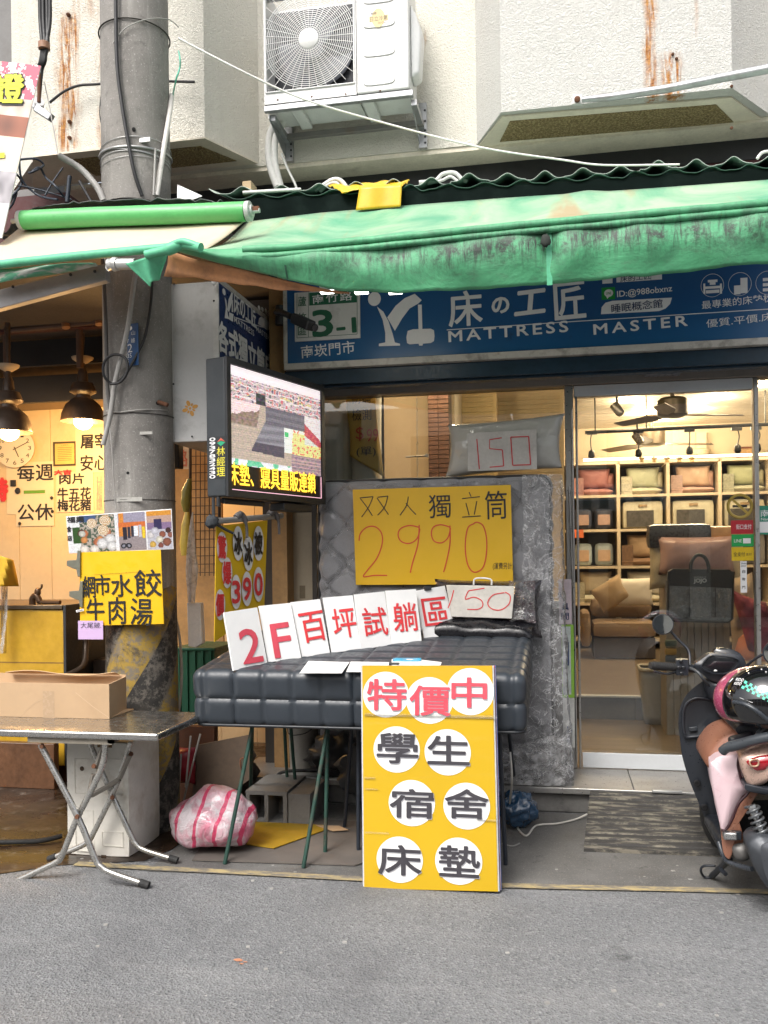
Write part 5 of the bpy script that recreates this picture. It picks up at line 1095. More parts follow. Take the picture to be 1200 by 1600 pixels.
for q in ([(0,462),(165,448)],[(0,492),(160,478)],[(8,517),(165,502)]):
    g=MB(); g.tube([PY(x,y,6.0) for x,y in q],.02,8); obj('ceiling_pipe',g,mat('brown_pipe',(.11,.065,.045),.6),sr_,smooth=60)
for px,y0,y1 in ((9,450,590),(123,470,575)):
    g=MB(); g.tube([PY(px,y0,6.1),PY(px+2,y1,6.1)],.026,10); obj('drop_pole',g,mat('brown_pipe',(.11,.065,.045),.6),sr_,smooth=60)
for px,py in ((102,502),(154,497)):
    g=MB(); g.tube([PY(px,py,5.98),PY(px+1,py+10,5.97)],.03,8); obj('pipe_clip',g,mat('copper_clip',(.35,.17,.08),.5),sr_,smooth=60)
g=MB(); a=PY(58,567,6.45); b=PY(168,535,6.45); g.box((a.x,6.45,a.z),(b.x,6.46,b.z)); sk=obj('skylight_panel',g,mat('grey_skylight',(.5,.5,.48),.5,var=.1),sr_)
for k in (0,1):
    g=MB(); g.tube([PY(91+7*k,539,6.4),PY(106+3*k,570,6.4)],.012,6); obj('tube_rack',g,M_PW,sr_,smooth=60)
M_GLOW=emis('warm_bulb',(1,.62,.22),30)
M_SHD=mat('lamp_brown',(.09,.065,.05),.4,.2,var=.3)
def lamp(px,py,rw,y,lab,bright):
    """px,py: centre of the shade's rim"""
    c=PY(px,py,y); t=thing('pendant_lamp',lab,'pendant lamp',c,'pendant lamps in the food stall')
    g=MB(); g.lathe(c,[(rw,0),(rw*.98,.012),(rw*.93,.06),(rw*.75,.125),(rw*.45,.17),(rw*.40,.175)],40,cap=False); obj('lamp_shade',g,M_SHD,t,smooth=60,solid=.004)
    g=MB(); g.lathe(c+V((0,0,.17)),[(rw*.34,0),(rw*.34,.03),(rw*.58,.05),(rw*.60,.06),(rw*.46,.12),(rw*.24,.13),(rw*.22,.20),(rw*.12,.235),(rw*.10,.27)],28); obj('lamp_neck',g,M_SHD,t,smooth=35)
    g=MB(); g.lathe(c+V((0,0,.44)),[(.03,0),(.075,.03),(.08,.045),(.0,.05)],24); obj('hanger_plate',g,mat('cream_disc',(.42,.34,.24),.6),t,smooth=40)
    g=MB(); g.tube([c+V((0,0,.48)),V((c.x,c.y,c.z+.62)),V((c.x,c.y,3.2))],[.006,.02,.02],8); obj('rod',g,M_SHD,t,smooth=40)
    g=MB(); g.ball(c+V((0,0,.0)),(rw*.42,rw*.42,rw*.36),20,12); obj('bulb',g,M_GLOW,t,smooth=60)
    warm('pendant_light',c-V((0,0,.12)),bright,.07,(1,.56,.20))
lamp(14,676,.165,5.8,'larger brown pendant lamp glowing above the wall clock at the left edge',34)
lamp(130,659,.165,6.2,'smaller brown pendant lamp glowing beside the concrete pole',34)
# clock
ck=thing('wall_clock','round cream wall clock with thin rim under left lamp','clock',wp.at(22,737))
cpx,cpy=23,700; g=MB(); c=wp.at(cpx,cpy,.03); g.lathe(c,[(.165,-.03),(.17,0),(.155,.008)],48,(0,-1,0)); obj('case',g,mat('clock_rim',(.35,.25,.15),.4),ck,smooth=30)
g=MB(); disc_on(g,wp,cpx,cpy,61,61,.040); obj('dial',g,mat('clock_face',(.70,.64,.50),.4,var=.03),ck)
g=MB()
for k in range(1,13): a=2*pi*k/12; text(g,str(k),wp,cpx+sin(a)*23,cpy-cos(a)*23,5 if k<10 else 7,6.5,.042)
obj('numerals',g,M_INK,ck)
g=MB(); stroke(g,wp,[(cpx-3,cpy+3),(cpx+20,cpy-9)],.006,.046,smooth=False); obj('minute_hand',g,M_INK,ck)
g=MB(); stroke(g,wp,[(cpx-1,cpy-2),(cpx+6,cpy+14)],.007,.044,smooth=False); obj('hour_hand',g,M_INK,ck)
M_NP=mat('notice_cream',(.68,.60,.44),.6,var=.05); 
def notice(nm,lab,box,m_,items,off=.004,rot=0,cat='notice'):
    t=thing(nm,lab,cat,wp.at((box[0]+box[2])/2,box[3])); g=MB(); rect_on(g,wp,*box,off,.002); obj('paper',g,m_,t)
    for it in items:
        s_,cx,cy_,w,h,mm=it[:6]; g=MB(); text(g,s_,wp,cx,cy_,w,h,off+.002,0,fat=it[6] if len(it)>6 else .0015); obj('lettering',g,mm,t)
    return t
notice('wall_notice','cream notice with bold black 屠宰 安心 beside the pole',(118,668,176,738),M_NP,[('屠宰',147,689,42,22,M_INK,.004),('安心',147,723,42,24,M_INK,.003)])
notice('wall_notice','cream handwritten notice listing 肉片 牛五花 梅花豬',(88,738,146,800),M_NP,[('肉片',112,748,38,16,M_INK,.003),('牛五花',116,771,52,18,M_INK,.003),('梅花豬',116,789,52,18,M_INK,.003)],.008)
notice('price_list','narrow handwritten price list sheet at the edge of pole',(147,740,168,802),mat('notice_tan',(.62,.50,.33),.6),[('豬大骨',155,757,8,28,M_GREYP,.0005),('肝連肉',155,783,8,28,M_GREYP,.0005)],.006)
notice('wall_notice','cream sheet with 每週 above a green underline',(10,722,84,803),M_NP,[('每週',55,738,56,26,M_INK,.0025)],.006)
g=MB(); rect_on(g,wp,37,766,70,771,.010,.002); tag(obj('green_tape',g,mat('green_marker',(.12,.30,.03),.6)),'short strip of green tape stuck on cream sheet','tape')
notice('wall_notice','lower cream sheet reading 公休 pinned with round magnets',(25,777,84,822),M_NP,[('公休',55,800,54,25,M_INK,.0025)],.010)
t=notice('framed_certificate','small yellow certificate in dark frame right of the clock',(83,690,118,728),mat('cert_frame',(.06,.045,.02),.5),[],.01)
g=MB(); rect_on(g,wp,86,693,116,725,.0125,.001); obj('certificate_sheet',g,mat('cert_yellow',(.60,.42,.12),.5),t)
g=MB()
for k in range(8): rect_on(g,wp,90,699+k*2.8,112,699.7+k*2.8,.014)
text(g,'CERT',wp,101,695.5,10,2,.014); obj('lettering',g,mat('faded_ink',(.2,.12,.05),.6),t)
g=MB(); text(g,'特',wp,-1,765,24,34,.014,0,fat=.012); text(g,'大吉',wp,98,738,26,7,.016,0,fat=.004); obj_=tag(obj('red_characters',g,M_INKR,kind='stuff'),'bold red characters on stall wall below the clock','writing')
for k,(px,py,r,lab) in enumerate(((21,755,7,'dark square magnet above its papers'),(28,767,5,'small round magnet beneath the square one'),(81,778,2.6,'tiny dark magnet at the top right of lower sheet'),(82,799,2.6,'tiny dark magnet at the right of lower sheet'),(31,818,2.6,'tiny dark magnet at the bottom left of sheet'))):
    g=MB(); c=wp.at(px,py,.016); g.lathe(c,[(r*.005,0),(r*.0055,.004),(r*.004,.008)],16 if k else 4,(0,-1,0)); tag(obj('magnet',g,M_DARK,smooth=30),lab,'magnet')
# stall counter
M_MUST=mat('mustard_vinyl',(.48,.28,.02),.4,var=.2,vs=3,bump=.2,bs=8,dirt=(.25,.13,.01,.5))
ct_=thing('stall_counter','mustard vinyl covered stall counter with dark steel rim','counter',PZ(40,1330,.25))
Yc=5.45; a=PY(-160,1188,Yc); b=PY(104,1188,Yc); zt2=PY(60,950,Yc).z
g=MB(); g.box((a.x,Yc,a.z),(b.x-.01,Yc+.8,zt2-.01)); obj('counter_body',g,M_MUST,ct_,bevel=.01)
g=MB(); g.box((b.x-.008,Yc-.01,a.z),(b.x+.012,Yc+.8,zt2+.02)); obj('corner_post',g,M_DARK,ct_,bevel=.003)
g=MB(); g.box((a.x,Yc-.015,zt2-.008),(b.x-.010,Yc+.8,zt2+.02)); obj('top_rim',g,mat('worn_steel_rim',(.12,.09,.06),.4,.5,var=.4,vs=20),ct_,bevel=.004)
g=MB(); rect_on(g,FY(Yc-.001),-60,1034,100,1036,0); obj('seam_line',g,mat('seam_brown',(.2,.11,.02),.6),ct_)
g=MB(); g.box((a.x,Yc+.05,.006),(b.x-.02,Yc+.7,a.z-.003)); obj('plinth',g,mat('wet_brown_base',(.06,.028,.014),.35,var=.5,vs=4),ct_)
g=MB(); g.box((b.x+.03,Yc+.3,.3),(b.x+.30,Yc+.8,.8)); obj('side_tray',g,mat('steel_dark_tray',(.05,.035,.025),.4,.5),ct_,bevel=.01)
g=MB(); g.tube(cr([PY(105,1055,5.4),PY(130,1040,5.5),PY(134,1010,5.6),PY(132,985,5.6)]),.02,8); obj('tray_lip',g,mat('steel_dark_tray',(.05,.035,.025),.4,.5),ct_,smooth=60)
g=MB(); p=PY(20,1240,5.4); g.box((PY(-160,1200,5.2).x,5.2,.0),(PY(92,1200,5.2).x,5.21,.45)) ; g=MB(); g.box((-6,5.3,.004),(b.x,5.36,.30)); obj('plank',g,mat('soaked_plank',(.10,.045,.02),.4,var=.5,vs=4),ct_,bevel=.004)
g=MB(); g.tube(cr([PZ(-60,1318,.02),PZ(0,1316,.02),PZ(60,1314,.02),PZ(97,1306,.03)]),.014,8); tag(obj('rubber_hose',g,M_RUBBER,smooth=60),'black rubber hose lying on the wet stall ground','hose')
fa=thing('faucet','small dark tap on the stall counter','tap',PY(58,945,5.5)); M_TAP=mat('tap_bronze',(.12,.07,.04),.35,.6)
g=MB(); g.tube(cr([PY(51,946,5.5),PY(51,935,5.5),PY(57,931,5.5),PY(62,940,5.5)]),.022,10); g.tube([PY(60,941,5.5),PY(94,941,5.45)],.014,8); obj('spout',g,M_TAP,fa,smooth=60)
g=MB(); g.ball(PY(59,925,5.5),(.022,.022,.03),12,8); g.tube(cr([PY(60,922,5.5),PY(65,918,5.5),PY(65,913,5.5)]),.007,6); obj('tap_handle',g,M_TAP,fa,smooth=60)
g=MB(); g.grid(14,12,lambda u,v:PY(-50+ (70+9*v)*u*1.0+0,862+ 54*v - 8*(1-u)*0 + (1-v)*10*u*u*1.3,5.35-.08*sin(u*9+v*2)-.05*v)); tag(obj('yellow_shirt',g,mat('mustard_cloth',(.46,.28,.015),.85,var=.15),solid=.01,smooth=60),'yellow cloth hanging at the left edge of the stall','cloth')
g=MB(); g.grid(6,20,lambda u,v:PY(2+10*u-2*v,916+105*v,5.38-.02*sin(u*6+v*5))); tag(obj('plastic_sheet',g,glassmat('dull_plastic',(.8,.75,.65),1.5,.8,.25),smooth=60),'clear plastic strip hanging beneath the yellow cloth','plastic')
# photo board, clips, yellow sign, note on the pole
SB=FY(4.44)
pb2=thing('food_photo_board','laminated board of dumpling and stall photos on the pole','photo board',SB.at(185,860))
q=[SB.at(103,807),SB.at(268,795),SB.at(271,858),SB.at(108,865)]; g=MB(); g.slab(q,.004); obj('laminated_sheet',g,M_PW,pb2,bevel=.001)
rp_=random.Random(4)
balls=[(rp_.uniform(.08,.42),rp_.uniform(.45,.85),rp_.uniform(.03,.06),c) for c in ((.55,.22,.10),(.16,.05,.04),(.55,.22,.10),(.6,.3,.12),(.55,.55,.5),(.12,.05,.04),(.6,.55,.5),(.5,.2,.1),(.5,.22,.12),(.6,.3,.15))]
balls+=[(.24,.22,.055,0),(.37,.16,.06,0),(.345,.42,.06,0),(.33,.78,.06,(.66,.66,.66)),(.41,.66,.055,(.66,.66,.66)),(.15,.92,.05,(.7,.66,.62)),(.25,.93,.05,(.7,.66,.62)),(.42,.86,.055,(.66,.66,.66))]
b3=[(.80,.62,.04,(.6,.58,.58)),(.84,.52,.04,(.55,.55,.6)),(.91,.62,.035,(.30,.12,.08)),(.965,.52,.03,(.08,.03,.03)),(.88,.75,.04,(.62,.6,.52)),(.95,.82,.045,(.28,.12,.08)),(.985,.64,.03,(.3,.13,.1)),(.815,.87,.035,(.6,.42,.12)),(.89,.9,.03,(.25,.1,.08))]
def foodf(u,v):
    asp=2.65
    if u<.05 or .46<u<.495 or .755<u<.765: return (.72,.72,.74)
    if u<.46:
        c=(.10,.14,.10) if noise.noise(V((u*40,v*16,0)))>0 else (.45,.4,.35)
        if u<.12: c=(.70,.72,.72) if v<.3 or v>.75 else (.05,.12,.03)
        if .12<u<.28 and v<.18: c=(.08,.14,.26)
        for bx,by,r,cc in balls:
            d=math.hypot((u-bx)*asp,v-by)/(r*2.4)
            if d<1:
                if cc==0: s_=(d*3.2+math.atan2(v-by,(u-bx)*asp)/(2*pi))%1; c=(.68,.62,.52) if s_<.62 else (.50,.30,.10)
                else: c=tuple(x*(1.1-.5*d*d) for x in cc)
        return c
    if u<.755:
        c=(.36,.34,.42) if v<.25 else (.5,.28,.13)
        if v>.62: c=(.33,.29,.30)
        if .5<u<.55 and v<.6: c=(.62,.28,.06)
        if .25<v<.38: c=(.60,.20,.06)
        if .62<u<.68 and .35<v<.62: c=(.72,.75,.8)
        if .72<u<.75 and .4<v<.7: c=(.7,.55,.05)
        for bx,by,w,h,cc in ((.555,.55,.02,.17,(.03,.03,.05)),(.595,.52,.012,.15,(.04,.04,.07)),(.625,.5,.012,.14,(.05,.05,.08)),(.70,.5,.012,.16,(.5,.5,.55))):
            if abs(u-bx)<w and abs(v-by)<h: c=cc
        for bx in (.535,.585):
            d=math.hypot((u-bx)*asp,v-.87)
            if d<.075: c=(.03,.03,.04) if d>.035 else (.3,.3,.35)
        return c
    c=(.5,.36,.3) if v<.48 else (.5,.5,.55)
    if v<.48:
        if v<.12: c=(.62,.32,.06)
        elif abs(u-.87)<.035 and v>.22: c=(.05,.04,.12)
        elif .3<v: c=(.28,.2,.32)
    for bx,by,r,cc in b3:
        d=math.hypot((u-bx)*asp,v-by)/(r*2.4)
        if d<1: c=tuple(x*(1.1-.5*d*d) for x in cc)
    return c
obj('printed_picture',picture(SB,[SB.at(104,808),SB.at(267,796.5),SB.at(270,857),SB.at(109,864)],150,56,lambda u,v: tuple(max(.01,(x**1.25)*.85*(1+.35*noise.noise(V((u*70,v*28,2))))) for x in foodf(u,v)),.001),M_PRINT,pb2,smooth=False)
g=MB(); text(g,'福興',SB,118,812,26,9,.002,0,fat=.001); text(g,'食',SB,108,827,7,9,.002,0,fat=.001); text(g,'店',SB,109,841,7,8,.002,0,fat=.001); obj('lettering',g,M_INK,pb2)
SC2=FY(4.425)
ms=thing('menu_sign','yellow handwritten menu board on the pole reading 網市水餃 牛肉湯','sign',SC2.at(190,978))
q=[SC2.at(124,863),SC2.at(251,859),SC2.at(256,975),SC2.at(125,978)]; g=MB(); g.slab(q,.006); obj('board',g,M_YBOARD,ms,bevel=.001)
g=MB(True); text(g,'網',SC2,139,917,19,34,.003,0,.03,fat=.0012); text(g,'市',SC2,160,914,24,31,.003,0,.03,fat=.0012); text(g,'水',SC2,190,915,33,34,.003,0,.05,fat=.0012); text(g,'餃',SC2,231,911,42,42,.003,0,.03,fat=.0012)
text(g,'牛',SC2,149,953,27,36,.003,0,.02,fat=.0012); text(g,'肉',SC2,183,954,26,42,.003,0,.02,fat=.0012); text(g,'湯',SC2,221,956,34,42,.003,0,-.03,fat=.0012)
g.mark(); stroke(g,SC2,[(147,898),(180,896),(227,893)],.0012,.003); obj('lettering',g,M_INK,ms)
M_CLIP=mat('olive_clip',(.17,.17,.13),.45,.3,var=.2)
for k,(px,py,lab) in enumerate(((117,882,'upper metal bulldog clip on the left edge of the yellow menu board'),(121,930,'lower metal bulldog clip on the left edge of the yellow menu board'))):
    g=MB(); P=[(-13,-6),(-13,2),(-4,6),(2,8),(4,19),(8,19),(8,-22),(4,-22),(2,-7),(-4,-7)]; g.prism([SC2.at(px+a_,py+b_,.012) for a_,b_ in P],(0,.010,0)); tag(obj('bulldog_clip',g,M_CLIP,bevel=.002),lab,'clip')
t=thing('clip_tag','tiny white tag tied below the lower clip','tag',SC2.at(125,957)); g=MB(); c=SC2.at(125,954,.012); g.obox(c,V((.022,0,.004)),(0,.001,0),V((-.001,0,.006))); obj('tag_card',g,M_PW,t); g=MB(); text(g,'NAMES',Plane(c+V((0,-.0015,0)),(.98,0,.18)),125,954,9,2.5,.0005); obj('lettering',g,M_INK,t)
t=thing('lilac_note','small lilac sticky note at bottom left of yellow menu board','note',SC2.at(142,999)); SD=FY(4.415)
g=MB(); rect_on(g,SD,122,970,161,999,0,.001); obj('note_paper',g,mat('lilac_paper',(.50,.36,.58),.6,var=.05),t); g=MB(); text(g,'大尾皴.',SD,142,977,32,9,.002); obj('lettering',g,mat('pencil_ink',(.10,.08,.12),.6),t)
# ------------------------------------------------------------------ folding steel table, carton, foam box
M_SS=mat('stainless',(.50,.49,.47),.24,.95,var=.06,vs=3,dirt=(.35,.34,.33,.25),ds=6); M_SSL=mat('stainless_leg',(.50,.49,.46),.3,.85,var=.08,dirt=(.30,.24,.18,.2),ds=12)
tbl=thing('folding_table','stainless steel folding table with crossed legs in front of the pole','table',PZ(120,1350,0))
TZ=.715; A1=PZ(-260,1158,TZ); A2=PZ(246,1146.5,TZ); A3=PZ(297,1112,TZ); A4=PZ(-200,1118,TZ)
A1=V((A1.x,A2.y,TZ)); A4=V((A1.x,A3.y,TZ)); A3=V((A2.x+.005,A3.y,TZ))
g=MB(); g.prism([A1-V((0,0,.035)),A2-V((0,0,.035)),A3-V((0,0,.035)),A4-V((0,0,.035))],(0,0,.035)); obj('table_top',g,M_SS,tbl,bevel=.01,bseg=3)
g=MB(); a=PY(45,1160,A2.y+.03); b=PY(176,1157,A2.y+.03); g.box((a.x,A2.y+.02,TZ-.06),(b.x,A2.y+.05,TZ-.0355)); g.box((b.x-.02,A2.y+.02,TZ-.055),(b.x,A3.y-.03,TZ-.036)); obj('under_frame',g,mat('beige_steel',(.30,.27,.22),.5,.3,dirt=(.15,.08,.04,.6)),tbl)
yf=A2.y+.06; yk=min(A3.y-.07,PZ(203,1342,0).y-.045)
def leg(pts,y,r=.0135,y2=None):
    n_=len(pts); P=[PY(px,py,y+((y2-y)*(i/(n_-1)) if y2 else 0)) for i,(px,py) in enumerate(pts)]
    g=MB(); g.tube(cr(P[:2]+P[2:],5) if n_>3 else P,r,10); l=obj('leg',g,M_SSL,tbl,smooth=60)
    d=(P[-1]-P[-2]).normalized(); g=MB(); g.tube([P[-1]-d*.03,P[-1]+d*.015],r*1.25,10); obj('rubber_foot',g,M_RUBBER,l,smooth=40); return l
leg([(63,1163),(121,1275),(148,1340),(158,1354),(175,1364),(228,1382)],yf,.0145)
leg([(165,1157),(158,1201),(121,1278),(97,1336),(88,1347),(70,1356),(19,1380)],yf+.03,.0145)
leg([(140,1160),(168,1226),(203,1302),(212,1318),(226,1328),(273,1343)],yk,.0135)
leg([(204,1160),(182,1226),(144,1306),(135,1317),(120,1325),(80,1341)],yk-.03,.0135)
for q,y_ in (([(143,1243),(170,1228),(187,1217)],yk-.05),([(187,1216),(203,1180)],yk-.06),([(146,1210),(141,1235)],yf+.05),([(150,1200),(163,1160)],yf+.05)):
    g=MB(); g.tube([PY(x,y,y_) for x,y in q],.013,6); obj('brace',g,mat('dull_brace',(.25,.23,.2),.5,.6,dirt=(.18,.08,.04,.6),ds=14),tbl,smooth=50)
g=MB()
for px,py,y_ in ((121,1276,yf-.02),(66,1166,yf-.02),(147,1197,yf+.02),(205,1178,yk-.08),(176,1246,yk-.05)): g.lathe(PY(px,py,y_),[(.012,0),(.010,.008)],10,(0,-1,0))
obj('rivet',g,mat('rust',(.12,.05,.025),.9),tbl,kind='stuff')
M_CARD=mat('cardboard',(.50,.34,.20),.85,var=.08,vs=4,dirt=(.35,.22,.12,.3),ds=6)
cb=thing('cardboard_tray','long low open cardboard box lying on the steel table','box',PZ(90,1128,TZ))
c1=PZ(171,1124,TZ); c2=PZ(197,1109,TZ); hgt=PY(171,1069,c1.y).z-TZ
xl2=c1.x-1.0; t_=.006; dy=max(.12,c2.y-c1.y)
g=MB(); g.box((xl2,c1.y,TZ+.001),(c1.x,c1.y+t_,TZ+hgt)); obj('front_side',g,M_CARD,cb)
g=MB(); g.box((xl2,c1.y+dy,TZ+.001),(c2.x,c1.y+dy+t_,TZ+hgt+.01)); obj('rear_side',g,M_CARD,cb)
g=MB(); g.hexa([V((c1.x-t_,c1.y+t_+.0005,TZ+.001)),V((c1.x,c1.y+t_+.0005,TZ+.001)),V((c2.x,c1.y+dy,TZ+.001)),V((c2.x-t_,c1.y+dy,TZ+.001))],[V((c1.x-t_,c1.y+t_+.0005,TZ+hgt)),V((c1.x,c1.y+t_+.0005,TZ+hgt)),V((c2.x,c1.y+dy,TZ+hgt)),V((c2.x-t_,c1.y+dy,TZ+hgt))]); obj('end_side',g,M_CARD,cb)
g=MB(); g.box((xl2,c1.y+t_,TZ+.001),(c1.x-t_,c1.y+dy,TZ+.006)); obj('bottom',g,M_CARD,cb)
for zz,dx in ((.0,.0),): 
    g=MB(); fp2=FY(c1.y-.0006); rect_on(g,fp2,67,1080,85,1122,0); obj('packing_tape',g,mat('packing_tape',(.46,.32,.20),.25,var=.05),cb)
g=MB(); fp2=FY(c1.y-.0008); stroke(g,fp2,[(118,1082),(145,1104),(171,1122)],.0025,0,smooth=False); stroke(g,fp2,[(82,1084),(55,1098),(30,1120)],.0015,0,smooth=False); obj('crease',g,mat('crease_light',(.58,.42,.27),.8),cb)
g=MB(); p=fp2; g.grid(12,3,lambda u,v:V((xl2+.30+.62*u,c1.y+dy-.01-.05*v,TZ+hgt+.012+.02*v*sin(u*7)*.6+.01*v))); obj('torn_flap',g,M_CARD,cb,solid=.004,smooth=60)
fbx=thing('foam_box','dirty white styrofoam box standing on end behind the steel table','foam box',PZ(170,1340,0)); M_FOAM=mat('styrofoam',(.76,.73,.66),.8,var=.08,dirt=(.38,.30,.2,.55),ds=5,bump=.3,bs=160,bd=.002)
f0=PZ(101,1338,0); f1=PZ(203,1342,0); yF=f1.y; zT=PY(200,1160,yF).z; dF=.36
g=MB(); rbox(g,(f1.x-f0.x,dF,zT),.02,Matrix.Translation(((f0.x+f1.x)/2,yF+dF/2,zT/2)),.08); obj('box_shell',g,M_FOAM,fbx,smooth=40,weld=True)
fpl=FY(yF-.001)
for bx in ((117,1186,150,1240),(157,1186,193,1241),(163,1205,193,1240),(118,1266,146,1330),(160,1300,192,1322)):
    g=MB(); rect_on(g,fpl,*bx,.0,.0); v=g.v; g2=MB(); g2.tube(cr(v,3,closed=True) if 0 else v,.0022,4,closed=True); obj('moulded_ridge',g2,M_FOAM,fbx)
g=MB(); g.lathe(fpl.at(128,1201,.001),[(.012,0),(.009,.0015)],14,(0,-1,0)); rect_on(g,fpl,158,1336,166,1340,.001,.001); obj('drain_hole',g,mat('brown_dirt',(.08,.05,.03),.9),fbx,kind='stuff')
g=MB(); rect_on(g,fpl,152,1162,175,1168,.0015,.001); obj('handle_slot',g,mat('brown_dirt2',(.25,.16,.08),.9),fbx)
# ------------------------------------------------------------------ things hanging between the pole and the light box
M_MESHW=mat('dark_rusty_wire',(.06,.035,.02),.7)
gr=thing('wire_rack','rusty wire grid rack standing behind the light box','wire rack',PY(310,1000,5.4)); y_=5.35
g=MB()
for px in (299,306,313,320,327,334,341): g.tube([PY(px,690,y_),PY(px,900,y_)],.0028,5)
for py in range(700,900,13): g.tube([PY(297,py,y_),PY(342,py-1,y_)],.0025,5)
obj('grid_wires',g,M_MESHW,gr,kind='stuff')
g=MB(); g.tube([PY(297,686,y_),PY(297,990,y_)],.009,8); g.tube([PY(343,686,y_),PY(343,820,y_)],.009,8); obj('upright',g,M_MESHW,gr,smooth=60)
g=MB(); a=PY(272,1130,6.1); b=PY(345,690,6.1); g.box((a.x,6.1,.3),(b.x,6.13,b.z)); tag(obj('lit_board',g,mat('lit_ochre_board',(.36,.20,.07),.7,var=.35,vs=4)),'board coloured in warm light behind the wire rack and hanging bags','board')  # ochre tone holds the passage's warm light in its colour
rtg=notice('price_tag_board','orange rimmed card with red character 路 behind the pole',(277,694,296,733),mat('peach_card',(.60,.42,.25),.6),[],.0)
for o in [rtg]:
    o.location=(0,0,0)
bpy.data.objects.remove(rtg.children[0]); bpy.data.objects.remove(rtg)
q5=FY(5.9); rtg=thing('price_card_board','peach card with a red character hanging right of the pole','card',q5.at(287,733)); g=MB(); rect_on(g,q5,276,693,297,733,0,.004); obj('card',g,mat('peach_card',(.60,.42,.25),.6),rtg); g=MB(); text(g,'路',q5,285,716,15,26,.003,0,fat=.002); obj('lettering',g,mat('faded_red',(.5,.12,.05),.6),rtg)
M_BAGC=glassmat('bag_plastic',(.97,.96,.93),1.2,.6,.8)
def bag(nm,lab,prof,y,m_,seed=0,cat='plastic bag'):
    g=MB()
    def f(u,v):
        i=v*(len(prof)-1); a_=int(min(i,len(prof)-2)); k=i-a_; py=prof[a_][0]+(prof[a_+1][0]-prof[a_][0])*k; x0_=prof[a_][1]+(prof[a_+1][1]-prof[a_][1])*k; x1_=prof[a_][2]+(prof[a_+1][2]-prof[a_][2])*k
        cx=(x0_+x1_)/2; rw=(x1_-x0_)/2; an=2*pi*u; k2=1+.10*noise.noise(V((cos(an)*2,sin(an)*2,v*6+seed)))
        c=PY(cx,py,y); w=rw*.0036*k2; return V((c.x+cos(an)*w,c.y+sin(an)*w*.7,c.z))
    g.grid(20,26,f); return tag(obj(nm,g,m_,smooth=60),lab,cat)
bag('plastic_bag','empty clear plastic bag hanging twisted above the white carton',[(800,300,302),(820,296,303),(860,291,306),(890,289,311),(905,290,309),(925,292,306),(942,293,305)],5.0,M_BAGC,1)
bag('yellow_bag','limp yellow plastic bag hanging behind the clear bag',[(795,290,296),(820,282,300),(850,279,302),(868,282,298)],5.3,mat('bag_yellow',(.45,.33,.05),.4,bump=.5,bs=15),3)
bag('olive_bag','crumpled olive bag hooked on the wire rack',[(748,292,300),(765,283,301),(785,281,299),(800,286,296)],5.2,mat('bag_olive',(.22,.19,.03),.4,bump=.5,bs=15),5)
g=MB(); g.prism([PY(x,y,5.0) for x,y in ((292,942),(313,942),(316,1005),(305,1012),(294,1010))],(0,.05,0)); tag(obj('white_carton',g,mat('carton_white',(.80,.78,.73),.6),bevel=.004),'folded white paper carton hanging under the clear bag','carton')
gc=thing('green_crate','dark green plastic crate behind the pole and bed','crate',PY(300,1125,5.3)); M_GC=mat('dark_green_plastic',(.005,.06,.03),.45); a=PY(275,1130,5.3); b=PY(335,1012,5.3)
g=MB(); g.box((a.x,5.3,a.z),(b.x,5.7,b.z-.02)); obj('crate_body',g,M_GC,gc)
g=MB(); g.box((a.x-.01,5.285,b.z-.0195),(b.x+.01,5.71,b.z)); obj('rim',g,M_GC,gc,bevel=.004)
for k in range(5): g=MB(); x=a.x+(b.x-a.x)*(k+.5)/5; g.box((x-.008,5.288,a.z),(x+.008,5.2995,b.z-.021)); obj('rib',g,M_GC,gc)
g=MB(); p0=PZ(290,1290,0); g.box((PY(262,1250,5.2).x,5.1,.006),(PY(345,1200,5.2).x,5.16,PY(300,1130,5.2).z)); tag(obj('timber_crate_side',g,mat('dark_rust_wood',(.09,.035,.015),.7,var=.4,vs=4)),'dark brown board standing under the green crate','board')
cable('white_hose','thin white hose running down behind the steel table',[PY(275,965,4.9),PY(281,1000,4.9),PY(284,1050,4.9),PY(281,1100,4.9),PY(274,1150,4.9),PY(268,1180,4.9)],.008,mat('hose_offwhite',(.45,.42,.36),.5),'hose')
g=MB(); pillow(g,PY(288,1196,4.95),(.07,0,.0),(0,0,.11),(0,-.05,0),10,12,.01); tag(obj('red_bag',g,mat('red_plastic',(.28,.012,.03),.4),smooth=60,weld=True),'red plastic bag behind the white foam box','bag')
for k,(q,y_,lab) in enumerate((([(263,1168),(259,1260)],4.6,'short upright steel bar right of the foam box'),([(283,1178),(278,1258)],4.75,'thin steel rod left of the striped bag'),([(313,1147),(287,1250)],4.85,'slanting steel rod behind the striped bag'),([(298,1150),(290,1230)],4.8,'second steel rod behind the striped bag'))):
    g=MB(); g.tube([PY(x,y,y_) for x,y in q],.010 if k==0 else .006,8); tag(obj('steel_rod',g,M_GREYP,smooth=60),lab,'rod')
g=MB(); g.slab([PY(x,y,5.0) for x,y in ((305,1165),(392,1148),(394,1215),(330,1262),(300,1255))],.02); tag(obj('leaning_plywood',g,mat('dirty_ply',(.12,.085,.06),.8,var=.4,vs=3,dirt=(.05,.04,.03,.8))),'dirty brown plywood leaning beneath the bed at left','plywood')
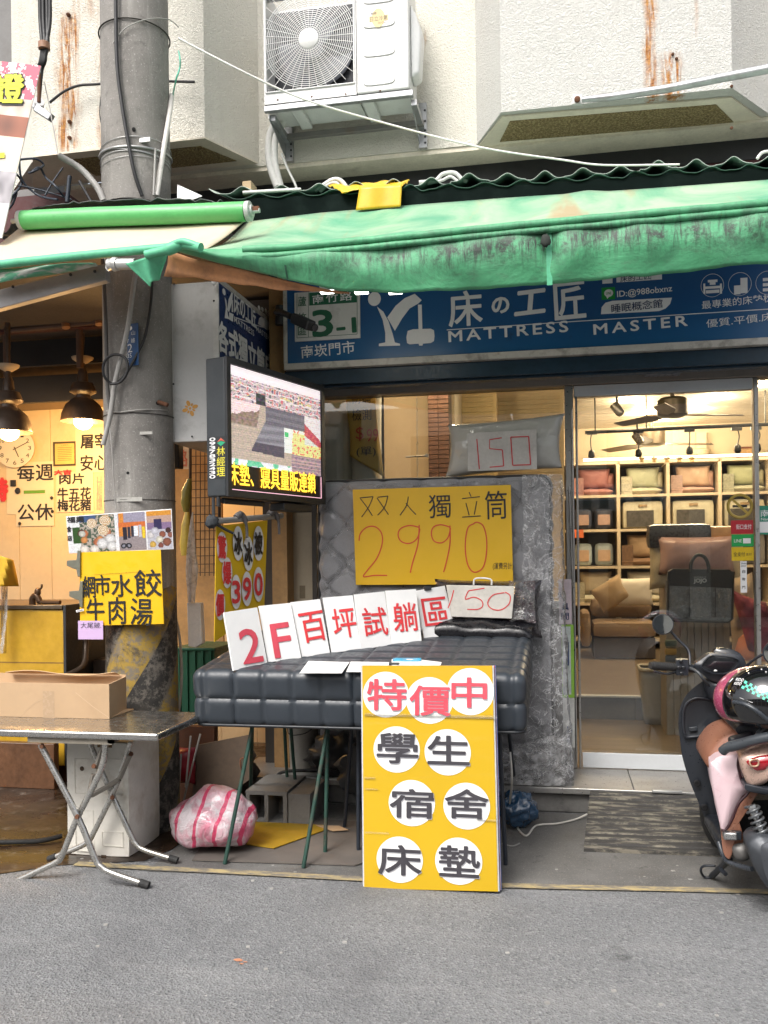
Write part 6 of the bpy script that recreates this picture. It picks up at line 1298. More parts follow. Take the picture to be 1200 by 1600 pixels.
# ================================================================== projecting light box and LED display
LX=(PY(344,500,4.72).x); LY0,LY1=4.70,5.66
zb_=PY(300,690,LY0).z; zt_=3.03
lb_=thing('light_box_sign','projecting white light box with blue mattress sign on its side','light box sign',(LX-.14,LY0,zb_))
xL=PY(263,560,LY0).x
M_LBW=mat('scratched_white',(.50,.50,.49),.5,var=.08,dirt=(.20,.19,.17,.6),ds=6)
g=MB(); g.box((xL,LY0,zb_),(LX,LY1,zt_)); obj('box_shell',g,M_LBW,lb_,bevel=.004)
for x_ in (xL-.002,LX-.032):
    g=MB(); g.box((x_,LY0-.008,zb_),(x_+.034,LY0-.0005,zt_)); obj('end_trim',g,mat('trim_white',(.55,.55,.53),.45,dirt=(.25,.23,.2,.5)),lb_,bevel=.002)
lp_=FY(LY0-.002); g=MB()
for k in range(8):
    a=k*pi/4+.35; big=k%2==0; r0,r1=(3.5,13 if big else 9); w=3.0 if big else 1.6; cx_,cy2=297,638; t1=[]
    for i in range(12):
        b_=2*pi*i/12; rr_=(r0+r1)/2+(r1-r0)/2*cos(b_); tt=w*sin(b_); t1.append(lp_.at(cx_+cos(a)*rr_-sin(a)*tt,cy2-(sin(a)*rr_+cos(a)*tt)))
    g.poly(t1)
disc_on(g,lp_,297,638,4,off=0); obj('flower_mark',g,mat('mark_orange',(.55,.26,.03),.5),lb_,kind='stuff')
g=MB()
for px,py in ((272,444),(334,470),(270,653),(300,682),(271,600)): g.lathe(lp_.at(px,py,.006),[(.006,0),(.004,.004)],8,(0,-1,0))
obj('screw',g,M_DARK,lb_,kind='stuff')
lx=FX(LX+.0015)
g=MB(); c=lx.at(388,540); g.box((LX+.0002,LY0+.006,zb_+.01),(LX+.0012,LY1-.03,zt_-.01)); obj('blue_face',g,mat('box_blue',(.012,.035,.13),.35,var=.15),lb_)
g=MB(); g.box((LX-.01,LY0+.005,zt_-.005),(LX+.006,LY1-.02,zt_+.02)); g.box((LX-.01,LY1-.028,zb_),(LX+.006,LY1-.003,zt_+.02)); obj('face_trim',g,M_SFR,lb_)
g=MB(); 
def cyx(px,a=436,b=0.43): return a+(px-344)*b
sl=lambda px,py:(px,py)
text(g,'床の工匠',lx,383,484,33,34,.002,0,0,fat=.004); text(g,'MATTRESS',lx,382,510,30,9,.002,.004); text(g,'MASTER',lx,411,521,20,8,.002,.004)
text(g,'各式獨立筒床墊',lx,394,557,92,42,.002,.0,0,fat=.007)
disc_on(g,lx,350,456,5,10,.002); g.poly([lx.at(x,y,.002) for x,y in ((351,464),(354,470),(356,492),(359,499),(351,497),(353,480))]); g.poly([lx.at(x,y,.0024) for x,y in ((355,484),(357,468),(362,456),(364,458),(363,470),(358,488))]); g.poly([lx.at(x,y,.0028) for x,y in ((362,468),(364,469),(364,488),(362,487))]); g.poly([lx.at(x,y,.003) for x,y in ((358,488),(365,491),(364,503),(358,499))])
g.poly([lx.at(x,y,.002) for x,y in ((403,506),(405,497),(408,495),(423,503),(422,512),(419,517))]); stroke(g,lx,[(368,496),(400,508),(424,515)],.006,.002,smooth=False)
for px in (405,410,416,421): disc_on(g,lx,px,481+(px-405)*.45,4,7,.002,12)
obj('lettering',g,M_PW,lb_)
# LED display
P1=PD(358,569,4.60); P2=PD(499.5,609,4.60*1.17)
X_=V((P2.x-P1.x,P2.y-P1.y,0)).normalized(); ld=Plane(P1,X_,ZZ)
Wd=V((P2.x-P1.x,P2.y-P1.y,0)).length; z_t=P1.z; z_b=(PD(358,765,4.6).z)
O=V((P1.x,P1.y,z_b)); H=z_t-z_b
led=thing('led_display','black outdoor LED display hanging in front of the light box sign','LED display',O)
bz=.035; th=PY(358,700,O.y).x-PY(325,700,O.y).x
th=.125
def LP(u,v,o=0): return O+X_*u+ZZ*v+ld.N*o
NB=ld.N
g=MB(); a=[LP(-bz,-bz,-.002),LP(Wd+bz,-bz,-.002),LP(Wd+bz,-bz,-th),LP(-bz,-bz,-th)]; g.hexa(a,[p+ZZ*(H+2*bz) for p in a]); obj('cabinet',g,mat('led_cabinet',(.025,.03,.034),.5,var=.2,dirt=(.05,.05,.05,.5)),led,bevel=.008,bseg=3)
for (u0,v0,u1,v1) in ((-bz,-bz,Wd+bz,-.003),(-bz,H+.003,Wd+bz,H+bz),(-bz,-.003,-.003,H+.003),(Wd+.003,-.003,Wd+bz,H+.003)):
    g=MB(); a=[LP(u0,v0,.012),LP(u1,v0,.012),LP(u1,v0,-.0015),LP(u0,v0,-.0015)]; g.hexa(a,[p+ZZ*(v1-v0) for p in a]); obj('bezel',g,M_BLACK,led)
def ledf(u,v):
    """shop photo on the screen: rows of mattresses between crowded shelves"""
    N_=lambda a,b,k: noise.noise(V((u*a,v*b,k)))
    h1,h2,h3=N_(95,80,0),N_(38,34,3),N_(14,12,6); scan=.86+.14*((int(v*84)%2)==0)
    def C(r,g_,b,k=.30,t=.12): return [max(0.02,(x*(1+k*h1)+t*q)*scan) for x,q in ((r,h2),(g_,.6*h2+.4*N_(38,34,9)),(b,.6*h2+.4*N_(38,34,15)))]
    if v<.34:                                     # shelves with small goods
        base=C(.50,.40,.41,.5,.28); band=(v*17+h3*.6)%1
        if band<.22: base=C(.70,.60,.60)
        elif h2>.28: base=C(.50,.12,.12)
        elif h2<-.30: base=C(.16,.13,.16)
        elif h3>.3 and band>.6: base=C(.62,.55,.25)
        if v<.10: base=C(.80,.72,.74,.3,.15)
        if .26<u<.36 and .22<v<.35: base=C(.05,.05,.06)
        return base
    if u<.30-(v-.34)*.15 and v<.58:               # side table
        return C(.70,.56,.56) if v<.50-(u)*.35+.03*h3 else C(.24,.17,.14)
    if u>.80 and v<.66: return C(.66,.60,.60) if v<.42+(u-.8)*.9+.02*h3 else (C(.45,.07,.09) if v<.56+(u-.8)*.6 else C(.6,.6,.56))
    if .36<u<.82 and v<.52:                       # back row of dark beds
        r=(v-.34)/.18; return C(.12+.05*(int(r*5)%2),.11+.05*(int(r*5)%2),.14+.05*(int(r*5)%2),.35,.05)
    lx_=.40-(v-.40)*.46; rx_=.56+.0*v
    if lx_<u<rx_ and .44<v<.86-.08*(rx_-u):       # long dark mattress in front
        if v>.74: return C(.075,.065,.09,.3,.03)
        g_=.20+.05*sin(v*75+u*8); return C(g_,g_*.96,g_*1.12,.3,.04)
    if u>.54 and .50<v<.80-(.9-u)*.02:            # white and yellow price boards
        if u<.66-(v-.5)*.05: return C(.05,.45,.15) if (.57<u<.61 and .56<v<.62) else C(.68,.70,.66)
        c=C(.66,.62,.26) if v>.55 else C(.70,.70,.62)
        if h2>.22: c=C(.60,.14,.08)
        return c
    if v>.80 and u>.64: return C(.26,.19,.22,.5,.2) if ((v*26)%1)>.35 else C(.45,.30,.30)
    if v>.935: return C(.7,.7,.74) if h3>-.1 else C(.15,.5,.3)
    return C(.42,.34,.28,.35,.08)
S=[LP(0,H),LP(Wd,H),LP(Wd,H*.205),LP(0,H*.205)]
obj('screen_picture',picture(ld,S,120,110,ledf,.002),paint_cells('led_picture',.62),led,smooth=False)
g=MB(); a=[LP(0,0,-.001),LP(Wd,0,-.001),LP(Wd,0,-.0018),LP(0,0,-.0018)]; g.hexa(a,[p+ZZ*H for p in a]); obj('screen_backing',g,mat('led_off',(.01,.008,.008),.4),led)
g=MB(); P0=ld
text(g,'床墊、寢具量販連鎖',ld,430,748,134,33,.003,.0,0,fat=.0015); obj('lettering',g,emis('led_yellow',(1,.62,.05),1.0),led)
g=MB(); 
for a_,b_ in (((.002,.002),(Wd-.002,.002)),((Wd-.002,.002),(Wd-.002,H*.2)),((.002,.002),(.002,H*.2))): g.tube([LP(*a_,.003),LP(*b_,.003)],.0022,4)
obj('led_border',g,emis('led_pink',(.9,.5,.6),.8),led)
# label on its end
e=Plane(LP(-bz,0,-th*.5)-X_*.0015,NB.cross(ZZ)*-1 if False else (NB*1.0),ZZ)
if e.N.dot(EYE-e.p)<0: e=Plane(e.p,-e.X,ZZ)
g=MB(); rect_on(g,e,326,682,353,748,.0,.0008); obj('name_label',g,M_BLACK,led)
g=MB(True)
for k,ch in enumerate('0937832430'): text(g,ch,e,332,686.5+6.5*k,9,5.2,.001,.0,-pi/2*0,fat=.0008)
obj('lettering',g,M_PW,led)
g=MB(True)
for k,ch in enumerate('林經理'): text(g,ch,e,345,705+16*k,13,14,.001,.006)
obj('lettering',g,mat('label_yellow',(.62,.55,.04),.5),led)
g=MB(); g.poly([e.at(x,y,.001) for x,y in ((339,691),(345,684),(352,690),(345,688))]); obj('logo_mark',g,mat('logo_red',(.5,.10,.06),.5),led)
g=MB(); g.poly([e.at(x,y,.001) for x,y in ((339,692),(345,689),(352,691),(345,697))]); obj('logo_mark',g,mat('logo_green',(.02,.30,.15),.5),led)
g=MB(); p=LP(-.02,-bz,-th*.5); g.tube([p,p-ZZ*.05],.012,8); g.tube([LP(-.0,-bz-.02,-.05),LP(Wd*.4,-bz-.02,-.05)],.016,8); obj('lower_bracket',g,M_BLACK,led,smooth=60)
g=MB(); g.obox(LP(Wd*.72,-bz-.03,-.05),X_*.15,NB*.05,ZZ*.022); obj('lower_box',g,M_BLACK,led,bevel=.006)
g=MB(); g.tube([LP(.3,H+bz,-.06),V((LX-.05,LP(.3,0,0).y,H+bz+O.z+.02))],.012,8); obj('upper_bracket',g,M_BLACK,led,smooth=60)
g=MB(); a=PY(263,740,5.0); g.box((PY(259,690,4.95).x,4.95,PY(262,732,4.95).z),(PY(279,690,4.95).x,5.02,PY(262,692,4.95).z)); tag(obj('junction_box',g,M_BLACK,bevel=.006),'small black junction box below the corner of light box','junction box')
# bar with hanging yellow sale banner
hb=thing('hanging_bar','grey pipe with cloth ties that carries the yellow sale banner','pipe',PD(380,812,4.9))
B1=PD(331,815,4.72); B2=PD(440,806,5.3)
g=MB(); g.tube([B1,B2],.017,10); obj('bar',g,M_GREYP,hb,smooth=60)
g=MB(); g.ball(B1,(.035,.03,.035),14,10,lambda d:1+.4*noise.noise(d*4)); g.tube(cr([B1,B1+V((.05,.06,-.04)),B1+V((.08,.1,-.06))]),.008,6); g.tube([B1+V((.01,0,.03)),B1+V((.01,0,.14))],.009,6); obj('rag_knot',g,mat('dark_rag',(.04,.045,.05),.9),hb,smooth=60)
for t_ in (.32,.80):
    g=MB(); c=B1.lerp(B2,t_); g.tube(cr([c+V((0,0,.01)),c+V((.02,.03,.03)),c+V((.04,.05,-.02)),c+V((.045,.05,-.10))]),[.02]*6+[.016]*6+[.008]*7,8); obj('cloth_tie',g,mat('grey_rag',(.16,.15,.15),.9),hb,smooth=60)
X2=V((B2.x-B1.x,B2.y-B1.y,0)).normalized(); hpn=Plane(B1+V((0,0,0)),X2,ZZ)
sb=thing('sale_banner','hanging yellow banner with red 驚爆價 390 in white circles','banner',hpn.at(360,1000))
q=[hpn.at(338,822),hpn.at(418,813),hpn.at(413,950),hpn.at(335,1003)]
g=MB(); g.slab(q,.003); obj('banner_cloth',g,mat('banner_yellow',(.66,.42,.01),.45,var=.06),sb)
disc_=MB(True); rd=MB(True); bk_=MB(True)
for ch,cx,cy_,col_ in (('驚',347,855,0),('爆',355,895,0),('價',344,945,0),('冰',372,849,1),('冰',388,865,1),('被',404,849,1),('3',369,925,0),('9',386,920,0),('0',404,913,0)):
    disc_on(disc_,hpn,cx,cy_,16,54 if col_==1 or cx>360 else 48,.001+.0002*cx/10); text(rd if col_==0 else bk_,ch,hpn,cx,cy_,12,34,.014,0,fat=.004)
obj('white_circle',disc_,M_PW,sb); obj('lettering',rd,M_INKR,sb); obj('lettering',bk_,M_INK,sb)
# beige door panel behind
dpn=thing('beige_door','narrow beige metal door with dark frame left of the grey mattress','door',PY(462,1000,5.65)); y_=5.64
a=PY(432,1150,y_); b=PY(488,790,y_); g=MB(); g.box((a.x,y_,a.z-.3),(b.x,y_+.03,b.z+.1)); obj('door_leaf',g,mat('beige_enamel',(.42,.36,.26),.5,var=.08),dpn)
g=MB(); g.box((b.x,y_-.02,a.z-.3),(b.x+.03,y_+.04,b.z+.1)); g.box((a.x-.07,y_-.02,a.z-.3),(a.x-.001,y_+.04,b.z+.1)); obj('door_frame',g,mat('dark_frame',(.05,.045,.04),.5),dpn)
g=MB(); g.tube([PY(437,800,y_-.02),PY(437,990,y_-.02)],.013,8); obj('edge_pipe',g,mat('tan_pipe',(.33,.27,.19),.5),dpn,smooth=60)
g=MB(); rect_on(g,FY(y_-.001),468,915,477,935,0,.002); obj('vent_slot',g,mat('beige_dark',(.2,.16,.1),.5),dpn)
g=MB(); g.box((xL+.02,5.67,1.9),(-1.66,5.76,3.2)); g.box((-1.80,5.665,.15),(PY(432,1000,5.665).x-.08,5.76,1.9)); tag(obj('wall_pier',g,mat('pier_grey',(.16,.15,.14),.8,var=.2)),'grey wall pier between the food stall and shop','wall',kind='structure')
# cctv camera and fascia spot lamps
cc=thing('security_camera','dark bullet security camera in front of the address plate','camera',PY(470,495,5.1))
a=PY(436,486,5.2); b=PY(492,512,5.0); d=(b-a).normalized(); m1=a.lerp(b,.35)
g=MB(); g.obox(m1.lerp(b,.5),d*.085,d.cross(ZZ).normalized()*.033,d.cross(ZZ).cross(d).normalized()*.030); obj('camera_body',g,M_BLACK,cc,bevel=.01,bseg=3)
g=MB(); g.tube([PY(432,488,5.4),PY(440,488,5.25),m1],.020,8); obj('camera_arm',g,M_BLACK,cc,smooth=60)
g=MB(); g.lathe(b,[(.022,-.004),(.022,.004)],14,d); obj('lens',g,mat('lens_glass',(.01,.01,.012),.1),cc)
g=MB(); g.tube([PY(437,478,5.42),PY(437,508,5.42)],.028,10); obj('camera_mount',g,M_BLACK,cc,smooth=60)
for k,px in enumerate((510,564,617)):
    c=PY(px,455.5 if k else 455,4.55); t=thing('tube_lamp','lit white tube lamp end under the awning, %s'%('leftmost over the address plate','middle one','rightmost above the logo')[k],'lamp',c,'lamps under the awning edge')
    g=MB(); g.box((c.x-.034,c.y,c.z-.006),(c.x+.034,c.y+.03,c.z+.006)); obj('glowing_tube',g,emis('tube_white',(1,.97,.9),6),t)
    g=MB(); g.box((c.x-.038,c.y-.002,c.z+.0062),(c.x+.038,c.y+.04,c.z+.03)); obj('lamp_housing',g,M_PW,t,bevel=.003)
    warm('tube_light',c+V((0,.05,-.04)),.5,.05,(1,.95,.86))
# black cloth bag / conduit above LED
g=MB(); g.ball(PY(334,441,4.66),(.014,.014,.018),10,8); tag(obj('white_insulator',g,M_PW,smooth=60),'small white insulator on top of the light box edge','insulator')

# ================================================================== grey double mattress standing against the window
M_SMT=5.36
mx0,mx1=PY(495,900,M_SMT).x,PY(864,900,M_SMT).x; mz0,mz1=.155,PY(700,744,M_SMT).z
sm=thing('standing_mattress','grey quilted double mattress in clear wrap standing against the window','mattress',((mx0+mx1)/2,M_SMT,mz0))
n=N('grey_knit'); hx=n.noise(260,2,.5); col=n.mix(n.ramp(n.noise(4,4),.3,.7),(.27,.27,.285),(.36,.36,.375)); col=n.mix(n.ramp(n.vor(150,'F1',rand=.2),.2,.6,0,.5),col,(.18,.18,.19))
wr=n.noise(5.5,6,.62,vec=n.map((1.3,1,.8)),dist=1.6)
wb=n.bump(n.ramp(wr,.40,.60),.9,.03)
n.set(color=col,rough=.7,coat=.75,coatr=.09,coatn=wb,normal=n.bump(hx,.2,.001)); M_KNIT=n.m
cw,chh=.118,.125
def ogee(x,z,amp=.015):
    # wavy diamonds: two families of sine seams
    u_=x/cw; v_=z/chh
    d=9
    for k in (-1,0,1):
        ph=.5*cos(pi*v_)
        for s_,o_ in ((1,0),(-1,1)):
            f_=(u_-o_)-s_*ph*1.0; f_=f_-2*round(f_/2); d=min(d,abs(f_))
    return amp*(1-math.exp(-(d/.15)**1.1))
Mm=Matrix.Translation(((mx0+mx1)/2,M_SMT+.115,(mz0+mz1)/2))@Matrix.Rotation(-.02,4,'X')
g=MB(); rbox(g,(mx1-mx0,.23,mz1-mz0),.055,Mm,.0125,lambda w,nn: ogee(w.x,w.z)*max(0,-nn.y) + .006*abs(nn.x)*sin(w.z*55)); obj('quilted_cover',g,M_KNIT,sm,smooth=60,weld=True)
def edge_loop(yy,inset=.012):
    P=[];hx_=(mx1-mx0)/2-inset;hz_=(mz1-mz0)/2-inset;r=.07
    for cx_,cz_,a0 in ((hx_-r,hz_-r,0),(-hx_+r,hz_-r,pi/2),(-hx_+r,-hz_+r,pi),(hx_-r,-hz_+r,1.5*pi)):
        for k in range(6): a=a0+k*pi/10; P.append(Mm@V((cx_+cos(a)*r,yy,cz_+sin(a)*r)))
    return P
g=MB(); g.tube(edge_loop(-.108,.012),.0085,8,closed=True); obj('piping',g,M_BLACK,sm,smooth=60)
g=MB(); hw=(mx1-mx0)/2-.05; hh=(mz1-mz0)/2-.05
for m_ in range(-7,8):
    for s_,o_ in ((1,0),(-1,1)):
        run=[]
        for i in range(161):
            z=-hh+2*hh*i/160; x=cw*(2*m_+o_+s_*.5*cos(pi*z/chh))
            if abs(x)<hw: run.append(Mm@V((x,-.1165,z)))
            else:
                if len(run)>2: g.tube(run,.0018,4)
                run=[]
        if len(run)>2: g.tube(run,.0018,4)
obj('seam_shade_thread',g,mat('seam_shade_grey',(.10,.10,.105),.7),sm,kind='stuff')  # thread tubes coloured dark to put crease shade into the seams
g=MB(); g.tube(edge_loop(.108,.012),.0085,8,closed=True); obj('piping',g,M_BLACK,sm,smooth=60)
M_WRAP=glassmat('clear_wrap',(.97,.97,.98),1.0,.5,.28,.85)  # film whose white streaks are painted highlights
g=MB()
def wrapf(u,v):     # loose wrap round the right edge, gathering at the foot
    x=mx1-.30+ .36*u if u<.75 else mx1-.03; s_=u
    z=mz0-.01+ (mz1-mz0)*v; prof=.02+.05*(1-v)**2
    if u<.7: p=V((mx1-.17+.19*(u/.7)+prof*(u/.7)*.9,M_SMT-.03-prof*.5-.015*sin(pi*u),z))
    else: k=(u-.7)/.3; p=V((mx1+.035+prof,M_SMT-.03-prof*.5+.28*k,z))
    p+=V((1,-.6,0))*.018*noise.noise(V((u*7,v*18,2)))+V((1,-1,0))*.007*noise.noise(V((u*22,v*40,5)))
    return p
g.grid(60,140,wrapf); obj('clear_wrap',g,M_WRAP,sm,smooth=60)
g=MB()
def skirt(u,v):
    p=V((mx1-.36+.46*u,M_SMT-.09-.03*sin(pi*u),mz0+.005+.32*v*(.6+.4*u))); p+=V((.3,-1,.2))*.022*noise.noise(V((u*8,v*6,3)))+V((0,-1,0))*.009*noise.noise(V((u*25,v*14,1))); p.z=max(p.z,.158)
    if u>.9: p.y+=(u-.9)*1.6
    return p
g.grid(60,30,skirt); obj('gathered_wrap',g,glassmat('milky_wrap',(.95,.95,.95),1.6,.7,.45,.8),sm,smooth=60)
g=MB()
def frontw(u,v):
    x=mx0+.03+(mx1-mx0-.06)*u; z=mz0+.03+(mz1-mz0-.06)*v; k=noise.noise(V((x*5,z*4,1)))
    return V((x,M_SMT-.014-.008*k+.0385*(v-.5),z))
g.grid(50,60,frontw); obj('front_wrap_glints',g,glassmat('front_wrap_glints',(.985,.985,.985),1.0,.5,.03,.30),sm,smooth=60)  # extra film over the front, carrying sparse painted glints
# yellow price sign taped on it
yp=FY(M_SMT-.052); big=thing('mattress_price_sign','large yellow handwritten sign 双人獨立筒 2990 on grey mattress','sign',yp.at(678,913))
q=[yp.at(551,765),yp.at(798,757.5),yp.at(802,913),yp.at(556,914)]; g=MB(); g.slab(q,.005); obj('board',g,mat('price_board_yellow',(.70,.42,.012),.45,var=.06,vs=2),big,bevel=.001)
g=MB(True); W1=.0055
def T(L,w=W1,o=.002):
    g.mark()
    for i,q_ in enumerate(L): stroke(g,yp,q_,w,o+.0003*i,smooth=len(q_)>2,n=6)
T([[(562,778),(583,776)],[(583,776),(576,792),(565,808)],[(563,779),(573,792),(582,806)],[(590,777),(606,775)],[(606,775),(601,792),(590,805)],[(589,778),(598,791),(607,804)]]); T([[(638,776),(635,790),(625,805)],[(634,786),(643,797),(650,804)]])
text(g,'獨',yp,687,791,34,36,.002,-.004,.02,fat=.0006); T([[(733,769),(736,776)],[(722,779),(750,776)],[(728,786),(733,805)],[(745,783),(741,804)],[(722,808),(751,806)]]); text(g,'筒',yp,775,789,34,44,.002,-.004,.02,fat=.0008)
text(g,'(運費另計)',yp,786,885,32,12,.002); obj('lettering',g,M_INK,big)
g=MB(True)
for L_ in ([[(561,845),(563,834),(573,824),(586,823),(596,833),(597,850),(589,872),(575,890),(568,901),(585,899),(605,899)]],
 [[(655,824),(640,821),(626,826),(622,836),(627,846),(640,849),(652,841),(656,826)],[(655,820),(653,850),(645,878),(641,895)]],
 [[(704,824),(690,820),(678,823),(674,833),(678,845),(690,848),(700,840),(704,825)],[(703,821),(703,850),(697,880),(693,894)]],
 [[(741,818),(731,825),(727,850),(729,875),(735,890),(744,894),(755,886),(760,865),(760,840),(755,822),(746,816),(740,818)]]): T(L_,.0075)
obj('numerals',g,M_INKO,big)
# pillow with 150 on top of it
pp_=thing('wrapped_pillow','white pillow in clear wrap standing on the grey mattress, marked 150','pillow',PY(785,738,5.45)); M_PIL=mat('pillow_white',(.50,.49,.45),.6,coat=.9,bump=.5,bs=14,bd=.01,var=.05)
g=MB(); pillow(g,PY(788,697,5.52),(.355,.0,.02),(.01,0,.165),(0,-.085,0),40,26,.006,2,3.2); obj('pillow_body',g,M_PIL,pp_,smooth=60,weld=True)
fq=FY(5.405); g=MB(); g.slab([fq.at(731,677),fq.at(838,671),fq.at(839,733),fq.at(731,736)],.002); obj('price_card',g,mat('card_pale',(.52,.50,.47),.4),pp_)
g=MB(); [stroke(g,fq,q_,.006,.002+.0003*i,smooth=False) for i,q_ in enumerate([[(745,686),(749,733)],[(784,684),(765,687),(765,701),(785,703)],[(785,703),(787,728)],[(787,728),(765,730)],[(798,683),(826,682)],[(826,682),(829,726)],[(829,726),(801,727)],[(801,727),(798,683)]])]; obj('numerals',g,M_INKR,pp_)

# ================================================================== black tufted mattress on trestles
BY0,BY1=4.16,5.22
bx0=PY(298,1100,BY0).x; bx1=PY(832,1030,BY1-.1).x
TILT=.115; Th=.29; ZBF=.655                              # underside height at the front
M_LE=mat('black_leatherette',(.030,.037,.046),.40,var=.12,vs=5,bump=.15,bs=300,bd=.0008)
bed=thing('black_mattress','black tufted double mattress lying on trestles in front of the shop','mattress',((bx0+bx1)/2,BY0,ZBF))
L=(BY1-BY0)/cos(TILT)
Mb=Matrix.Translation(((bx0+bx1)/2,BY0,ZBF+Th/2))@Matrix.Rotation(TILT,4,'X')@Matrix.Translation((0,L/2,0))
cell=.150; czl=Th/2-.01
def puff(t,c,w=.010): d=abs(t/c-round(t/c))*c; return (1-math.exp(-(d/w)**1.1))
def tuft(w,nn):
    px_=puff(w.x,cell); py__=puff(w.y+L/2,cell); pz_=puff(w.z,Th*.5,.014)
    ax,ay,az=abs(nn.x),abs(nn.y),abs(nn.z)
    d_=(1-(1-ax)*(1-px_))if False else 1
    h=1.0
    h=min(1-(1-px_)*(1-ax)**2, 1-(1-py__)*(1-ay)**2, 1-(1-pz_)*(1-az)**2)
    amp=.014*(1-az)+.012*az
    return amp*(h-1)
g=MB(); rbox(g,(bx1-bx0,L,Th),.05,Mb,.0095,tuft); obj('tufted_cover',g,M_LE,bed,smooth=70,weld=True)
for zz in (-Th/2+.012,):
    g=MB(); hx_=(bx1-bx0)/2-.012; hy=L/2-.012; r=.05; P=[]
    for cx_,cy_,a0 in ((hx_-r,hy-r,0),(-hx_+r,hy-r,pi/2),(-hx_+r,-hy+r,pi),(hx_-r,-hy+r,1.5*pi)):
        for k in range(6): a=a0+k*pi/10; P.append(Mb@V((cx_+cos(a)*r,cy_+sin(a)*r,zz)))
    g.tube(P,.008,8,closed=True); obj('piping',g,mat('piping_black',(.015,.018,.022),.4),bed,smooth=60)
def bedtop(px,py,off=.0):      # point on the mattress top under a pixel
    nrm=(Mb.to_3x3()@V((0,0,1))); p=Mb@V((0,0,Th/2-.004+off)); r=ray(px,py); return EYE+r*((p-EYE).dot(nrm)/r.dot(nrm))
# trestles
M_TG=mat('green_rusty_iron',(.012,.05,.036),.6,var=.4,dirt=(.10,.055,.04,.95),ds=9)
M_TB=mat('dark_iron',(.02,.025,.035),.5,var=.3)
def rod(t,a,b,r=.011,m_=M_TG,nm='leg'): g=MB(); g.tube([a,b],r,8); return obj(nm,g,m_,t,smooth=60)
def foot(px,py): return PZ(px,py,.006)
trs=[('green rusty iron trestle under the front left of the black mattress',[((396,1148,4.30),(351,1350)),((395,1150,4.45),(391,1262))]),
     ('green rusty iron trestle under the front middle of the black mattress',[((513,1148,4.30),(474,1356)),((513,1150,4.45),(508,1333))]),
     ('dark iron trestle behind the yellow poster',[((552,1150,4.55),(538,1294)),((560,1150,4.40),(560,1330))]),
     ('dark iron trestle at the right end of black mattress',[((780,1128,4.35),(790,1351)),((791,1122,4.7),(807,1250))]),
     ('dark green trestle standing at the back under the mattress',[((442,1160,5.1),(449,1225)),((450,1160,5.05),(462,1232))])]
for lab,ls_ in trs:
    t=thing('trestle',lab,'trestle',foot(*ls_[0][1]),'trestles under the black mattress'); mm=M_TG if 'green' in lab else M_TB; tops=[]
    for (px,py,y_),ft in ls_:
        f=PZ(ft[0],ft[1],.006); 
        if y_>5: f=PY(ft[0],ft[1],y_); 
        a=PY(px,py,y_); a.z=ZBF-.004+(a.y-BY0)*math.tan(TILT); a.x=PY(px,py,a.y).x; tops.append(a); rod(t,a,f,.0105,mm)
    rod(t,tops[0]-V((0,0,.005)),tops[1]-V((0,0,.005)),.012,mm,'top_rail')
    rod(t,tops[0]-V((.0,0,.0)),tops[0]+V((.0,.75,.75*math.tan(TILT)-.004)),.011,mm,'cross_rail')
g=MB(); c=PY(384,1185,4.27); g.tube(cr([c,c+V((-.02,-.02,-.0)),c+V((-.02,-.01,-.05)),c+V((.0,0,-.05))]),.005,6); tag(obj('latch_hook',g,mat('rust',(.12,.05,.025),.9),smooth=60),'rusty latch hook on the front left trestle leg','hook')
# seven placards
cards=[('2',[(350,957),(402,949),(418,1036),(365,1048)],(392,1009,31,52)),('F',[(404,947),(454,942),(471,1028),(419,1035)],(440,1000,28,52)),('百',[(454,941),(500,936),(516,1021),(472,1027)],(489,979,38,46)),('坪',[(504,934),(551,930),(563.5,1014.6),(518,1020)],(538,973,36,46)),
 ('試',[(553,929),(601,924),(611.6,1007.6),(564,1015)],(586,971,37,44)),('躺',[(602,923),(650,920.5),(659,1001.5),(611.6,1007.6)],(633,964,37,44)),('區',[(650,923),(695,915),(713,991),(663,998)],(681,955,40,42))]
ordw=['first from the left','second from the left','third, between F and 坪','fourth, middle of the row','fifth, left of 躺','sixth, left of 區','last at the right end']
for k,(ch,q,tb_) in enumerate(cards):
    b1=bedtop(*q[3]); b2=bedtop(*q[2]); X=(b2-b1); X.z*=1; X.normalize(); up=(ZZ+V((-X.y,X.x,0)).normalized()*.22); pl=Plane(b1,X,up)
    t=thing('placard','white placard with red %s, %s'%(ch,ordw[k]),'placard',b1,'row of white placards on the black mattress')
    P=[pl.at(*p) for p in q]; g=MB(); g.slab(P,.006 if k else .012); obj('card',g,M_PAPER,t,bevel=.0008)
    a=math.atan2((P[2]-P[3]).dot(pl.Y),(P[2]-P[3]).dot(pl.X)); a2=math.atan2(-(P[0]-P[3]).dot(pl.X),(P[0]-P[3]).dot(pl.Y))
    g=MB(); text(g,ch,pl,*tb_,.003,.0,a2*.85,fat=.0035 if k<2 else .0015); obj('lettering',g,M_INKR if k>1 else mat('tape_red',(.58,.06,.09),.5),t)
    if k==6: g=MB(); c=pl.at(668,919,.004); g.obox(c,pl.X*.02,pl.N*.008,pl.Y*.012); obj('binder_clip',g,M_BLACK,t,bevel=.002)
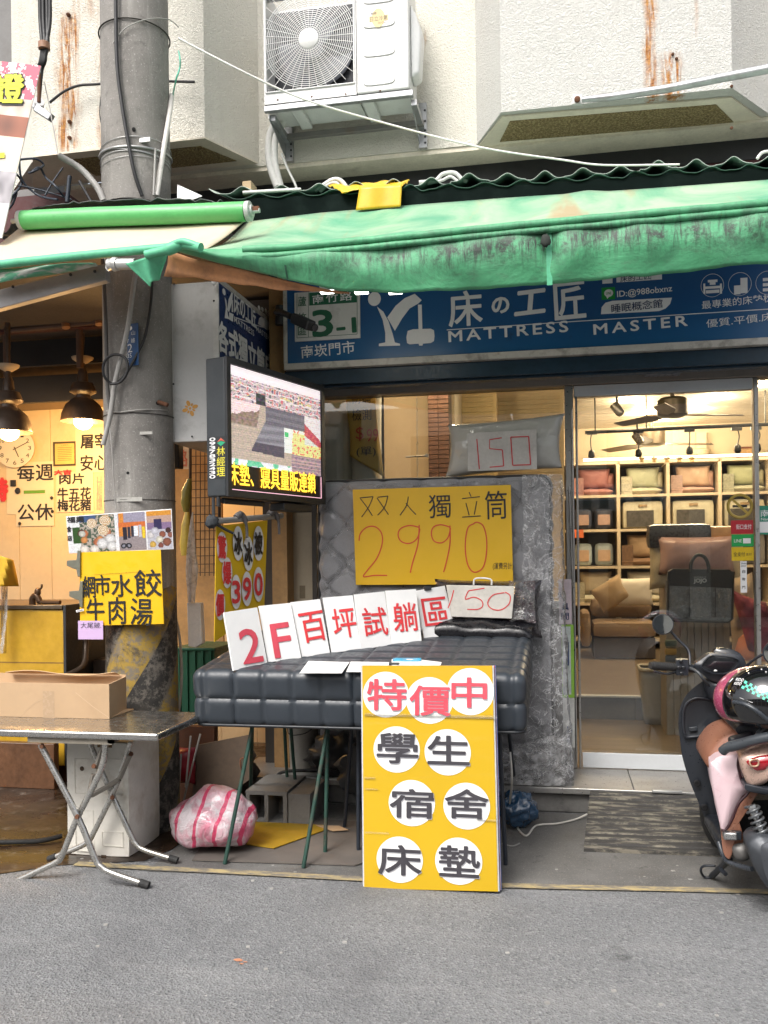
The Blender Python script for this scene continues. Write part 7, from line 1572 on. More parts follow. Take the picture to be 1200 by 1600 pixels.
# papers on the mattress front
for k,(q,lab) in enumerate((([(482,1033),(546,1035),(534,1052),(468,1052)],'printed white sheet lying on the black mattress, left one'),([(548,1034),(608,1035),(606,1050),(541,1050)],'printed white sheet on the black mattress beside poster'))):
    t=thing('paper_sheet',lab,'paper',bedtop(*q[0],.012)); g=MB(); g.prism([bedtop(x,y,.012) for x,y in q],(0,0,.0012)); obj('sheet',g,M_PAPER,t)
    g=MB()
    for i in range(5):
        a=[bedtop(q[0][0]+6-i*2.2+(0 if j==0 else 44),q[0][1]+3+i*2.6,.0145) for j in (0,1)]; d=(bedtop(q[3][0],q[3][1],.0145)-bedtop(q[0][0],q[0][1],.0145)).normalized()*.004; g.poly([a[0],a[1],a[1]+d,a[0]+d])
    obj('printed_lines',g,mat('faint_print',(.45,.45,.47),.6),t,kind='stuff')
g=MB(); g.prism([bedtop(x,y,.016) for x,y in ((612,1031),(650,1031),(690,1036),(688,1041),(612,1041))],(0,0,.004)); tag(obj('pale_booklet',g,M_PAPER),'pale booklet lying flat behind the poster','booklet')
g=MB(); g.grid(8,3,lambda u,v:bedtop(614+44*u,1028+5*v,.022+.012*sin(u*8)*(1-v))); tag(obj('blue_wrapper',g,mat('sky_blue_film',(.06,.32,.50),.35),solid=.002,smooth=60),'crumpled light blue wrapper on top of black mattress','wrapper')
g=MB(); g.obox(bedtop(616,1038,.02),(.025,0,0),(0,.012,0),(0,0,.008)); tag(obj('dark_clip',g,M_BLACK,bevel=.003),'dark clip beside the blue wrapper','clip')
# dark pillow with plastic cover and 150 board
dk=thing('dark_pillow','dark pillow in clear wrap at the back of the black mattress','pillow',PY(770,985,5.15))
g=MB(); pillow(g,PY(762,950,5.20),(.31,0,-.005),(0,.02,.165),(0,-.085,0),30,22,.012,6,3.2); obj('pillow_body',g,mat('charcoal_satin',(.022,.018,.022),.3,coat=.8,bump=.6,bs=10,bd=.01),dk,smooth=60,weld=True)
g=MB(); pillow(g,PY(752,983,5.06),(.30,0,-.01),(0,.08,.03),(0,-.01,.05),24,12,.008,9); obj('pillow_edge',g,mat('black_satin',(.008,.008,.010),.3,bump=.4,bs=12),dk,smooth=60,weld=True)
g=MB(); pillow(g,PY(816,940,5.10),(.075,0,0),(0,.02,.12),(0,-.02,0),16,14,.02,3); obj('wrap_corner',g,glassmat('dark_wrap',(.5,.38,.42),2.4,1.2,.06),dk,smooth=60,weld=True)
w150=FY(5.055); b15=thing('price_board_150','white handled whiteboard with red handwritten 150 on the dark pillow','price board',w150.at(745,966))
g=MB(); g.slab([w150.at(697,914),w150.at(804,916),w150.at(800,967),w150.at(705,964)],.012); obj('board',g,mat('off_white_board',(.56,.54,.49),.35),b15,bevel=.004)
g=MB(); g.tube(cr([w150.at(740,914),w150.at(743,904),w150.at(766,905),w150.at(768,914)],4),.005,8); obj('handle',g,M_PW,b15,smooth=60)
g=MB(); [stroke(g,w150,q_,.0055,.002+.0003*i) for i,q_ in enumerate([[(709,922),(705,937),(700,950)],[(757,919),(732,923)],[(732,923),(727,936),(740,933),(752,938),(754,947),(746,952),(730,952)],[(788,926),(770,930),(762,942),(768,951),(782,953),(795,944),(797,931),(789,925)]])]; obj('numerals',g,M_INKR,b15)
# ================================================================== big yellow poster
pb0=PZ(569,1388,.004); pb1=PZ(778,1393,.004); pb0=V((pb0.x,(pb0.y+pb1.y)/2,.004)); X=V((1,0,0)); 
po_=Plane(pb0,(1,.0,0),(0,.10,1))
pq=[po_.at(566,1040),po_.at(769,1040),po_.at(778,1393),po_.at(569,1388)]
ps_=thing('sale_poster','tall yellow poster board reading 特價中 學生宿舍床墊 leaning on black mattress','poster',pb0)
n=N('poster_yellow'); b=n.noise(1.5,4); bw=n.bump(n.ramp(n.noise(3.2,5,.6,vec=n.map((.5,1,5)),dist=.8),.45,.6),.25,.01)
n.set(color=n.mix(n.ramp(b,.3,.7),(.50,.315,.006),(.56,.355,.008)),rough=.42,coat=.25,coatr=.12,coatn=bw); M_POY=n.m
g=MB(); g.slab(pq,.004); obj('printed_face',g,M_POY,ps_)
for k,(c_,o_) in enumerate((((.55,.55,.55),.0045),((.05,.25,.5),.011),((.35,.08,.07),.019),((.55,.56,.58),.025),((.1,.14,.4),.033))):
    g=MB(); g.slab([p-po_.N*o_+V((-.006-.002*k,0,-.0)) * (1 if i in (0,3) else 0)+V((.006+.002*k,0,0))*(1 if i in (1,2) else 0)-V((0,0,.01*(k%2))) * (1 if i<2 else 0) for i,p in enumerate(pq)],.0055); obj('backing_board',g,mat('board_%d'%k,c_,.5,var=.3,vs=5),ps_)
wd=MB(True); rd=MB(True); bk_=MB(True); sh=MB(True)
for i,(cx,cy_,d_) in enumerate(((602,1085,70),(670,1087,70),(735,1081,73),(619,1170,71),(699,1173,73),(643,1255,72),(728,1256,73),(624,1342,72),(716,1345,73))):
    pass
Zx=.3376; ZB2=lambda x,y:(540+x*Zx,880+y*Zx)
C=[((186,608),212),((388,635),216),((577,594),218),((236,862),214),((472,875),214),((306,1110),214),((560,1124),216),((250,1372),214),((523,1379),218)]
TX=[('特',(190,608),178,140,0),('價',(390,636),185,135,0),('中',(572,598),160,135,0),('學',(240,856),188,136,1),('生',(476,865),190,130,1),('宿',(306,1112),200,130,1),('舍',(560,1114),198,132,1),('床',(250,1374),196,135,1),('墊',(526,1380),186,140,1)]
for i,((x,y),d_) in enumerate(C): px,py=ZB2(x,y); disc_on(wd,po_,px,py,d_*Zx,off=.0010+.0002*i,n=48)
for ch,(x,y),w,h,c_ in TX:
    px,py=ZB2(x,y); text(sh,ch,po_,px+.9,py+1.2,w*Zx,h*Zx,.0035,0,.0,fat=.0030); text(rd if c_==0 else bk_,ch,po_,px,py,w*Zx,h*Zx,.0055,0,.0,fat=.0028)
obj('white_circle',wd,M_PAPER,ps_); obj('letter_shadow',sh,mat('letter_grey',(.42,.42,.46),.5),ps_); obj('lettering',rd,mat('poster_pink_red',(.68,.07,.10),.45),ps_); obj('lettering',bk_,mat('poster_charcoal',(.045,.042,.05),.45),ps_)
g=MB(); a=po_.at(768,1072,-.03); g.obox(a,(.012,0,0),(0,.02,0),(0,0,.03)); obj('gold_clip',g,gold,ps_,bevel=.004)
g=MB()
for x0,y0,x1,y1 in ((568,1116,775,1121),(569,1214,586,1217),(570,1232,590,1234),(570,1300,608,1303),(745,1280,777,1283)): rect_on(g,po_,x0,y0,x1,y1,.006+.0002*(y0%7))
obj('clear_tape',g,glassmat('clear_tape',(.98,.98,.96),3.0,.3,.12),ps_,kind='stuff')
# ================================================================== under the mattress
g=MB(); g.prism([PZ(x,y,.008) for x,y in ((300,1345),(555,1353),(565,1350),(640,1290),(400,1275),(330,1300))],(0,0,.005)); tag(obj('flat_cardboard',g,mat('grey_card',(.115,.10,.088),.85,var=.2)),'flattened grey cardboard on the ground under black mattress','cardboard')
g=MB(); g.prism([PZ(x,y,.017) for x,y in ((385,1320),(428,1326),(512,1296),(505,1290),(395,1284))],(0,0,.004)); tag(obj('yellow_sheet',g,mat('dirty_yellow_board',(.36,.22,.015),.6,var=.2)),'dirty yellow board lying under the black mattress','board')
g=MB(); g.prism([PZ(x,y,.022) for x,y in ((494,1290),(530,1291),(544,1297),(520,1299))],(0,0,.003)); tag(obj('cardboard_scrap',g,M_CARD),'small cardboard scrap right of yellow board','cardboard')
cbk=thing('cinder_block','hollow grey cinder block standing under the black mattress','cinder block',PZ(425,1288,0)); M_CB=mat('cinder_grey',(.19,.185,.175),.95,var=.2,bump=.8,bs=60)
a=PZ(386,1289,.0); yb_=a.y; x0_=PY(384,1240,yb_).x; x1_=PY(448,1240,yb_).x; z1_=PY(410,1236,yb_).z; t_=.022; nW=3
ww=(x1_-x0_-t_)/2
g=MB()
for k in range(3): g.box((x0_+k*ww,yb_,.0),(x0_+k*ww+t_,yb_+.38,z1_))
for k in range(2):
    g.box((x0_+k*ww+t_,yb_,z1_-t_),(x0_+(k+1)*ww,yb_+.38,z1_)); g.box((x0_+k*ww+t_,yb_,0),(x0_+(k+1)*ww,yb_+.38,t_)); g.box((x0_+k*ww+t_,yb_+.19,t_),(x0_+(k+1)*ww,yb_+.2,z1_-t_))
obj('block_web',g,M_CB,cbk); g=MB(); g.box((x1_+.001,yb_+.01,0),(x1_+.13,yb_+.37,z1_-.012)); obj('block_side',g,M_CB,cbk,bevel=.006)
wb=thing('paint_bucket','dirty white bucket standing on the shop step','bucket',PY(472,1200,5.4)); c=V((PY(472,1200,5.4).x,5.42,.152))
g=MB(); g.lathe(c,[(.075,0),(.08,.02),(.088,.30),(.094,.31),(.094,.33)],28); obj('bucket_wall',g,mat('dirty_bucket',(.42,.40,.36),.5,dirt=(.2,.18,.15,.6)),wb,smooth=40)
g=MB(); g.tube(cr([c+V((-.09,-.02,.30)),c+V((-.05,-.11,.25)),c+V((.05,-.11,.26)),c+V((.1,-.02,.30))]),.003,6); obj('wire_handle',g,M_WIRE,wb,smooth=60)
cable('step_cable','dark cables running along the step under the mattress',[PY(385,1262,5.0),PY(410,1235,5.1),PY(430,1218,5.2),PY(450,1205,5.22),PY(560,1203,5.22)],.010,M_WIRE)
g=MB(); g.box((PY(424,1220,5.2).x,5.24,.153),(PY(600,1220,5.2).x,5.34,.162)); tag(obj('pale_plank',g,mat('pale_strip',(.32,.32,.31),.6)),'pale plank lying on the step behind cinder block','plank')
# bin-liner clutter at the back
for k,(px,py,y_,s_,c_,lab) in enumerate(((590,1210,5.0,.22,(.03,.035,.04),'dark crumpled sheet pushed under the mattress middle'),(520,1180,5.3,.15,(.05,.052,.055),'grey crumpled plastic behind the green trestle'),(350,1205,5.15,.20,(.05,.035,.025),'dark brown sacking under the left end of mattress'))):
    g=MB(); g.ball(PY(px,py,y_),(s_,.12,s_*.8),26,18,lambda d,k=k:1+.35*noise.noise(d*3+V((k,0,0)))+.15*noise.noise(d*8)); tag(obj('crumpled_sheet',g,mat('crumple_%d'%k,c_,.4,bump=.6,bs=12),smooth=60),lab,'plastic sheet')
# striped bag
n=N('striped_plastic'); x,y,z=n.xyz(); mp=n.map((1,1,1),(0,0,0),world=False,rot=(0,R(-10),0)); sx=n.t.nodes.new('ShaderNodeSeparateXYZ'); n.t.links.new(mp,sx.inputs[0])
f=n.math('FRACT',n.math('ADD',n.math('MULTIPLY',n.math('ADD',sx.outputs[0],n.math('MULTIPLY',n.noise(6,3,world=False),.05)),9.0),.32)); st=n.math('MULTIPLY',n.math('GREATER_THAN',f,.02),n.math('LESS_THAN',f,.19))
base=n.mix(n.ramp(n.noise(7,5,.65,world=False,dist=1),.42,.62),(.68,.60,.62),(.62,.20,.28)); n.set(color=n.mix(n.math('MULTIPLY',st,.9),base,(.60,.015,.10)),rough=.28,coat=.5,sub=0,normal=n.bump(n.noise(9,5,.65,world=False,dist=1.2),.9,.03)); M_STRB=n.m
g=MB(); c=PZ(332,1342,0); c=V((PY(331,1300,c.y+.12).x,c.y+.12,.158))
def bagf(d):
    k=1+.16*noise.noise(d*1.7+V((3,1,0)))+.05*noise.noise(d*5)+.025*abs(noise.noise(d*11))
    if d.z<-.6: k*=.62/max(.62,-d.z)*1.0
    return k
g.ball(c,(.235,.16,.170),56,36,bagf); 
for i,v in enumerate(g.v):
    if v.z<.006: v.z=.006
    if v.x<c.x-.03: v.z-= (c.x-.03-v.x)*.28*max(0,(v.z-.05))/.2
tag(obj('striped_plastic_bag',g,M_STRB,smooth=60),'stuffed pink and white striped plastic bag on the ground under mattress','bag')
bb=MB(); c=PZ(808,1300,0)+V((0,.08,.10)); bb.ball(c,(.105,.09,.095),36,24,lambda d:1+.3*noise.noise(d*2.6)+.1*noise.noise(d*8)); tag(obj('blue_plastic_bag',bb,mat('navy_film',(.02,.06,.12),.2,coat=.9,bump=.9,bs=16,bd=.02),smooth=60),'crumpled dark blue plastic bag on the ground right of poster','bag')
cable('white_power_cord','white power cord looping from the mattress legs to the step',[PY(797,1175,4.6),PY(800,1220,4.6),PZ(796,1270,.06),PZ(806,1290,.012),PZ(822,1306,.012),PZ(838,1290,.012),PZ(870,1287,.012),PZ(900,1280,.012),PZ(917,1272,.03)],.0055,M_WWIRE)
cable('twine','loose twine along ground beside the blue bag',[PZ(785,1318,.01),PZ(800,1322,.01),PZ(812,1318,.01)],.004,M_GREYP,'twine')
# ================================================================== scooter at the right edge
def shell(mb, P, back, bulge, rings=9, smoothn=4, c=None, pw=2.2):
    """body panel: outline P filled as a bulged skin, with depth 'back' behind it"""
    P=cr(P,smoothn,closed=True); c=c or sum(P,V((0,0,0)))/len(P); n=len(P); nb=-V(back).normalized(); vs=[];fs=[]
    for i in range(rings+1):
        s=1-i/rings; 
        for p in P: vs.append(c+(p-c)*s+nb*bulge*(1-s**pw))
    for i in range(rings):
        for j in range(n): fs.append((i*n+j,i*n+(j+1)%n,(i+1)*n+(j+1)%n,(i+1)*n+j))
    k=len(vs); vs+=[p+V(back)+(c-p)*.12 for p in P]; vs.append(c+V(back))
    for j in range(n): fs.append((j,k+j,k+(j+1)%n,(j+1)%n)); fs.append((k+j,k+n,k+(j+1)%n))
    return mb.add(vs,fs)
Q=lambda L,y,dy=0: [PY(px,py,y+dy*(px-1060)/140) for px,py in L]
M_SB=mat('scooter_matte_black',(.017,.020,.026),.36,var=.12,vs=4,spec=.5); M_SBG=mat('scooter_gloss_black',(.010,.011,.013),.12,coat=.6,var=.1)
M_BRZ=mat('scooter_bronze',(.30,.135,.085),.35,.25,var=.08,coat=.3); M_CHP=mat('scooter_champagne',(.52,.36,.29),.3,.35,var=.05,coat=.5)
n=N('pink_scratched'); f=n.ramp(n.vor(16,'DISTANCE_TO_EDGE',n.map((1,1,2.2))),0,.02,1,0); f=n.math('MULTIPLY',f,n.ramp(n.noise(14,4),.5,.6)); n.set(color=n.mix(f,n.mix(n.ramp(n.noise(9,4),.60,.75,0,.4),(.62,.47,.50),(.58,.33,.38)),(.38,.20,.25)),rough=.35); M_PNK=n.m
sc=thing('scooter','black and bronze scooter with pink side panel parked facing the shop at the right edge','scooter',PZ(1180,1360,0))
SP=lambda nm,P,back,bul,m_,**k: (lambda g:obj(nm,shell(g,P,back,bul,**k),m_,sc,smooth=60))(MB())
# leg shield with glove pocket, facing the rider
LS=[(1106,1062),(1090,1070),(1074,1084),(1064,1102),(1060,1124),(1062,1152),(1066,1182),(1076,1216),(1088,1246),(1099,1272),(1110,1299),(1122,1318),(1134,1318),(1142,1290),(1135,1240),(1132,1190),(1146,1150),(1165,1120),(1160,1085),(1135,1066)]
ls=SP('leg_shield',Q(LS,4.52),(0.03,.14,0),.030,M_SB)
g=MB(); pk_=Q([(1067,1118),(1072,1100),(1086,1091),(1104,1092),(1124,1098),(1132,1118),(1138,1136),(1128,1146),(1110,1149),(1085,1151),(1070,1149)],4.487)
g.tube(cr(pk_,4,closed=True),.009,8,closed=True); o=obj('pocket_rim',g,M_SB,ls,smooth=60)
g=MB(); shell(g,[p+V((0,-.002,0)) for p in pk_],(0,.02,0),-.012,5); obj('pocket_recess',g,mat('pocket_black',(.014,.017,.022),.6),ls,smooth=60)
g=MB(); c=PY(1083,1139,4.478); g.obox(c,(.018,0,.003),(0,.006,0),(-.002,0,.010)); obj('pocket_latch',g,mat('latch_dark',(.025,.03,.036),.4),ls,bevel=.003)
g=MB()
for px,py in ((1089,1224),(1101,1262)): g.lathe(PY(px,py,4.487),[(.018,0),(.016,.004),(.010,.005),(.009,-.004)],14,(0,-1,0))
obj('bolt_recess',g,mat('recess_black',(.004,.004,.005),.6),ls,smooth=40)
# steering column cover and dash
SP('column_cover',Q([(1103,1062),(1106,1088),(1120,1096),(1142,1097),(1158,1088),(1160,1062),(1130,1058)],4.42),(0,.10,0),.04,M_SB)
dh=SP('dash_housing',Q([(1084,1040),(1094,1032),(1102,1026),(1112,1021),(1140,1021),(1158,1026),(1166,1040),(1162,1052),(1150,1062),(1128,1067),(1108,1062),(1097,1052)],4.38),(0,.12,0),.02,M_SB)
g=MB(); shell(g,Q([(1096,1041),(1101,1033),(1108,1026),(1116,1024),(1140,1026),(1152,1030),(1154,1036),(1146,1046),(1138,1051),(1128,1053),(1112,1051),(1100,1046)],4.355),(0,.01,0),.006,5); obj('instrument_screen',g,M_SBG,dh,smooth=60)
g=MB(); P=Q([(1096,1041),(1101,1033),(1108,1026),(1116,1024),(1140,1026),(1152,1030),(1154,1036),(1146,1046),(1138,1051),(1128,1053),(1112,1051),(1100,1046)],4.352); g.tube(cr(P,4,closed=True),.0035,6,closed=True); obj('screen_rim',g,M_SB,dh,smooth=60)
SP('front_cowl',Q([(1114,1026),(1115,1018),(1122,1014),(1140,1014),(1155,1020),(1163,1030),(1167,1044),(1160,1046),(1150,1030),(1130,1024)],4.46),(0,.10,0),.015,M_SBG)
g=MB(); c=PY(1118,1048,4.35); g.ball(c,(.008,.003,.005),8,6); obj('badge',g,M_SHEETW,dh,smooth=60)
# handlebar
g=MB(); g.tube([PY(1018,1040,4.30),PY(1056,1042.5,4.36)],.0185,14); grip=obj('handle_grip',g,M_RUBBER,sc,smooth=50)
g=MB(); 
for k in range(9): g.tube([PY(1022+3.5*k,1040.2+.2*k,4.306+.0055*k),PY(1023+3.5*k,1040.3+.2*k,4.3075+.0055*k)],.0205,12)
g.tube([PY(1016,1040,4.297),PY(1018,1040,4.30)],.0165,12); obj('grip_rib',g,M_RUBBER,grip,smooth=50,kind='stuff')
g=MB(); rbox(g,(.062,.06,.082),.012,Matrix.Translation(PY(1065,1042,4.37)),.03); sw=obj('switch_box',g,M_SB,sc,smooth=60,weld=True)
for px,py in ((1064,1033),(1061,1043),(1068,1043),(1065,1052)): g=MB(); c=PY(px,py,4.335); g.obox(c,(.008,0,0),(0,.006,0),(0,0,.006)); obj('button',g,M_SBG,sw,bevel=.002)
g=MB(); g.tube([PY(1060,1042,4.38),PY(1100,1046,4.42)],.020,10); obj('handlebar',g,M_SB,sc,smooth=60)
g=MB(); g.tube(cr([PY(1056,1050,4.33),PY(1040,1053,4.27),PY(1022,1049,4.24)],5),[.006]*11,8); obj('brake_lever',g,M_SBG,sc,smooth=60)
g=MB(); g.tube(cr([PY(1078,1044,4.36),PY(1090,1050,4.32),PY(1098,1060,4.32),PY(1108,1071,4.38)]),.007,8); obj('brake_cable',g,mat('cable_grey',(.06,.065,.07),.35),sc,smooth=60)
M_MIR=mat('mirror_glass',(.75,.78,.8),.03,1,var=0,rv=.01)
def mirror(px,py,y,r,stem):
    nn=V((.02,-1,.13)).normalized(); c=PY(px,py,y); g=MB(); g.lathe(c,[(r*.3,-.035),(r*.85,-.022),(r,-.004),(r*.98,0)],36,nn); h=obj('mirror_housing',g,M_SB,sc,smooth=60)
    g=MB(); g.lathe(c,[(r*.90,.001),(r*.90,.003),(r*.0,.0032)],36,nn,cap=False); obj('mirror_glass',g,M_MIR,h,smooth=60)
    g=MB(); g.tube(cr(stem,5),.0065,8); obj('mirror_stem',g,M_SB,sc,smooth=60)
mirror(1036,975.5,4.40,.050,[PY(1046,984,4.42),PY(1060,1000,4.42),PY(1076,1017,4.41),PY(1078,1040,4.38)])
mirror(1212,1021,4.28,.055,[PY(1204,1018,4.3),PY(1185,1026,4.32),PY(1168,1039,4.36),PY(1164,1048,4.38)])
# seat base and rear body
SP('seat_base',Q([(1104,1196),(1105,1180),(1113,1166),(1126,1151),(1143,1142),(1168,1136),(1210,1131),(1250,1130),(1270,1160),(1260,1200),(1200,1215),(1150,1210),(1118,1204)],4.12),(-.02,.30,0),.06,M_BRZ)
SP('seat',Q([(1150,1138),(1170,1128),(1215,1124),(1262,1128),(1268,1142),(1200,1146),(1160,1150)],4.0),(-.02,.5,0),.02,M_SB)
SP('side_panel',Q([(1110,1196),(1113,1190),(1124,1182),(1140,1180),(1156,1177),(1168,1172),(1166,1190),(1166,1210),(1172,1232),(1160,1244),(1150,1262),(1140,1285),(1135,1294),(1127,1296),(1122,1270),(1114,1235)],3.98),(.02,.30,0),.030,M_PNK)
g=MB(); g.tube(cr(Q([(1156,1178),(1153,1196),(1160,1222),(1170,1236),(1154,1256),(1144,1280),(1134,1296),(1127,1297)],3.95),5),.0055,8); obj('panel_seam',g,mat('seam_maroon',(.03,.008,.012),.4),sc,smooth=60)
SP('tail_body',Q([(1157,1184),(1175,1172),(1200,1164),(1260,1155),(1300,1190),(1280,1225),(1225,1222),(1205,1214),(1195,1224),(1186,1228),(1170,1227),(1160,1206)],3.86),(.02,.35,0),.045,M_CHP)
tl=SP('tail_light',Q([(1166,1190),(1180,1184),(1200,1180),(1240,1176),(1240,1196),(1205,1196),(1195,1203),(1183,1204),(1176,1200)],3.815),(0,.03,0),.012,mat('tail_red',(.28,.005,.012),.12,coat=1,var=.1))
g=MB(); P=Q([(1172,1189),(1184,1187),(1184,1196),(1174,1197)],3.800); g.tube(cr(P,3,closed=True),.0035,5,closed=True); obj('light_emblem',g,mat('emblem_gold',(.55,.38,.25),.3,.5),tl,smooth=60)
g=MB(); g.tube(cr([PY(1129,1174,3.9),PY(1137,1168,3.88),PY(1160,1162,3.84),PY(1185,1155,3.8),PY(1240,1143,3.75)],5),[.020]*6+[.022]*6+[.021]*6+[.019]*3,12); obj('grab_rail',g,mat('rail_grey_black',(.045,.052,.06),.35),sc,smooth=60)
g=MB(); g.hexa([PY(*p,3.9) for p in ((1140,1164),(1180,1157),(1180,1157),(1140,1164))],[PY(*p,3.95) for p in ((1142,1157),(1178,1150),(1178,1149),(1142,1156))]); g=MB(); shell(g,Q([(1142,1166),(1143,1157),(1158,1153),(1178,1148),(1182,1154),(1160,1162)],3.9),(0,.08,0),.01,4); obj('rail_mount',g,M_SB,sc,smooth=60)
g=MB(); g.tube(cr([PY(1180,1158,3.8),PY(1186,1144,3.86),PY(1198,1134,3.92)],4),.010,6); obj('luggage_strap',g,mat('strap_grey',(.07,.08,.09),.7),sc,smooth=60)
SP('rear_lower_body',Q([(1170,1227),(1186,1229),(1184,1240),(1172,1252),(1160,1262),(1154,1280),(1160,1300),(1160,1320),(1146,1328),(1141,1342),(1132,1336),(1128,1318),(1128,1300),(1136,1296),(1150,1262),(1160,1244)],4.0),(.02,.22,0),.015,M_BRZ)
g=MB(); shell(g,Q([(1164,1227),(1172,1226),(1200,1230),(1260,1232),(1260,1246),(1200,1242),(1168,1236)],3.84),(0,.2,0),.01,4); obj('black_trim',g,M_SB,sc,smooth=60)
g=MB(); shell(g,Q([(1152,1262),(1172,1252),(1200,1250),(1290,1250),(1290,1320),(1200,1310),(1164,1306),(1150,1290)],4.16),(0,.15,0),.01,4); obj('inner_fender',g,mat('deep_black',(.006,.006,.007),.7),sc,smooth=60)
g=MB(); g.obox(PY(1140,1305,3.97),(.026,-.006,.002),(0,.02,0),(-.001,0,.016)); fp_=obj('foot_peg',g,mat('peg_silver',(.35,.35,.35),.3,.8),sc,bevel=.006)
g=MB(); g.obox(PY(1150,1304,3.985),(.020,0,0),(0,.02,0),(0,0,.018)); obj('peg_mount',g,M_SB,fp_,bevel=.004)
# shock, engine, wheel, stands
a=PY(1174,1258,3.86); b=PY(1192,1304,3.84)
g=MB(); g.tube([a,b],.012,10); g.tube([a,a.lerp(b,.35)],.017,12); shk=obj('shock_absorber',g,mat('shock_steel',(.40,.41,.42),.25,.8),sc,smooth=50)
g=MB(); d=(b-a); u_=d.orthogonal().normalized(); w_=d.normalized().cross(u_); g.tube([a+d*(i/110)+ (u_*cos(2*pi*i/20)+w_*sin(2*pi*i/20))*.026 for i in range(110)],.0055,6); obj('coil_spring',g,mat('spring_grey',(.10,.105,.11),.35,.5),shk,smooth=60)
g=MB(); g.tube([b,PY(1196,1322,3.83)],.016,8); obj('shock_mount',g,mat('shock_steel',(.40,.41,.42),.25,.8),shk,smooth=60)
SP('engine_cover',Q([(1168,1322),(1172,1312),(1180,1306),(1192,1304),(1230,1312),(1290,1330),(1290,1400),(1240,1396),(1215,1394),(1200,1388),(1184,1366),(1174,1346)],3.80),(0,.16,0),.05,mat('engine_grey',(.055,.06,.068),.4,.3,var=.15))
SP('cover_bulge',Q([(1190,1322),(1215,1318),(1260,1330),(1262,1372),(1230,1388),(1204,1382),(1192,1352)],3.755),(0,.05,0),.02,mat('engine_grey2',(.07,.075,.085),.35,.4,var=.1))
g=MB(); shell(g,Q([(1146,1322),(1168,1320),(1172,1340),(1160,1346),(1148,1340)],3.98),(0,.14,0),.02,4); obj('engine_block',g,mat('engine_dull',(.12,.115,.11),.5,.4),sc,smooth=60)
g=MB(); c=PZ(1262,1432,0)+V((0,.12,.225)); ax_=V((1,.1,0)); g.lathe(c-ax_*.055,[(.15,0),(.205,.012),(.224,.035),(.228,.055),(.224,.075),(.205,.098),(.15,.11)],48,ax_); wh=obj('rear_wheel',g,M_RUBBER,sc,smooth=60)
g=MB(); g.lathe(c-ax_*.05,[(.02,-.01),(.14,0),(.15,.02),(.15,.09),(.02,.11)],32,ax_); obj('rim',g,M_SB,wh,smooth=50)
g=MB(); c=PY(1120,1300,4.75); c.z=.215; g.lathe(c-ax_*.05,[(.14,0),(.20,.012),(.215,.035),(.218,.05),(.215,.07),(.20,.095),(.14,.105)],40,ax_); obj('front_wheel',g,M_RUBBER,sc,smooth=60)
g=MB(); g.box((PY(1118,1300,4.2).x,4.1,.17),(PY(1240,1300,4.2).x,4.55,.24)); obj('floorboard',g,M_SB,sc,bevel=.03,bseg=4)
g=MB(); g.tube(cr([PY(1123,1316,4.1),PY(1130,1336,4.06),PY(1137,1346,4.02),PY(1155,1353,3.98),PY(1175,1358,3.92)],5),.011,8); obj('kick_lever',g,mat('lever_dark',(.035,.04,.048),.3),sc,smooth=60)
g=MB(); g.tube([PY(1140,1342,4.08),PZ(1112,1369,.018)],.014,8); g.tube([PY(1126,1358,4.12),PY(1134,1366,4.08)],.010,6); st_=obj('side_stand',g,M_SB,sc,smooth=60)
g=MB(); g.tube(cr([PZ(1110,1371,.012),PZ(1100,1370,.012),PZ(1095,1360,.05),PZ(1100,1353,.075),PZ(1118,1353,.085)],5),.006,6); obj('stand_loop',g,M_SB,st_,smooth=60)
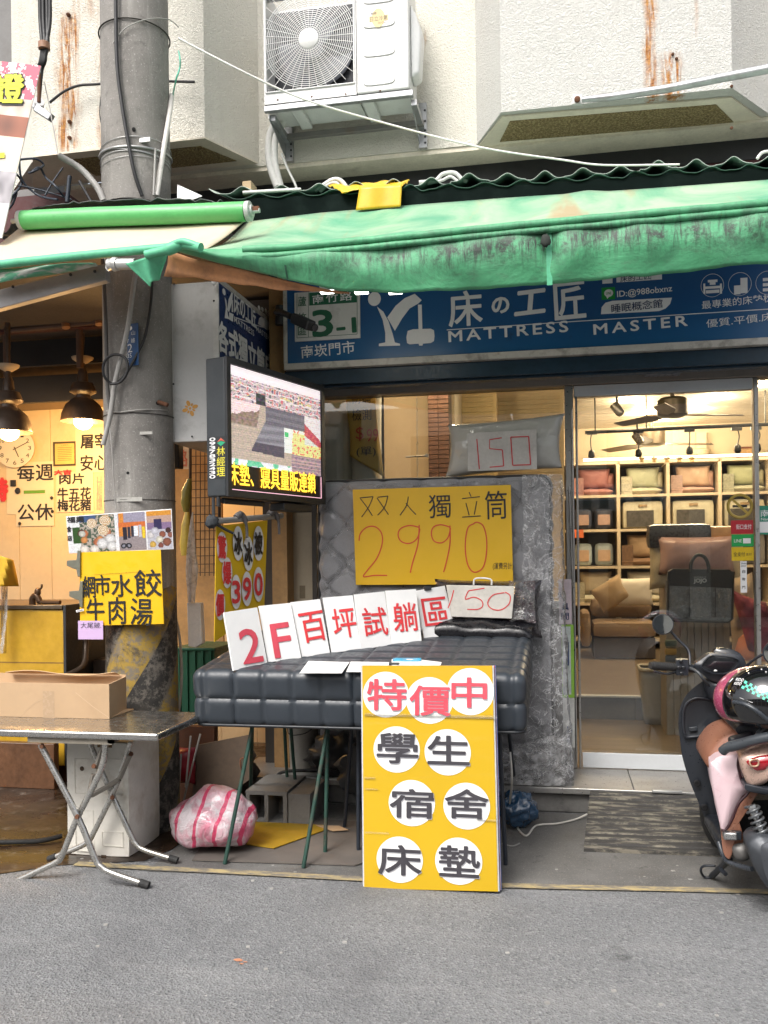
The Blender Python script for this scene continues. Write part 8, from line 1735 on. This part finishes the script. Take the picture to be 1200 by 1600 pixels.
# helmet
hc=PY(1190,1095,3.92); hl=thing('motorcycle_helmet','glossy black helmet with green checker band and pink shell resting on the scooter seat','helmet',hc-V((0,0,.14)))
g=MB(); g.ball(hc+V((-.010,.03,0)),(.178,.14,.143),48,30,lambda d: .98 if d.z>-.55 else .98*(.55/-d.z)**.5); obj('pink_shell',g,mat('helmet_pink',(.32,.06,.12),.25,coat=.6,var=.08),hl,smooth=60)
M_HB=mat('helmet_black',(.006,.006,.007),.05,coat=1,var=.05,rv=.02)
g=MB(); g.ball(hc+V((.016,-.03,.003)),(.178,.158,.150),56,36,lambda d: 1.0 if d.z>-.45 else (.45/-d.z)**.4); obj('black_shell',g,M_HB,hl,smooth=60)
hcc=hc+V((.016,-.03,.003)); hr=(.178,.158,.150)
def hpt(px,py,k=1.006):   # point on the helmet shell under a pixel
    r=ray(px,py); o=EYE-hcc; A=V((r.x/hr[0],r.y/hr[1],r.z/hr[2])); B=V((o.x/hr[0],o.y/hr[1],o.z/hr[2])); a=A.dot(A); b=2*A.dot(B); c=B.dot(B)-k*k; q=b*b-4*a*c
    return EYE+r*((-b-math.sqrt(max(0,q)))/(2*a))
chk=MB(); T0=(1164,1063)
for i in range(13):
    for j in range(3):
        if (i+j)%2: continue
        bx,by=T0[0]+i*4.05-j*2.0, T0[1]+i*2.1+j*4.0
        q=[hpt(bx+dx,by+dy) for dx,dy in ((0,0),(4.0,2.1),(2.0,6.1),(-2,4.0))]
        chk.poly(q)
obj('checker_band',chk,mat('mint_green',(.12,.62,.42),.3,var=.15),hl,kind='stuff')
g=MB(); 
for s_,cx,cy_,w,h in (('RIDO',1156,1062,12,4.5),('KIDO',1153,1068,11,4.5)):
    vs,fs=glyphs(s_,.01); g.add([hpt(cx+(x*w+y*2.5),cy_-y*h+x*1.5,1.007) for x,y in vs],fs)
g.tube([hpt(1156,1090,1.006),hpt(1176,1098,1.006)],.0008,5); g.poly([hpt(x,y,1.007) for x,y in ((1160,1095),(1171,1099),(1170,1103),(1159,1099))]); obj('lettering',g,M_PW,hl,kind='stuff')
g=MB()
for px,py in ((1170,1052),(1190,1046),(1197,1050),(1126,1089),(1140,1084)): g.ball(hpt(px,py,1.0),.0045,8,6)
obj('rivet',g,mat('rivet_silver',(.6,.6,.58),.2,.9),hl,kind='stuff')
g=MB(); g.tube(cr([hpt(1146,1097,1.0),hpt(1160,1099,1.01),hpt(1175,1106,1.015),hpt(1190,1117,1.015),hpt(1205,1130,1.01)],5),.010,8); obj('visor_edge',g,mat('visor_trim',(.03,.035,.042),.25),hl,smooth=60)
